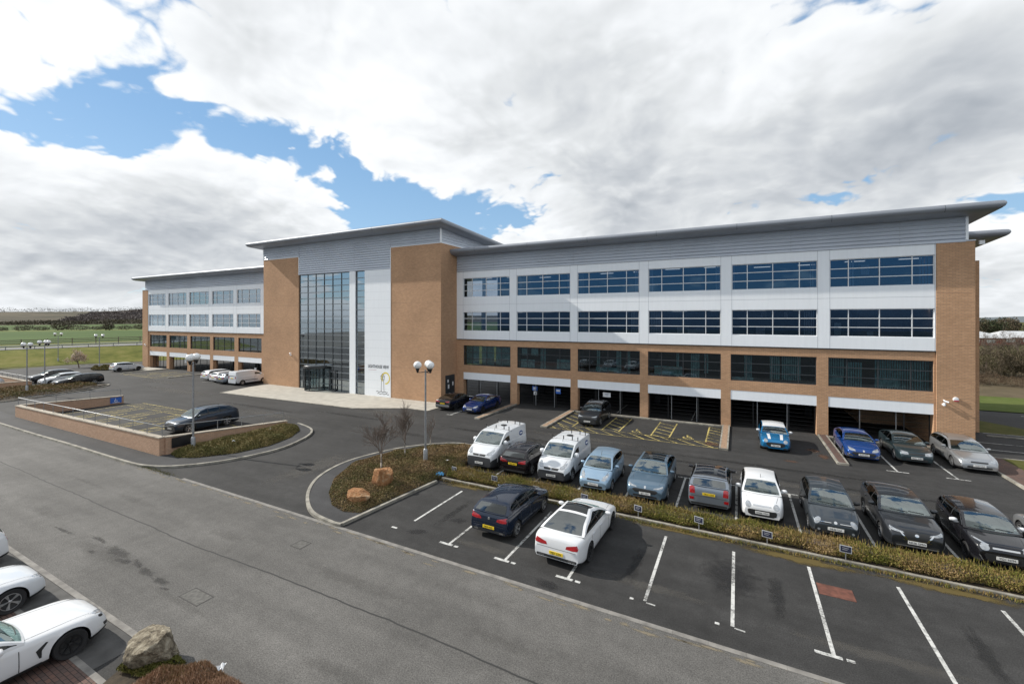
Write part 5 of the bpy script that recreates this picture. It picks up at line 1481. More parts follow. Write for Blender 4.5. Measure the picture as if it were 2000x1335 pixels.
# notices on the gates
def notice(x, z, w, h, m, label, y=D + .50):
    o = MB(); o.box(-w / 2, w / 2, -.012, .012, -h / 2, h / 2); q = o.obj('gate_sign', m, None, loc=(x, y, z)); tag(q, label, 'sign'); return q
q = notice(-18.05, 1.72, .55, .42, M_signblue, 'blue notice on the dark gate, upper one of a pair')
b = MB(); b.box(-.18, .18, -.016, -.0125, -.02, .12); b.box(-.18, .1, -.016, -.0125, -.14, -.08); b.obj('lettering', M_signwhite, q)
q = notice(-18.0, 1.25, .34, .34, M_signwhite, 'small white notice below a blue one on the dark gate')
b = MB(); b.box(-.1, .1, -.016, -.0125, .0, .05); b.box(-.1, .05, -.016, -.0125, -.1, -.06); b.obj('lettering', M_ink, q)
q = notice(-15.55, 1.62, .52, .48, M_signblue, 'single blue notice on the dark gate behind the second bay')
b = MB(); b.box(-.18, .18, -.016, -.0125, -.02, .14); b.obj('lettering', M_signwhite, q)
q = notice(-10.75, 1.66, .72, .42, M_signwhite, 'wide white notice on the gate above the dark crossover')
b = MB(); b.box(-.15, .15, -.016, -.0125, .05, .1); b.box(-.12, .12, -.016, -.0125, -.08, -.04); b.obj('lettering', mat('ink_bluegrey', (.2, .24, .35), .5), q)
q = notice(-82.6, 1.55, .5, .6, M_signwhite, 'white notice on the left wing gate near the white estate car'); q = notice(-63.5, 1.15, .45, .55, M_signwhite, 'white notice on the left wing gate above the white van')
# ---- litter in the island
mb = MB(); rc = [(.0, .0)] 
bm_ = bmesh.new(); bmesh.ops.create_icosphere(bm_, subdivisions=3, radius=.24)
for v in bm_.verts: v.co *= 1 + .22 * math.sin(v.co.x * 22 + v.co.y * 17) * math.sin(v.co.z * 19); v.co.z *= .45
me = bpy.data.meshes.new('blue_bag'); bm_.to_mesh(me); bm_.free(); me.materials.append(mat('bag_blue', (.06, .27, .5), .4)); o = bpy.data.objects.new('plastic_bag', me); COL.objects.link(o); o.location = (-14.5, 19.35, .2)
tag(o, 'crumpled bright blue plastic bag at the hedge end by the kerb', 'bag')
for k, (x, y, lab) in enumerate(((-14.75, 20.4, 'scrap of white paper lying in the shrubs beside the first white van'), (-29.6, 17.1, 'white litter on the shrub bed below the retaining wall, nearer the lamp post'), (-30.6, 20.3, 'pale litter near the far end of the retaining wall coping'), (-10.5, 5.8, 'white scrap caught in the reddish bush at the bottom'))):
    b = MB(); P = [[(.045 * (i - 1.5) + .015 * rng.normal(), .04 * (j - 1.5) + .015 * rng.normal(), .03 * rng.normal()) for i in range(4)] for j in range(4)]
    gridpatch(b, P, skirt=(0, 0, -.01)); o = b.obj('paper_scrap', M_signwhite, None, smooth=30, loc=(x, y, .62 if k < 3 else .74)); tag(o, lab, 'litter')
# ------------------------------------------------------------------ parked vehicles
P_white = paint('white', (.60, .62, .64)); P_white2 = paint('bright_white', (.66, .67, .68))
P_black = paint('black', (.008, .008, .010), 0, .22); P_navy = paint('navy', (.008, .016, .035), .3, .25)
P_grey = paint('graphite', (.045, .055, .065), .5, .3); P_charcoal = paint('charcoal', (.028, .031, .036), .5, .3)
P_lblue = paint('pale_blue', (.28, .40, .52), .5, .3); P_slate = paint('slate_blue', (.11, .17, .23), .5, .3)
P_silver = paint('silver', (.36, .37, .38), .7, .3); P_silvb = paint('steel_silver', (.22, .25, .29), .6, .3)
P_blue = paint('royal_blue', (.006, .048, .21), .3, .25); P_mini = paint('bright_blue', (.01, .16, .36), .4, .25)
P_dgreen = paint('dark_green_grey', (.030, .048, .055), .5, .3); P_dblue = paint('dark_blue_grey', (.030, .042, .062), .5, .3)
M_silver_trim = mat('silver_trim', (.30, .31, .32), .35, .7)
P_roofblk = paint('gloss_black', (.008, .008, .010), 0, .1); M_bump = mat('bumper_grey', (.028, .030, .034), .6)
M_logo = mat('van_logo_blue', (.02, .06, .20), .4); P_brown = paint('dark_purple_black', (.012, .009, .011), .2, .22)
GM = 'cars parked along the hedge'; GF = 'cars parked in the near bays'; GB = 'cars parked beside the building'; GL = 'cars parked at the left wing'; GE = 'cars parked in the far left bays'; GN = 'white cars on the near paved bays'

def van_kit(r, s, bv, long_):
    p = s.p
    # roof bars with end stops, a vent and an aerial
    for d in (p['dwt'] + .55, p['dwt'] + .55 + (1.35 if not long_ else 1.5)):
        wb, zb, ye, ze, zr = s.gh(d); b = MB()
        b.tube([(s.hx - d, -ye * .98, zr + .02), (s.hx - d, ye * .98, zr + .02)], .022, 6)
        b.obj('roof_bar', M_white and mat('bar_pale', (.6, .6, .6), .4), r)
        b = MB()
        for y in (-ye * .96, -ye * .12, ye * .55, ye * .96): b.box(s.hx - d - .02, s.hx - d + .02, y - .02, y + .02, zr - .03, zr + .20)
        b.obj('load_stop', M_trim, r)
    d = p['dwt'] + 1.35; wb, zb, ye, ze, zr = s.gh(d)
    b = MB(); b.lathe([(.19, zr - .01), (.19, zr + .03), (.12, zr + .05), (.001, zr + .05)], (s.hx - d, 0, 0), n=16); b.obj('roof_vent', M_trim, r)
    d = p['dwt'] + .15; wb, zb, ye, ze, zr = s.gh(d)
    b = MB(); b.tube([(s.hx - d, 0, zr - .01), (s.hx - d - .12, 0, zr + .25)], .01, 5); b.obj('aerial', M_trim, r)
    for sg in (1, -1):
        d0 = p['L'] - .95; z0 = 1.42
        for nm, rx, rz_, m, off in (('logo', .26, .14, M_logo, .012), ('logo_band', .20, .045, M_signwhite, .018)):
            ol = oval(s.hx - d0, z0, rx, rz_)
            q = project(bv[1], ol, lambda a, b_: (Vector((a, sg * 2, b_)), Vector((0, -sg, 0))), off)
            if q: b = MB(); b.v = [tuple(t) for t in q[0]]; b.f = q[1]; b.m = [0] * len(q[1]); b.obj(nm, m, r, smooth=35)
def aerial(r, s, d, L_=.35, m=None):
    wb, zb, ye, ze, zr = s.gh(d); b = MB(); b.tube([(s.hx - d, 0, zr - .01), (s.hx - d - L_ * .6, 0, zr + L_ * .6)], .010, 5); b.obj('aerial', m or M_trim, r)

def S(y, L): return y + L / 2
# --- middle row along the hedge
r, s, bv = vehicle('van', 'white panel van with roof bars, first of the two and nearest the shrub island', 'van', 'van', P_white, -13.2, S(21.32, 4.6), 'S', GM, 0, wheels='dark', plate=('YE19 ODS', None), bumper=M_bump, lights='tall', tails='tall', grille='vanslot', mirror=P_white, clad=1, L=4.6, H=1.92, zn=.98, zc=1.28, dwb=.88, dwt=1.66, drt=4.5, drb=4.58, W=1.92, rw=.86)
van_kit(r, s, bv, True)
vehicle('parked_car', 'black hatchback with red tail lights and yellow plate squeezed between the two white vans', 'car', 'hatch', P_brown, -11.0, S(21.32, 4.1), 'N', GM, 0, wheels='five', plate=(None, 'YE59 PKU'), tails='wide', rails=M_chrome, L=4.2, H=1.42)
r, s, bv = vehicle('van', 'white panel van with grey bumper and roof bars beside the pale blue hatchback', 'van', 'van', P_white, -8.75, S(21.32, 4.4), 'S', GM, 0, wheels='cap', plate=('NU17 EWP', None), bumper=M_bump, lights='tall', tails='tall', grille='vanslot', mirror=P_white, clad=1, L=4.4, H=1.83, rw=.85, parts=[('side_strip', rrect(-.95, .45, .56, .66, .03), 'SL', M_bump), ('side_strip', rrect(-.95, .45, .56, .66, .03), 'SR', M_bump)])
van_kit(r, s, bv, False)
r, s, bv = vehicle('parked_car', 'small pale metallic blue hatchback facing the hedge', 'car', 'city', P_lblue, -6.42, S(21.15, 3.58), 'S', GM, 0, wheels='cap', plate=('YP10 UCS', None), lights='tall', tails='tall', grille='slot', L=3.58, H=1.53, W=1.64)
aerial(r, s, 1.5)
vehicle('parked_car', 'slate blue fastback car with a black glass roof facing the hedge', 'car', 'saloon', P_slate, -3.9, S(21.15, 4.6), 'S', GM, 0, wheels='ten', plate=('EJ71 UZV', None), lights='slim', grille='low', zn=.78, zc=1.0, zb=1.06, H=1.50, W=1.87, L=4.6, drt=3.55, drb=4.3, roofm=M_roofglass, glassroof=1.75, wr=.34, rw=.70)
r, s, bv = vehicle('parked_car', 'silver crossover with a black roof backed up to the hedge', 'car', 'suv', P_silvb, -1.15, S(21.4, 4.2), 'N', GM, 0, wheels='y', plate=(None, 'YK21 OXE'), tails='tall', roofm=P_roofblk, mirror=P_roofblk, clad=1, L=4.2, W=1.81, H=1.54, zb=1.10,
        parts=[('rear_reflector', rrect(.62, .82, .50, .62, .02), 'R', M_tail), ('rear_reflector', rrect(-.82, -.62, .50, .62, .02), 'R', M_tail), ('rear_bumper', rrect(-.5, .5, .32, .40, .03), 'R', M_trim)])
r, s, bv = vehicle('parked_car', 'small white hatchback with white mirrors facing the hedge', 'car', 'city', P_white2, .93, S(21.32, 3.5), 'S', GM, 0, wheels='cap', plate=('NG66 YGM', None), lights='round', tails='tall', grille='wide', L=3.5, H=1.48, zn=.80, W=1.63, nblunt=1.5)
aerial(r, s, 1.62, .2)
r, s, bv = vehicle('parked_car', 'graphite grey bubble shaped hatchback with oval headlights standing on the wings', 'car', 'city', P_grey, 3.42, S(20.98, 3.75), 'S', GM, 0, wheels='cap', plate=('NL06 LLA', None), lights='bonnet', tails='tall', grille='twin', L=3.75, W=1.68, H=1.55, dwb=.95, dwt=1.62, drt=3.2, drb=3.62, zn=.76, zc=1.02, mirror=M_trim, fo=.75, wbase=2.42,
        parts=[('chrome_trim', rrect(.14, .50, .655, .675, .008), 'F', M_chrome), ('chrome_trim', rrect(-.50, -.14, .655, .675, .008), 'F', M_chrome), ('fog_light', oval(.55, .36, .05, .04), 'F', M_head), ('fog_light', oval(-.55, .36, .05, .04), 'F', M_head)])
aerial(r, s, 1.75, .2)
vehicle('parked_car', 'dark grey crossover with chrome edged grille and silver wheels facing the hedge', 'car', 'suv', P_charcoal, 5.86, S(21.05, 4.3), 'S', GM, 0, wheels='five', plate=('NK68 GMW', None), lights='slim', grille='big', clad=1, L=4.3, W=1.78, H=1.55, zn=.84, zc=1.06, dwb=1.25, dwt=1.95, zb=1.12, wr=.335,
        parts=[('chrome_trim', [(-.49, .77), (-.31, .525), (-.27, .545), (-.445, .79)], 'F', M_chrome), ('chrome_trim', [(.49, .77), (.31, .525), (.27, .545), (.445, .79)], 'F', M_chrome), ('badge', oval(0, .71, .06, .05), 'F', M_chrome), ('lower_lip', rrect(-.60, .60, .285, .315, .012), 'F', M_silver_trim)])
vehicle('parked_car', 'black small hatchback with a white mirror stripe at the right edge, facing the hedge', 'car', 'city', P_black, 8.2, S(21.05, 3.65), 'S', GM, 0, wheels='dark', plate=('YS21 NYM', None), lights='round', grille='wide', L=3.65, W=1.66, H=1.5, zn=.82, dwb=.95, dwt=1.6, mirror=P_white2,
        parts=[('running_light', [(.40, .815), (.70, .90), (.74, .885), (.44, .79)], 'F', M_head), ('running_light', [(-.40, .815), (-.70, .90), (-.74, .885), (-.44, .79)], 'F', M_head), ('chrome_trim', [(.58, .30), (.66, .46), (.69, .46), (.62, .30)], 'F', M_silver_trim), ('chrome_trim', [(-.58, .30), (-.66, .46), (-.69, .46), (-.62, .30)], 'F', M_silver_trim)])
vehicle('parked_car', 'silver car only just showing at the right edge of the picture', 'car', 'hatch', P_silver, 10.85, S(21.32, 4.2), 'N', GM, 0, wheels='five', L=4.2)
# --- near bays
r, s, bv = vehicle('parked_car', 'dark navy hatchback with twin exhausts seen from behind in the near bays', 'car', 'hatch', P_navy, -8.68, S(14.75, 4.3), 'N', GF, -1, wheels='y', plate=(None, 'MJ70 HZS'), tails='wide', L=4.2, W=1.82, H=1.45, zb=1.0, rw=.63, rdrop=.08, zrplate=.50, dwb=1.15, drb=4.08, drt=3.68,
        parts=[('badge', oval(0, .83, .045, .05), 'R', M_chrome), ('exhaust', rrect(.48, .66, .32, .38, .028), 'R', M_chrome), ('exhaust', rrect(-.66, -.48, .32, .38, .028), 'R', M_chrome)])
aerial(r, s, 3.5, .2)
vehicle('parked_car', 'white four door coupe with a black glass roof seen from behind in the near bays', 'car', 'saloon', P_white2, -5.55, S(14.2, 4.65), 'N', GF, -2.0, wheels='dark', plate=(None, 'MJ21 ZZN'), tails='wide', L=4.65, W=1.84, H=1.42, zb=.98, zd=1.05, dwb=1.38, dwt=2.15, drt=3.05, drb=4.15, rdrop=.07, roofm=M_roofglass, glassroof=.80, rw=.60, zrplate=.50, wr=.335, nwin=2, handlem=P_white,
        parts=[('exhaust', rrect(.45, .70, .325, .375, .024), 'R', M_chrome), ('exhaust', rrect(-.70, -.45, .325, .375, .024), 'R', M_chrome), ('diffuser', rrect(-.43, .43, .31, .39, .03), 'R', M_trim)])
# --- beside the building
vehicle('parked_car', 'bright blue small hatchback with white roof, white mirrors and two white bonnet stripes', 'car', 'city', P_mini, 2.2, S(33.0, 3.85), 'S', GB, 0, wheels='five', plate=('YF67 WVJ', None), lights='round', grille='hex', L=3.85, W=1.73, H=1.42, roofm=P_white2, mirror=P_white2, zn=.80, zc=.98, zb=1.02, dwb=1.05, dwt=1.62, nblunt=1.4, rw=.76, fo=.78, wbase=2.5,
        parts=[('bonnet_stripe', [(.90, .30), (.90, .47), (1.74, .42), (1.74, .26)], 'T', P_white2), ('bonnet_stripe', [(.90, -.30), (.90, -.47), (1.74, -.42), (1.74, -.26)], 'T', P_white2)])
vehicle('parked_car', 'royal blue two door coupe with silver headlight frames parked beside the brick strip', 'car', 'hatch', P_blue, 6.8, S(33.2, 4.3), 'S', GB, 0, wheels='five', plate=('FL10 UKN', None), lights='swept', grille='low', L=4.3, W=1.80, H=1.41, rw=.66, dwb=1.2, dwt=2.0, drt=3.5, doors=1, nwin=2, dB=2.75,
        parts=[('headlight_frame', [(.50, .30), (.80, .33), (.82, .50), (.62, .46)], 'F', M_chrome), ('headlight_frame', [(-.50, .30), (-.80, .33), (-.82, .50), (-.62, .46)], 'F', M_chrome)])
vehicle('parked_car', 'dark green grey saloon with boxy headlights between the blue coupe and the silver estate', 'car', 'saloon', P_dgreen, 9.42, S(33.85, 4.5), 'S', GB, 0, wheels='ten', plate=('MD53 WBG', None), lights='box', grille='slot', L=4.5, W=1.73, H=1.43, zn=.74, zc=.96, zd=1.08, drt=3.4, drb=4.15)
vehicle('parked_car', 'silver estate car below the right hand brick pier of the building', 'car', 'estate', P_silver, 12.05, S(33.7, 4.5), 'S', GB, 0, wheels='ten', plate=('YC67 ULS', None), lights='swept', grille='slot', L=4.5, W=1.80, H=1.47, rails=M_chrome,
        parts=[('chrome_trim', rrect(-.74, .74, .285, .31, .01), 'F', M_chrome)])
vehicle('parked_car', 'dark grey crossover with roof rails in the hatched disabled bay', 'car', 'suv', P_charcoal, -10.75, S(33.9, 4.3), 'S', GB, 0, wheels='five', plate=('ND18 YZK', None), lights='slim', grille='big', clad=2, rails=M_chrome, W=1.80)
vehicle('parked_car', 'black saloon with red tail lights and silver bumper at the corner of the entrance block', 'car', 'saloon', P_black, -24.75, S(33.5, 4.5), 'N', GB, 0, wheels='dark', plate=(None, 'NA15 VXO'), tails='slim', parts=[('rear_bumper', rrect(-.78, .78, .42, .60, .06), 'R', P_silver)])
vehicle('parked_car', 'dark blue saloon next to the black saloon by the first undercroft bay', 'car', 'saloon', paint('deep_blue', (.006, .025, .12), .3, .22), -21.7, S(33.4, 4.6), 'S', GB, 0, wheels='dark', plate=('YT16 NZX', None), lights='swept', grille='slot')
# --- enclosure
vehicle('parked_car', 'dark blue grey sport utility car nosed up to the retaining wall', 'car', 'suv', P_dblue, -37.9, S(17.2, 4.65), 'S', None, 0, wheels='five', plate=('NX18 HKF', None), lights='slim', grille='big', clad=2, rails=M_trim, L=4.65, W=1.88, H=1.67, wr=.37, zb=1.18, rdrop=.14)
# --- left wing
vehicle('parked_car', 'white estate car by the left wing, left of the white hatchback', 'car', 'estate', P_white, -66.3, S(34.2, 4.8), 'N', GL, 0, wheels='five', tails='wide', detail=1, L=4.8)
vehicle('parked_car', 'white hatchback between the white estate and the grey car by the left wing', 'car', 'hatch', P_white2, -63.2, S(33.7, 4.2), 'N', GL, 0, wheels='dark', tails='wide', detail=1)
vehicle('parked_car', 'grey hatchback half hidden behind the plain white van by the left wing', 'car', 'hatch', P_silvb, -60.9, S(33.4, 4.1), 'N', GL, 0, wheels='five', tails='tall', detail=1)
vehicle('van', 'plain white small van beside the left pier of the entrance block', 'van', 'van', P_white, -58.5, S(33.6, 4.4), 'N', GL, 0, wheels='cap', tails='tall', detail=1, clad=0, bumper=M_bump, parts=[('side_strip', rrect(-1.2, .6, .56, .64, .02), 'SR', M_bump)])
vehicle('parked_car', 'pale silver hatchback by the left end pier of the building', 'car', 'hatch', P_white, -91.0, S(33.0, 4.25), 'N', None, 0, wheels='dark', detail=1)
# --- far left bays
vehicle('parked_car', 'black estate car nearest the kerb in the far left bays', 'car', 'estate', P_black, -77.0, S(22.2, 4.75), 'S', GE, 0, wheels='five', detail=1, rails=M_trim)
vehicle('parked_car', 'white car in the middle of the three far left cars', 'car', 'hatch', P_white, -80.6, S(21.9, 4.3), 'S', GE, 0, wheels='five', detail=1)
vehicle('parked_car', 'dark car with pale bonnet furthest of the three far left cars', 'car', 'suv', P_charcoal, -84.6, S(22.0, 4.5), 'S', GE, 0, wheels='five', detail=1)
vehicle('parked_car', 'pale car whose roof shows over the wall of the second enclosure at the left edge', 'car', 'hatch', P_silver, -82.3, S(15.0, 4.2), 'S', None, 0, detail=1)
# --- near paved bays, bottom left
sp = dict(L=4.64, W=1.83, H=1.38, zn=.72, zc=.94, zb=.98, zd=1.03, dwb=1.62, dwt=2.35, drt=3.3, drb=4.15, wr=.345, fo=.80, wbase=2.81, rw=.64, nwin=2, doors=1, dB=3.1, ftaper=.27)
fl = [('wing_vent', [(.88, .60), (1.06, .72), (1.10, .70), (.95, .58), (.98, .40), (.94, .40)], 'SR', M_trim), ('sill_trim', rrect(-1.0, 1.0, .235, .285, .02), 'SR', M_trim), ('fog_intake', [(.52, .33), (.74, .36), (.76, .46), (.60, .43)], 'F', M_trim), ('fog_intake', [(-.52, .33), (-.74, .36), (-.76, .46), (-.60, .43)], 'F', M_trim), ('kidney_grille', rrect(.04, .30, .53, .66, .05), 'F', M_trim), ('kidney_grille', rrect(-.30, -.04, .53, .66, .05), 'F', M_trim), ('headlamp_lens', oval(.74, .675, .05, .035), 'F', M_trim), ('headlamp_lens', oval(-.74, .675, .05, .035), 'F', M_trim)]
vehicle('parked_car', 'white coupe with black wheels and a dark wing vent beside the grey boulder', 'car', 'saloon', P_white2, -16.05, S(.85, 4.64), 'N', GN, 1, wheels='dark', lights='swept', grille='slot', plate=('MA16 XHD', None), parts=fl, **sp)
vehicle('parked_car', 'white saloon with dark spoked wheels, middle of the three white cars at the bottom left', 'car', 'saloon', P_white, -19.95, S(.75, 4.64), 'N', GN, 0, wheels='y', lights='swept', grille='slot', **sp)
vehicle('parked_car', 'white car showing only its red tail light at the left edge', 'car', 'hatch', P_white2, -23.98, S(1.3, 4.3), 'S', GN, 0, wheels='dark', tails='wide')
# ------------------------------------------------------------------ planting, rocks, far landscape
M_hedge = leafmat('hedge_leaves', [(0, (.060, .072, .012)), (.28, (.12, .13, .022)), (.50, (.20, .165, .05)), (.72, (.225, .145, .06)), (1, (.31, .235, .13))], .55, mixrand=.45)
M_shrub = leafmat('shrub_leaves', [(0, (.055, .062, .018)), (.30, (.115, .105, .036)), (.55, (.185, .13, .06)), (.8, (.24, .155, .08)), (1, (.33, .24, .145))], .6, mixrand=.45)
M_shrub2 = leafmat('shrub_leaves_green', [(0, (0.0565, 0.0660, 0.0189)), (.4, (0.1413, 0.1282, 0.0415)), (.7, (0.2356, 0.1790, 0.0754)), (1, (0.3582, 0.2639, 0.1320))], .6, mixrand=.55)
M_redbush = leafmat('red_bush', [(0, (.15, .125, .045)), (.3, (.23, .15, .085)), (.65, (.34, .21, .14)), (1, (.47, .35, .26))], .9, mixrand=.5)
M_twig = mat('twigs', (.15, .12, .10), .9)

# hedge (one clipped hedge; leaves inside its volume)
def hedge(x0, x1, y0, y1, z0, z1, n, label):
    h = empty('hedge', ((x0 + x1) / 2, (y0 + y1) / 2, z0), 0, label, 'hedge'); ox, oy = h.location.x, h.location.y
    x = rng.uniform(x0, x1, n); a = rng.uniform(0, 2 * PI, n); rr = rng.uniform(.25, 1, n) ** .5
    top = z1 - z0 + .07 * np.sin(x * 1.7) * np.sin(x * .53 + 1) + .04 * np.sin(x * 4.1)
    wid = (y1 - y0) / 2 * (1 + .12 * np.sin(x * 2.3 + .5) + .08 * np.sin(x * 5.2))
    yy = wid * rr * np.cos(a); yy = np.sign(yy) * np.abs(yy) ** .8 * (np.abs(wid) ** .2)
    zz = top * (.5 + .5 * rr * np.sin(a)) + rng.normal(0, .03, n)
    c = np.stack([x - ox, yy + (y0 + y1) / 2 - oy, np.clip(zz, .01, None)], 1)
    leaves('foliage', c, .034, M_hedge, h, aspect=.45, up=.3)
    # bare shoots standing out of the top
    m = n // 14; xs = rng.uniform(x0, x1, m); c = np.stack([xs - ox, rng.uniform(y0, y1, m) * .8 + (y0 + y1) * .1 - oy, (z1 - z0) + rng.uniform(-.08, .14, m)], 1)
    leaves('shoots', c, .08, M_hedge, h, aspect=.10, up=.75)
    mb = MB(); mb.box(x0 + .05 - ox, x1 - ox, y0 + .28 - oy, y1 - .28 - oy, .0, (z1 - z0) * .62); mb.obj('stems', M_twig, h)
    return h
hedge(-14.0, 14., 19.28, 20.42, .1, .45, 120000, 'long low clipped hedge turning brown between the two rows of parked cars')

def mound(name, outline, n, m, hmax, label, size=.055, kind='stuff', hfun=None, aspect=.45, up=.25):
    """ground cover: leaves on a low mound that fills a plan outline"""
    P = np.array(outline); lo, hi = P.min(0), P.max(0)
    pts = []
    while len(pts) < n:
        q = rng.uniform(lo, hi, (n * 2, 2)); inside = np.zeros(len(q), bool); j = len(P) - 1; dist = np.full(len(q), 9.)
        for i in range(len(P)):
            a, b = P[i], P[j]
            cond = ((a[1] > q[:, 1]) != (b[1] > q[:, 1])) & (q[:, 0] < (b[0] - a[0]) * (q[:, 1] - a[1]) / (b[1] - a[1] + 1e-12) + a[0]); inside ^= cond
            ab = b - a; t = np.clip(((q - a) @ ab) / (ab @ ab + 1e-12), 0, 1); dist = np.minimum(dist, np.linalg.norm(q - a - t[:, None] * ab, axis=1)); j = i
        q, dist = q[inside], dist[inside]
        h = hmax * np.clip(dist / .55, 0, 1) ** .6 * (.72 + .28 * np.sin(q[:, 0] * 2.1) * np.sin(q[:, 1] * 1.7 + 1) + .10 * np.sin(q[:, 0] * 5.3 + q[:, 1] * 3.1))
        if hfun is not None: h = h + hfun(q) * np.clip(dist / .3, 0, 1)
        z = .12 + h * rng.uniform(.55, 1, len(q))
        pts += list(np.stack([q[:, 0], q[:, 1], z], 1))
    c = np.array(pts[:n])
    o = leaves(name, c, size, m, None, flat=.15, aspect=aspect, up=up); tag(o, label, 'shrubs' if kind != 'stuff' else None, kind=kind)
    return o
isl = [(-14.33, 18.9), (-14.66, 15.4), (-14.82, 14.0), (-15.6, 13.75), (-16.6, 14.0), (-17.9, 14.9), (-19.2, 16.3), (-20.2, 18.4), (-19.9, 20.8), (-18.9, 23.0), (-17.2, 24.6), (-15.4, 24.7), (-14.5, 24.2), (-14.25, 21.2), (-14.0, 20.4)]
region('island_soil', isl, .115, M_soil)
mound('shrub_cover', isl, 70000, M_shrub, .36, None, size=.036)
bed1 = [(-31.9, 14.55), (-31.85, 22.2), (-31.2, 23.0), (-29.9, 22.2), (-28.7, 20.6), (-28.1, 18.5), (-28.5, 16.5), (-29.7, 14.9), (-30.8, 14.35)]
region('bed_soil', bed1, .115, M_soil)
mound('shrub_cover', bed1, 45000, M_shrub2, .42, None, size=.042, hfun=lambda q: .18 * np.clip((-28.5 - q[:, 0]) / 3, 0, 1))
bed2 = [(-78.7, 13.4), (-72, 13.2), (-69, 15.4), (-69.9, 19.6), (-73, 25.0), (-74.7, 25.7), (-78.4, 21.2)]
mound('shrub_cover', bed2, 16000, M_shrub, .55, None, size=.08)
mound('red_shrubs', [(-12.4, 5.45), (-12.3, 3.2), (-12.0, 1), (-7, 1), (-8.9, 5.3), (-9.9, 6.1), (-11.7, 6.15)], 70000, M_redbush, .66, None, size=.062, aspect=.13, up=.6)
mound('weeds', [(-13.9, 5.6), (-13.5, 5.0), (-12.6, 5.2), (-12.2, 5.9), (-13.0, 5.95)], 3500, M_bank_leaf if 'M_bank_leaf' in globals() else leafmat('weed_leaves', [(0, (.05, .06, .012)), (.5, (.10, .10, .02)), (1, (.17, .13, .05))], .8), .22, None, size=.04)
mound('shrub_cover', [(-98.2, 32.9), (-96, 32.4), (-94.0, 33.6), (-94.4, 35.6), (-97.2, 35.2)], 5000, M_shrub2, .8, None, size=.11)
# stray grass tufts along the kerbs
def tufts(name, xs, ys, n, spread, size, m): 
    k = rng.integers(0, len(xs), n); c = np.stack([np.array(xs)[k] + rng.normal(0, spread, n), np.array(ys)[k] + rng.normal(0, spread * .3, n), np.full(n, .03) + rng.uniform(0, .05, n)], 1)
    return tag(leaves(name, c, size, m, None, aspect=.2, up=.6), kind='stuff')
M_weed = MATS.get('weed_leaves') or M_shrub2
tufts('kerb_weeds', list(np.linspace(-14, 12, 60)), [19.08] * 60, 6000, .25, .055, M_hedge)
xs = list(np.linspace(-52, -28, 50)); tufts('kerb_weeds', xs, [12.72] * 50, 3500, .3, .04, M_weed)
xs = list(np.linspace(-56, -33, 40)); tufts('wall_weeds', xs, [13.82] * 40, 2500, .25, .05, M_weed)

# --- boulders
def boulder(x, y, z, sx, sy, sz, rz, m, label, seed):
    bm_ = bmesh.new(); bmesh.ops.create_icosphere(bm_, subdivisions=5, radius=1)
    r = random.Random(seed); planes = [(Vector((r.gauss(0, 1), r.gauss(0, 1), r.gauss(0, .45))).normalized(), r.uniform(.60, .86)) for _ in range(12)] + [(Vector((r.uniform(-.25, .25), r.uniform(-.3, .1), 1)).normalized(), .66), (Vector((r.uniform(-.5, .5), -.5, .8)).normalized(), .78)]
    from mathutils import noise
    for v in bm_.verts:
        p = v.co.copy()
        for n_, d in planes:
            e = p.dot(n_) - d
            if e > 0: p -= n_ * e * .97
        q = p * 2.2 + Vector((seed, 0, 0))
        p *= 1 + .07 * noise.fractal(q, .9, 2.1, 5)
        p *= 1 + .03 * noise.fractal(p * 9 + Vector((seed, 3, 1)), .8, 2., 4)
        v.co = Vector((p.x * sx, p.y * sy, p.z * sz))
    me = bpy.data.meshes.new('boulder'); bm_.to_mesh(me); bm_.free(); me.materials.append(m); me.shade_smooth(); me.set_sharp_from_angle(angle=R(30))
    o = bpy.data.objects.new('boulder', me); COL.objects.link(o); o.location = (x, y, z); o.rotation_euler = (0, 0, rz); tag(o, label, 'boulder'); return o
def rockmat(name, stops, sc=2.5):
    m = bpy.data.materials.new(name); m.use_nodes = True; nt = m.node_tree; b = nt.nodes['Principled BSDF']; L = nt.links.new
    tc = N(nt, 'ShaderNodeTexCoord'); n1 = N(nt, 'ShaderNodeTexNoise', Scale=sc, Detail=9., Roughness=.75, Distortion=.6); L(tc.outputs['Object'], n1.inputs['Vector'])
    r = ramp(nt, n1.outputs['Fac'], stops); L(r.outputs['Color'], b.inputs['Base Color']); b.inputs['Roughness'].default_value = .95
    n2 = N(nt, 'ShaderNodeTexNoise', Scale=sc * 3, Detail=10., Roughness=.8); L(tc.outputs['Object'], n2.inputs['Vector'])
    bp_ = N(nt, 'ShaderNodeBump', Strength=.9, Distance=.12); L(n2.outputs['Fac'], bp_.inputs['Height']); L(bp_.outputs['Normal'], b.inputs['Normal']); return m
M_rocko = rockmat('orange_rock', [(.3, (.11, .045, .018)), (.43, (.26, .115, .042)), (.54, (.36, .19, .085)), (.68, (.50, .38, .25))])
M_rockg = rockmat('grey_rock', [(.34, (.025, .023, .020)), (.43, (.13, .105, .07)), (.53, (.29, .25, .18)), (.66, (.50, .45, .35))], 4.2)  # darkest stops paint the shade of crevices into the rock colour
boulder(-15.95, 16.65, .58, .60, .52, .74, .5, M_rocko, 'upright orange boulder with a pale top in the shrub island below a bare tree', 3)
boulder(-15.75, 14.75, .38, .72, .50, .46, .2, M_rocko, 'low rusty orange boulder at the tip of the shrub island', 8)
boulder(-13.2, 5.6, .36, .86, .52, .46, .1, M_rockg, 'large grey lichen covered boulder at the edge of the grey road', 5)

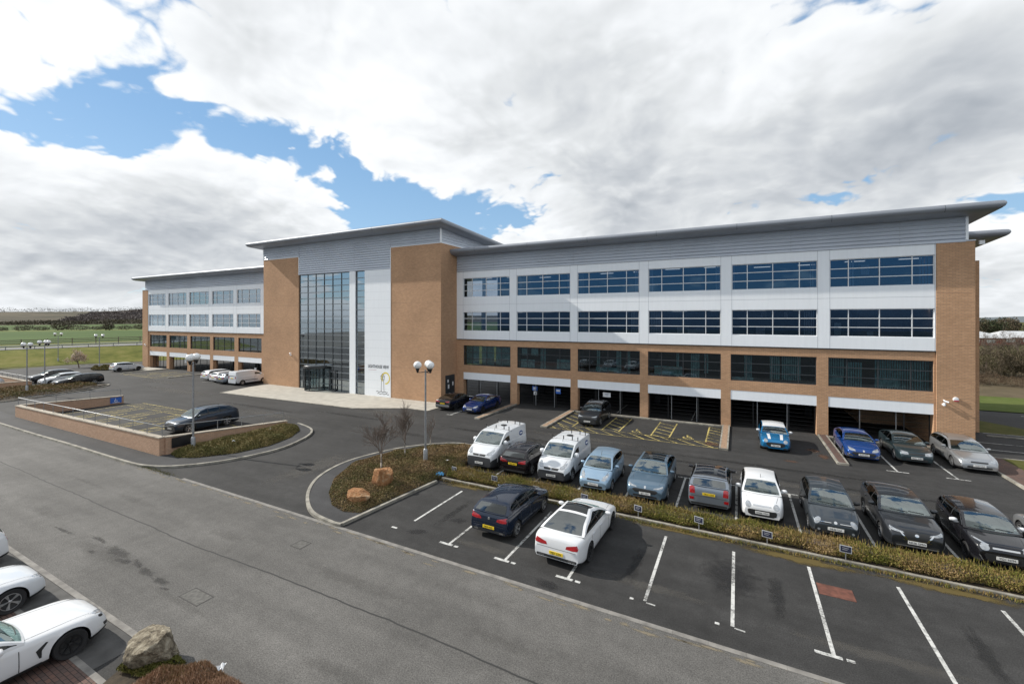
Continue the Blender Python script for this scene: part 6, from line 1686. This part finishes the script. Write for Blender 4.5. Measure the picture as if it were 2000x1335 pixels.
# --- trees
def branch(mb, p, d, L_, r, depth, rnd, spread, up, tips, nseg=3):
    pts = [p]; q = p.copy(); dd = d.copy()
    for i in range(nseg):
        dd = (dd + Vector((rnd.gauss(0, .10), rnd.gauss(0, .10), rnd.gauss(0, .06) + up * .10))).normalized(); q = q + dd * L_ / nseg; pts.append(q.copy())
    mb.tube(pts, [r * (1 - .45 * i / nseg) for i in range(nseg + 1)], 5 if depth > 1 else 3, cap=False)
    if depth == 0: tips.append(q.copy()); return
    k = rnd.choice((3, 4)) if depth > 1 else 4
    for i in range(k):
        t = .35 + .65 * (i + 1) / k; base = pts[min(int(t * nseg), nseg)]
        a = rnd.uniform(0, 2 * PI); s = rnd.uniform(.5, 1.) * spread
        side = dd.cross(Vector((math.cos(a), math.sin(a), .2))).normalized(); nd = (dd + side * s).normalized()
        branch(mb, base, nd, L_ * rnd.uniform(.55, .78), r * .64, depth - 1, rnd, spread, up, tips, 3 if depth > 1 else 2)
def tree(name, x, y, h, seed, label, cat='tree', group=None, trunkr=.06, spread=.55, up=.5, depth=4, bark=None, twig=None, z=0., clear=.35, leafm=None, nleaf=0, lsize=.1, lean=(0, 0), laspect=.6):
    rnd = random.Random(seed); r = empty(name, (x, y, z), 0, label, cat, group)
    tb = MB(); top = Vector((lean[0], lean[1], h * clear)); pts = [Vector((0, 0, -.05)), top * .5 + Vector((rnd.gauss(0, .02), rnd.gauss(0, .02), 0)), top]
    tb.tube(pts, [trunkr * 1.2, trunkr, trunkr * .85], 8); tb.obj('trunk', bark or M_wood, r, smooth=60)
    cb = MB(); tips = []
    for i in range(4):
        a = 2 * PI * i / 4 + rnd.uniform(-.5, .5); d = Vector((math.cos(a) * spread * .8, math.sin(a) * spread * .8, 1.)).normalized() if i else Vector((lean[0] * .3, lean[1] * .3, 1)).normalized()
        branch(cb, top * rnd.uniform(.8, 1.) if i else top.copy(), d, h * (1 - clear) * (.52 if i == 0 else .40), trunkr * (.75 if i == 0 else .5), depth - 1, rnd, spread, up, tips)
    cb.obj('crown', twig or M_twig, r)
    if leafm is not None and tips:
        T_ = np.array([tuple(t) for t in tips]); k = rng.integers(0, len(T_), nleaf); c = T_[k] + rng.normal(0, h * .045, (nleaf, 3))
        leaves('foliage', c, lsize, leafm, r, aspect=laspect)
    return r
tree('birch_tree', -17.75, 18.3, 3.1, 4, 'bare young birch with a pale trunk standing behind the upright orange boulder', trunkr=.05, spread=.60, up=.45, depth=6, bark=M_birch, clear=.34, z=.1)
tree('birch_tree', -18.3, 20.9, 3.0, 9, 'bare young birch in the shrub island between the other birch and the lamp post', trunkr=.045, spread=.58, up=.45, depth=6, bark=M_birch, clear=.32, z=.1)
tree('birch_tree', -17.9, 22.9, 2.1, 15, 'slender bare sapling just right of the triple globe lamp post', trunkr=.03, spread=.4, up=.6, depth=4, bark=M_birch, clear=.4, z=.1)
M_blossom = leafmat('blossom', [(0, (.38, .27, .18)), (.5, (.58, .47, .36)), (1, (.72, .64, .54))], .8)
tree('blossom_tree', -103.4, 33.1, 2.9, 21, 'small spreading tree covered in cream blossom in front of the grass bank', trunkr=.09, spread=1.0, up=-.05, depth=4, clear=.38, leafm=M_blossom, nleaf=1500, lsize=.10, lean=(-.7, 0))

# --- far left: bank, raised road with barriers, fields, hills
def sheet(name, rows, m, kind='structure', smooth=True):
    """terrain sheet from rows of 3-D points"""
    mb = MB(); gridpatch(mb, [[Vector(p) for p in r] for r in rows]); o = mb.obj(name, m, None, smooth=180 if smooth else None); return tag(o, kind=kind)
# line of the foot of the bank runs roughly along (from near left to far right)
def bankpt(t, off): # t metres along, off metres outwards
    d = Vector((.42, .907)); n_ = Vector((-.907, .42)); p = Vector((-117.5, 27.)) + d * t + n_ * off; return p
ts = np.linspace(-35, 220, 50)
def hb(t): return 2.45 + .25 * math.sin(t * .05)
rows = []
for off, hf in ((0, -.02), (2, .12), (5, .42), (8, .74), (11, .95), (13, 1.0)):
    rows.append([(*bankpt(t, off), hb(t) * hf - .03 + (.12 * math.sin(t * .3) if 0 < hf < 1 else 0)) for t in ts])
sheet('grass_bank', rows[::-1], M_bank)
rows = [[(*bankpt(t, off), hb(t) + .02) for t in ts] for off in (13, 23)]; sheet('main_road', rows[::-1], asphalt('main_road_asphalt', .13, .1))
rows = [[(*bankpt(t, off), hb(t) + dz) for t in ts] for off, dz in ((23, -.01), (30, -.3), (60, -.75))]; sheet('far_verge', rows[::-1], M_field2)
rows = [[(*bankpt(t, off), hb(t) + .035) for t in ts] for off in (13.6, 13.8)]; sheet('road_line', rows[::-1], M_white)
for off, lab in ((13.2, 'low grey crash barrier along the near side of the raised main road'), (24.5, 'timber post and rail fence beyond the raised main road')):
    fr = empty('crash_barrier' if off < 20 else 'rail_fence', (*bankpt(0, off), hb(0)), 0, lab, 'barrier' if off < 20 else 'fence'); o0 = Vector((*bankpt(0, off), hb(0)))
    b = MB(); pts = [Vector((*bankpt(t, off), hb(t) + (.65 if off < 20 else 1.5))) - o0 for t in ts]
    if off < 20: b.tube(pts, .14, 6); b.obj('rail', M_steel, fr)
    else:
        for dz in (0, -.4, -.8): b.tube([p + Vector((0, 0, dz)) for p in pts], .07, 5)
        b.obj('rail', M_wood, fr)
    for t in np.arange(-30, 150, 4.):
        q = Vector((*bankpt(t, off), hb(t))) - o0; b = MB(); b.box(-.06, .06, -.06, .06, -.05, .62 if off < 20 else 1.7); b.obj('post', M_steel if off < 20 else M_wood, fr, loc=q)
    if len(list(fr.children)) > 99: pass
# back of a road sign at the left edge
rs = empty('road_sign', (-121.2, 24.2, 1.6), 0, 'back of a large grey road sign on two posts at the far left edge', 'sign')
b = MB(); b.box(-3.2, 2.2, -.03, .03, 1.9, 4.1); b.obj('panel', mat('sign_back', (.10, .14, .14), .5), rs)
for x in (-2.4, 1.9): b = MB(); b.tube([(x, .1, -.2), (x, .1, 4.1)], .08, 8); b.obj('post', M_steel, rs)
rs.rotation_euler = (0, 0, .9)
# fields rolling up to a wooded ridge
def land(x, y):
    p = Vector((x, y)) - Vector((-117.5, 27.)); off = p.dot(Vector((-.907, .42))); t = p.dot(Vector((.42, .907)))
    return off, t
def landz(off, t):
    u = min(1, max(0, off - 560) / 760); u = u * u * (3 - 2 * u)
    ridge = (22 + 3 * math.sin(t * .004 + 1)) * u + 8.5 * math.exp(-((t - 10) / 75) ** 2) * min(1, max(0, off - 560) / 320)
    return 1.65 + ridge + .12 * math.sin(off * .01 + t * .006)
ts2 = np.linspace(-700, 1500, 60)
def landstrip(name, offs, m): 
    rows = [[(*bankpt(t, off), landz(off, t)) for t in np.linspace(-.22 * off - 40, 1500, 56)] for off in offs]; sheet(name, rows[::-1], m)
landstrip('near_field', [60, 90, 130, 170, 210, 235], M_field)
landstrip('stubble_strip', [235, 250, 262], M_field2)
landstrip('upper_field', [262, 320, 400, 480, 580], M_field)
landstrip('hills', [580, 650, 750, 850, 950, 1050, 1150, 1250, 1400, 1800], M_hill)
M_farbush = leafmat('far_bush', [(0, (0.0480, 0.0512, 0.0320)), (.5, (0.0880, 0.0768, 0.0512)), (1, (0.1520, 0.1200, 0.0800))], .05)
M_farbush2 = leafmat('far_wood', [(0, (0.0718, 0.0616, 0.0616)), (.5, (0.1154, 0.0975, 0.0923)), (1, (0.1796, 0.1488, 0.1283))], .03)  # distance haze is lightened into these wood colours
M_ridge = leafmat('ridge_wood_twigs', [(0, (.05, .044, .038)), (.5, (.08, .07, .06)), (1, (.12, .105, .09))], .02)
fb = random.Random(5)
def bush(x, y, z, w, h, n, m, label, group, name='bush', cat='bush', lf=.10, trunk=False, thin=.5):
    r = empty(name, (x, y, z), 0, label, cat, group)
    a = rng.normal(size=(n, 3)); a /= np.linalg.norm(a, axis=1)[:, None]; a *= rng.uniform(.35, 1, n)[:, None] ** .5
    a *= 1 + .28 * np.sin(a[:, [0]] * 5 + x) * np.sin(a[:, [1]] * 4 + y) 
    c = a * np.array([w / 2, w / 2, h / 2]) + np.array([0, 0, h * .52]); c[:, 2] = np.clip(c[:, 2], .02, None)
    leaves('crown' if trunk else 'foliage', c, lf * h, m, r, aspect=thin, up=.15 if thin > .3 else .45)
    b = MB(); b.tube([(0, 0, -.2), (0, 0, h * .5)], [h * .03, h * .015], 6); b.obj('trunk' if trunk else 'stem', M_wood, r)
    return r
# hedgerow bushes between the fields
for k, (t, dw, hh) in enumerate(((-52, 6, 2.2), (-44, 9, 3.0), (-37, 7, 2.4), (-29, 10, 4.4), (-21, 12, 2.8), (-13, 7, 2.3), (-7, 6, 3.9), (0, 9, 2.6), (7, 8, 3.1), (14, 10, 3.4))):
    off = 246 + fb.uniform(-5, 10); p = bankpt(t, off)
    bush(p.x, p.y, landz(off, t), dw, hh, 700, M_farbush, 'dark field hedge bush in the row between the two green fields', 'bushes between the green fields')
# woods: one mass each
def wood(name, t0, t1, o0, o1, n, h, m, lf=1.1, asp=.4):
    t = rng.uniform(t0, t1, n); o = rng.uniform(o0, o1, n); p = np.array([[*bankpt(a, b), landz(b, a)] for a, b in zip(t, o)])
    hv = h * (.55 + .45 * np.sin(t * .05 + o * .03) ** 2); p[:, 2] += rng.uniform(0, 1, n) * hv
    tag(leaves(name, p, lf, m, None, aspect=asp, up=.4), kind='stuff')
wood('hillside_wood', -95, 90, 680, 960, 24000, 6, M_farbush2, 1.3)
wood('hillside_scrub', -200, 120, 585, 660, 9000, 4, M_farbush, 1.3)
mb = MB(); gridpatch(mb, [[Vector((-330 + 22 * i, -300 - d, z * (1 + .16 * math.sin(i * .9) + .1 * math.sin(i * 2.3)) * min(1, i / 4, (29 - i) / 4))) for i in range(30)] for d, z in ((0, 0), (12, 14), (40, 21), (120, 0))]); tag(mb.obj('reflection_hill', mat('reflection_hill_haze', (.20, .20, .235), .95), None, smooth=180), kind='structure')  # unseen hill added for the window reflections, with haze in its colour
wood('ridge_wood', -340, 900, 1330, 1400, 9000, 11, M_ridge, 1.1)

# --- right-hand side: bare trees, hedge line, red shed, distant woods
M_bare = leafmat('bare_twigs', [(0, (.055, .042, .028)), (.5, (.095, .075, .05)), (1, (.15, .12, .08))], .3)
M_scrub = leafmat('scrub_twigs', [(0, (.045, .050, .018)), (.5, (.085, .080, .035)), (1, (.13, .115, .06))], .3)
M_everg = leafmat('evergreen', [(0, (.012, .020, .010)), (.5, (.030, .040, .018)), (1, (.06, .06, .03))], .3)
M_brownhedge = leafmat('brown_hedge', [(0, (.05, .036, .022)), (.5, (.095, .066, .042)), (1, (.15, .105, .07))], .3)
mb = MB(); mb.poly([(18, 57), (120, 57), (160, 110), (30, 110)], -.012); struct(mb, 'rear_lawn', grassmat('rear_grass', [(.35, (.045, .070, .015)), (.5, (.075, .10, .022)), (.65, (.11, .13, .04))], (.05, .6)))
mb = MB(); mb.poly([(22, 68), (160, 68), (220, 160), (60, 160)], -.006); struct(mb, 'brown_field', M_brownfield)
for k in range(9):
    x = 25 + k * 2.3; y = 80 + fb.uniform(-1.5, 1.5)
    bush(x, y, 0, 4.2, fb.uniform(1.2, 1.7), 3000, M_brownhedge, 'low russet hedge bush in the row beyond the rear lawn', 'russet hedge bushes', lf=.085, thin=.10)
for k in range(9):
    x = 28.5 + k * 2.5; y = 93 + fb.uniform(-3, 3)
    bush(x, y, 0, 6.5, fb.uniform(3.2, 4.4), 6000, M_bare if k % 3 else M_scrub, 'tall dense olive brown scrub bush behind the russet hedge', 'scrub bushes behind the russet hedge', lf=.055, thin=.09)
for k in range(6):
    x = 36.5 + k * 3.3; y = 112 + fb.uniform(-4, 4); h = fb.uniform(4.6, 6.4)
    tree('bare_tree', x, y, h, 40 + k, 'bare winter tree rising behind the scrub right of the building', 'tree', 'bare trees right of the building', trunkr=.09, spread=.6, up=.4, depth=5, clear=.2, leafm=M_bare, nleaf=1200, lsize=.22, laspect=.08)
sh = empty('warehouse', (70.5, 205, 0), .2, 'low red walled shed with a white roof seen between the bare trees', 'building')
b = MB(); b.box(-9, 5, -8, 8, 0, 2.4); b.obj('wall', mat('shed_red', (.26, .07, .055), .8, noise=(.3, .2)), sh)
b = MB(); b.add([(-10, -9, 2.4), (6, -9, 2.4), (6, 9, 2.4), (-10, 9, 2.4), (-7, 0, 4.4), (3, 0, 4.4)], [(0, 1, 5, 4), (1, 2, 5), (2, 3, 4, 5), (3, 0, 4), (3, 2, 1, 0)]); b.obj('roof', mat('shed_roof', (.45, .46, .47), .6), sh)
b = MB()
for x in range(-8, 4, 4): b.box(x, x + 2.2, -8.05, -8.0, .8, 1.9)
b.obj('window', M_signwhite, sh)
sh2 = copy_tree(sh); sh2.location = (89, 214, 0); sh2.rotation_euler = (0, 0, -.1); sh2['label'] = 'second red shed with a pale roof at the far right edge beyond the scrub'
for k in range(12):
    x = 98 + k * 5.5 + fb.uniform(-2, 2); y = 300 + fb.uniform(-15, 15); h = fb.uniform(6.4, 9.2)
    bush(x, y, 0, h * 1.3, h, 2200, M_everg if k % 3 else M_bare, 'distant woodland tree on the right hand skyline', 'distant trees right of the building', name='woodland_tree', cat='tree', lf=.04, trunk=True)
mb = MB(); gridpatch(mb, [[Vector((200 + 60 * i, 1500 + d, z + (z > 0) * 4 * math.sin(i * .7))) for i in range(30)] for d, z in ((0, 0), (200, 10), (500, 13))]); tag(mb.obj('hills_right', mat('far_hill', (.10, .12, .13), .9), None, smooth=180), kind='structure')
# ------------------------------------------------------------------ sky, sun, camera
# cloud layout on the sky sphere: (direction, tightness, weight)
DENS = [(-0.9366, 0.1967, 0.29, 1423.4, -0.2), (-0.9291, 0.2237, 0.2946, 1650.8, -0.22), (-0.9213, 0.25, 0.2979, 1516.4, -0.24), (-0.9131, 0.2781, 0.2982, 1257.9, -0.26), (-0.9032, 0.3107, 0.2961, 990.7, -0.28), (-0.891, 0.3452, 0.295, 898.1, -0.3), (-0.8751, 0.3811, 0.2982, 817.3, -0.3), (-0.8536, 0.4174, 0.3116, 751.4, -0.3), (-0.8295, 0.4552, 0.3236, 692.2, -0.3), (-0.8048, 0.4959, 0.3261, 634.6, -0.3), (-0.7783, 0.5391, 0.3219, 580.5, -0.3), (-0.7492, 0.5844, 0.3119, 531.4, -0.3), (-0.7201, 0.628, 0.2949, 489.9, -0.3), (-0.7774, 0.5656, 0.2751, 1223.9, -0.14), (-0.7035, 0.6597, 0.2643, 459.7, -0.28), (-0.7357, 0.635, 0.2356, 1067.7, -0.16), (-0.6806, 0.6949, 0.232, 431.7, -0.28), (-0.6412, 0.7304, 0.2353, 414.9, -0.3), (-0.5987, 0.7648, 0.238, 402.0, -0.3), (-0.5558, 0.8006, 0.224, 388.6, -0.3), (-0.5094, 0.8334, 0.2143, 482.5, -0.28), (-0.4604, 0.8632, 0.2071, 851.7, -0.2), (-0.6791, 0.6302, 0.3765, 1568.8, -0.22), (-0.636, 0.7086, 0.3058, 1450.6, -0.12), (0.0642, 0.883, 0.465, 6321.3, -0.2), (0.0826, 0.8952, 0.438, 11148.2, -0.1), (0.1625, 0.963, 0.2148, 2601.6, -0.22), (0.1017, 0.9713, 0.2149, 2726.1, -0.18), (0.035, 0.9749, 0.2198, 3615.4, -0.16), (-0.0188, 0.9779, 0.2084, 3297.6, -0.14), (-0.8796, 0.2142, 0.4248, 3313.4, -0.14), (-0.48, 0.6584, 0.5798, 832.2, 0.12), (-0.4703, 0.7122, 0.5212, 716.9, 0.12), (0.1173, 0.8539, 0.507, 779.0, 0.14), (-0.0169, 0.8759, 0.4823, 1608.1, 0.08), (-0.8872, 0.2815, 0.3655, 1123.0, -0.08), (-0.8791, 0.2677, 0.3944, 2719.7, -0.07), (-0.8526, 0.425, 0.3042, 5941.7, 0.28), (-0.8115, 0.5098, 0.2857, 603.1, 0.24), (-0.7346, 0.6087, 0.2997, 2151.5, 0.3), (-0.841, 0.4705, 0.267, 524.7, 0.12), (-0.927, 0.3253, 0.1868, 77.0, 0.18), (-0.8081, 0.5488, 0.2142, 301.8, 0.2), (-0.7454, 0.6304, 0.2166, 936.6, 0.2), (-0.6944, 0.5309, 0.4857, 12.9, 0.12), (-0.4583, 0.7699, 0.444, 10.1, 0.14), (0.0492, 0.9181, 0.3934, 12.0, 0.14)]
GREY = [(-0.8711, 0.4689, 0.1461, 101.1, 0.42), (-0.9376, 0.329, 0.1124, 143.7, 0.4), (-0.9611, 0.2526, 0.1113, 348.6, 0.3), (-0.8024, 0.5668, 0.1868, 211.3, 0.2), (-0.8924, 0.404, 0.2009, 301.8, 0.2), (-0.7288, 0.476, 0.4922, 101.0, 0.26), (-0.784, 0.4303, 0.4474, 247.3, 0.18), (-0.4179, 0.8062, 0.4188, 35.7, 0.22), (-0.2458, 0.8898, 0.3846, 66.8, 0.12), (0.2022, 0.9452, 0.2563, 143.1, 0.38), (0.0517, 0.9651, 0.2568, 126.0, 0.4), (0.2902, 0.9148, 0.281, 185.1, 0.36), (0.3573, 0.8864, 0.2944, 346.5, 0.3), (-0.1333, 0.9538, 0.2692, 97.0, 0.3), (-0.2389, 0.947, 0.2147, 234.0, 0.34), (0.2982, 0.8544, 0.4254, 122.7, 0.22), (0.2791, 0.8796, 0.3853, 379.3, 0.2), (-0.2905, 0.8267, 0.4818, 73.8, 0.12), (0.3544, 0.9338, 0.0486, 668.6, 0.25), (-0.8902, 0.2191, 0.3994, 186.8, -0.2), (-0.8534, 0.3645, 0.3725, 85.7, -0.25), (-0.9207, 0.2921, 0.2587, 137.6, -0.3), (-0.8346, 0.476, 0.2771, 199.2, -0.2), (-0.7761, 0.5817, 0.2436, 287.3, -0.25), (-0.6455, 0.659, 0.386, 57.2, -0.2), (-0.59, 0.7536, 0.2899, 234.1, -0.2), (-0.4153, 0.8497, 0.3248, 130.6, -0.2), (-0.9519, 0.302, 0.0515, 81.9, -0.1), (0.3455, 0.9251, 0.1574, 379.6, -0.4), (-0.0808, 0.9199, 0.3837, 79.7, -0.12), (-0.6792, 0.5745, 0.4567, 147.4, -0.2)]
SKYGAIN = 1.30; PUFF = .42; LIT = .75; BASE_ = .49
# behind the camera: open blue sky low down, bright cloud above
BACK = [(.37, -.92, .09, 140., -.62), (.20, -.975, .095, 140., -.62), (.02, -.995, .095, 140., -.62), (-.16, -.98, .095, 140., -.62), (-.34, -.935, .09, 140., -.6), (-.56, -.82, .095, 260., -.75), (-.66, -.745, .095, 260., -.7), (-.75, -.65, .095, 260., -.75), (-.84, -.53, .09, 260., -.7), (-.90, -.42, .08, 260., -.6), (0., -.9, .45, 8., .15), (-.8, -.5, .3, 14., .10)]
SUN = Vector((-8.5, -1.5, 5.9)).normalized()
w = bpy.data.worlds.new('World'); SC.world = w; w.use_nodes = True; w.cycles.sampling_method = 'MANUAL'; w.cycles.sample_map_resolution = 512
nt = w.node_tree; L = nt.links.new; bg = nt.nodes['Background']; bg.inputs['Strength'].default_value = .10
sky = N(nt, 'ShaderNodeTexSky', _sky_type='NISHITA'); sky.sun_disc = False; sky.sun_elevation = math.asin(SUN.z); sky.sun_rotation = math.atan2(SUN.x, SUN.y)
sky.altitude = 50; sky.air_density = 1.0; sky.dust_density = .4; sky.ozone_density = 2.2
tc = N(nt, 'ShaderNodeTexCoord'); DIR = tc.outputs['Generated']
def math_(op, a, b=None, c=None):
    m = N(nt, 'ShaderNodeMath', _operation=op)
    for i, v in enumerate((a, b, c)):
        if v is None: continue
        if isinstance(v, (int, float)): m.inputs[i].default_value = v
        else: L(v, m.inputs[i])
    return m.outputs[0]
def blobs(lst):
    acc = None
    for x, y, z, k, wt in lst:
        v = N(nt, 'ShaderNodeVectorMath', _operation='DOT_PRODUCT'); L(DIR, v.inputs[0]); v.inputs[1].default_value = (x, y, z)
        e = math_('EXPONENT', math_('MULTIPLY_ADD', v.outputs['Value'], k, -k))
        acc = math_('MULTIPLY', e, wt) if acc is None else math_('MULTIPLY_ADD', e, wt, acc)
    return acc
def mrange(src, a, b, lo=0., hi=1., smooth=False):
    m = N(nt, 'ShaderNodeMapRange')
    if smooth: m.interpolation_type = 'SMOOTHSTEP'
    for k, v_ in (('From Min', a), ('From Max', b), ('To Min', lo), ('To Max', hi)): m.inputs[k].default_value = v_
    L(src, m.inputs['Value']); return m.outputs['Result']
sp = N(nt, 'ShaderNodeSeparateXYZ'); L(DIR, sp.inputs[0])
zz = math_('ADD', math_('MAXIMUM', sp.outputs['Z'], 0.), .30)
cb = N(nt, 'ShaderNodeCombineXYZ'); L(math_('DIVIDE', sp.outputs['X'], zz), cb.inputs['X']); L(math_('DIVIDE', sp.outputs['Y'], zz), cb.inputs['Y'])
def coords(scale=1., off=(0, 0, 0)):
    m = N(nt, 'ShaderNodeMapping'); m.inputs['Location'].default_value = off; m.inputs['Scale'].default_value = (scale,) * 3; L(cb.outputs[0], m.inputs['Vector']); return m.outputs['Vector']
def noise(scale, det, rough=.55, off=(0, 0, 0), dist=0., vec=None):
    n = N(nt, 'ShaderNodeTexNoise', _noise_dimensions='2D', Scale=scale, Detail=det, Roughness=rough, Distortion=dist); L(vec or coords(1., off), n.inputs['Vector']); return n.outputs['Fac']
def puff(vec, det=3.):      # rounded billows with finer billows on them
    v = N(nt, 'ShaderNodeTexVoronoi', Scale=3.4, Detail=det, Roughness=.62, Lacunarity=2.1); v.voronoi_dimensions = '2D'
    wn = N(nt, 'ShaderNodeTexNoise', Scale=2.2, Detail=4., _noise_dimensions='2D'); L(vec, wn.inputs['Vector'])
    ad = N(nt, 'ShaderNodeVectorMath', _operation='MULTIPLY_ADD'); L(wn.outputs['Color'], ad.inputs[0]); ad.inputs[1].default_value = (.35, .35, .35); L(vec, ad.inputs[2])
    L(ad.outputs[0], v.inputs['Vector']); return v.outputs['Distance']
OFF = (3.1, 1.7, 0)
n1 = noise(1.7, 8., .58, OFF); pf = puff(coords(1., OFF))
hgt = math_('SUBTRACT', math_('MULTIPLY_ADD', n1, 1.0, BASE_), math_('MULTIPLY', pf, PUFF))
# the same field a little nearer the zenith and a little nearer the sun, to light the billows
def field(vec): return math_('SUBTRACT', math_('MULTIPLY_ADD', noise(1.7, 5., .58, vec=vec), 1.0, BASE_), math_('MULTIPLY', puff(vec, 2.), PUFF))
def shifted(k, d):
    m = N(nt, 'ShaderNodeMapping'); m.inputs['Location'].default_value = (OFF[0] + SUN.x * d, OFF[1] + SUN.y * d, 0); m.inputs['Scale'].default_value = (k,) * 3; L(cb.outputs[0], m.inputs['Vector']); return m.outputs['Vector']
up = field(shifted(.955, .03))
n2 = noise(.9, 4., .5, (7.7, 2.2, 0)); n3 = noise(9., 8., .6, (1.2, 8.8, 0), .3)
dens = math_('ADD', hgt, math_('ADD', blobs(DENS), blobs(BACK)))
dens = math_('MULTIPLY_ADD', math_('SUBTRACT', n3, .5), .16, dens)
dens = math_('ADD', dens, mrange(sp.outputs['Z'], .02, .24, .22, 0.))
alpha = mrange(dens, .405, .56, 0, 1, True)
thick = mrange(dens, .45, .85)
lit = math_('MULTIPLY', math_('SUBTRACT', up, hgt), LIT)
g = math_('ADD', math_('MULTIPLY', thick, .16), math_('ADD', math_('MULTIPLY', blobs(GREY), .85), math_('MULTIPLY', math_('SUBTRACT', n2, .5), .25)))
g = math_('ADD', g, lit); g = math_('ADD', g, math_('MULTIPLY', math_('SUBTRACT', n3, .5), .06))
cr = ramp(nt, math_('ADD', g, .06), [(0, (9.4, 9.6, 9.7)), (.20, (8.4, 8.65, 8.9)), (.42, (7.1, 7.35, 7.55)), (.68, (5.6, 5.9, 6.25)), (1, (4.0, 4.35, 4.8))])
veil = mrange(sp.outputs['Z'], 0., .06, .40, 0.)
sat = N(nt, 'ShaderNodeMix', _data_type='RGBA', _blend_type='MULTIPLY'); sat.inputs['Factor'].default_value = 1; L(sky.outputs['Color'], sat.inputs['A']); sat.inputs['B'].default_value = (SKYGAIN * .92, SKYGAIN * 1.0, SKYGAIN * 1.03, 1)
bl = ramp(nt, sp.outputs['Z'], [(0, (4.8, 6.4, 7.8)), (.12, (3.6, 5.6, 7.7)), (.35, (2.3, 4.3, 6.9)), (.8, (1.3, 2.9, 5.4))])
blue = N(nt, 'ShaderNodeMix', _data_type='RGBA'); blue.inputs['Factor'].default_value = .7; L(sat.outputs['Result'], blue.inputs['A']); L(bl.outputs['Color'], blue.inputs['B'])
mx = N(nt, 'ShaderNodeMix', _data_type='RGBA'); L(alpha, mx.inputs['Factor']); L(blue.outputs['Result'], mx.inputs['A']); L(cr.outputs['Color'], mx.inputs['B'])
mv = N(nt, 'ShaderNodeMix', _data_type='RGBA'); L(veil, mv.inputs['Factor']); L(mx.outputs['Result'], mv.inputs['A']); mv.inputs['B'].default_value = (7.6, 8.0, 8.4, 1)
L(mv.outputs['Result'], bg.inputs['Color'])

sl = bpy.data.lights.new('sun', 'SUN'); sl.energy = 4.9; sl.angle = R(.5); sl.color = (1, .95, .87)
so = bpy.data.objects.new('sun', sl); COL.objects.link(so); so.rotation_euler = (-SUN).to_track_quat('-Z', 'Y').to_euler(); so.location = (-60, -20, 60)

cam = bpy.data.cameras.new('camera'); co = bpy.data.objects.new('camera', cam); COL.objects.link(co); SC.camera = co
cam.sensor_width = 36; cam.lens = 850 / 2000 * 36; cam.shift_y = -45.5 / 2000; cam.clip_start = .1; cam.clip_end = 6000
co.location = (0, 0, 8.7); co.rotation_euler = (PI / 2, 0, math.asin(.4602))
SC.render.resolution_x = 1024; SC.render.resolution_y = 683
vs = SC.view_settings; vs.view_transform = 'Standard'; vs.look = 'None'; vs.gamma = 1; vs.exposure = .12
try: vs.use_curve_mapping = False
except Exception: pass
SC.cycles.max_bounces = 8; SC.cycles.transparent_max_bounces = 16
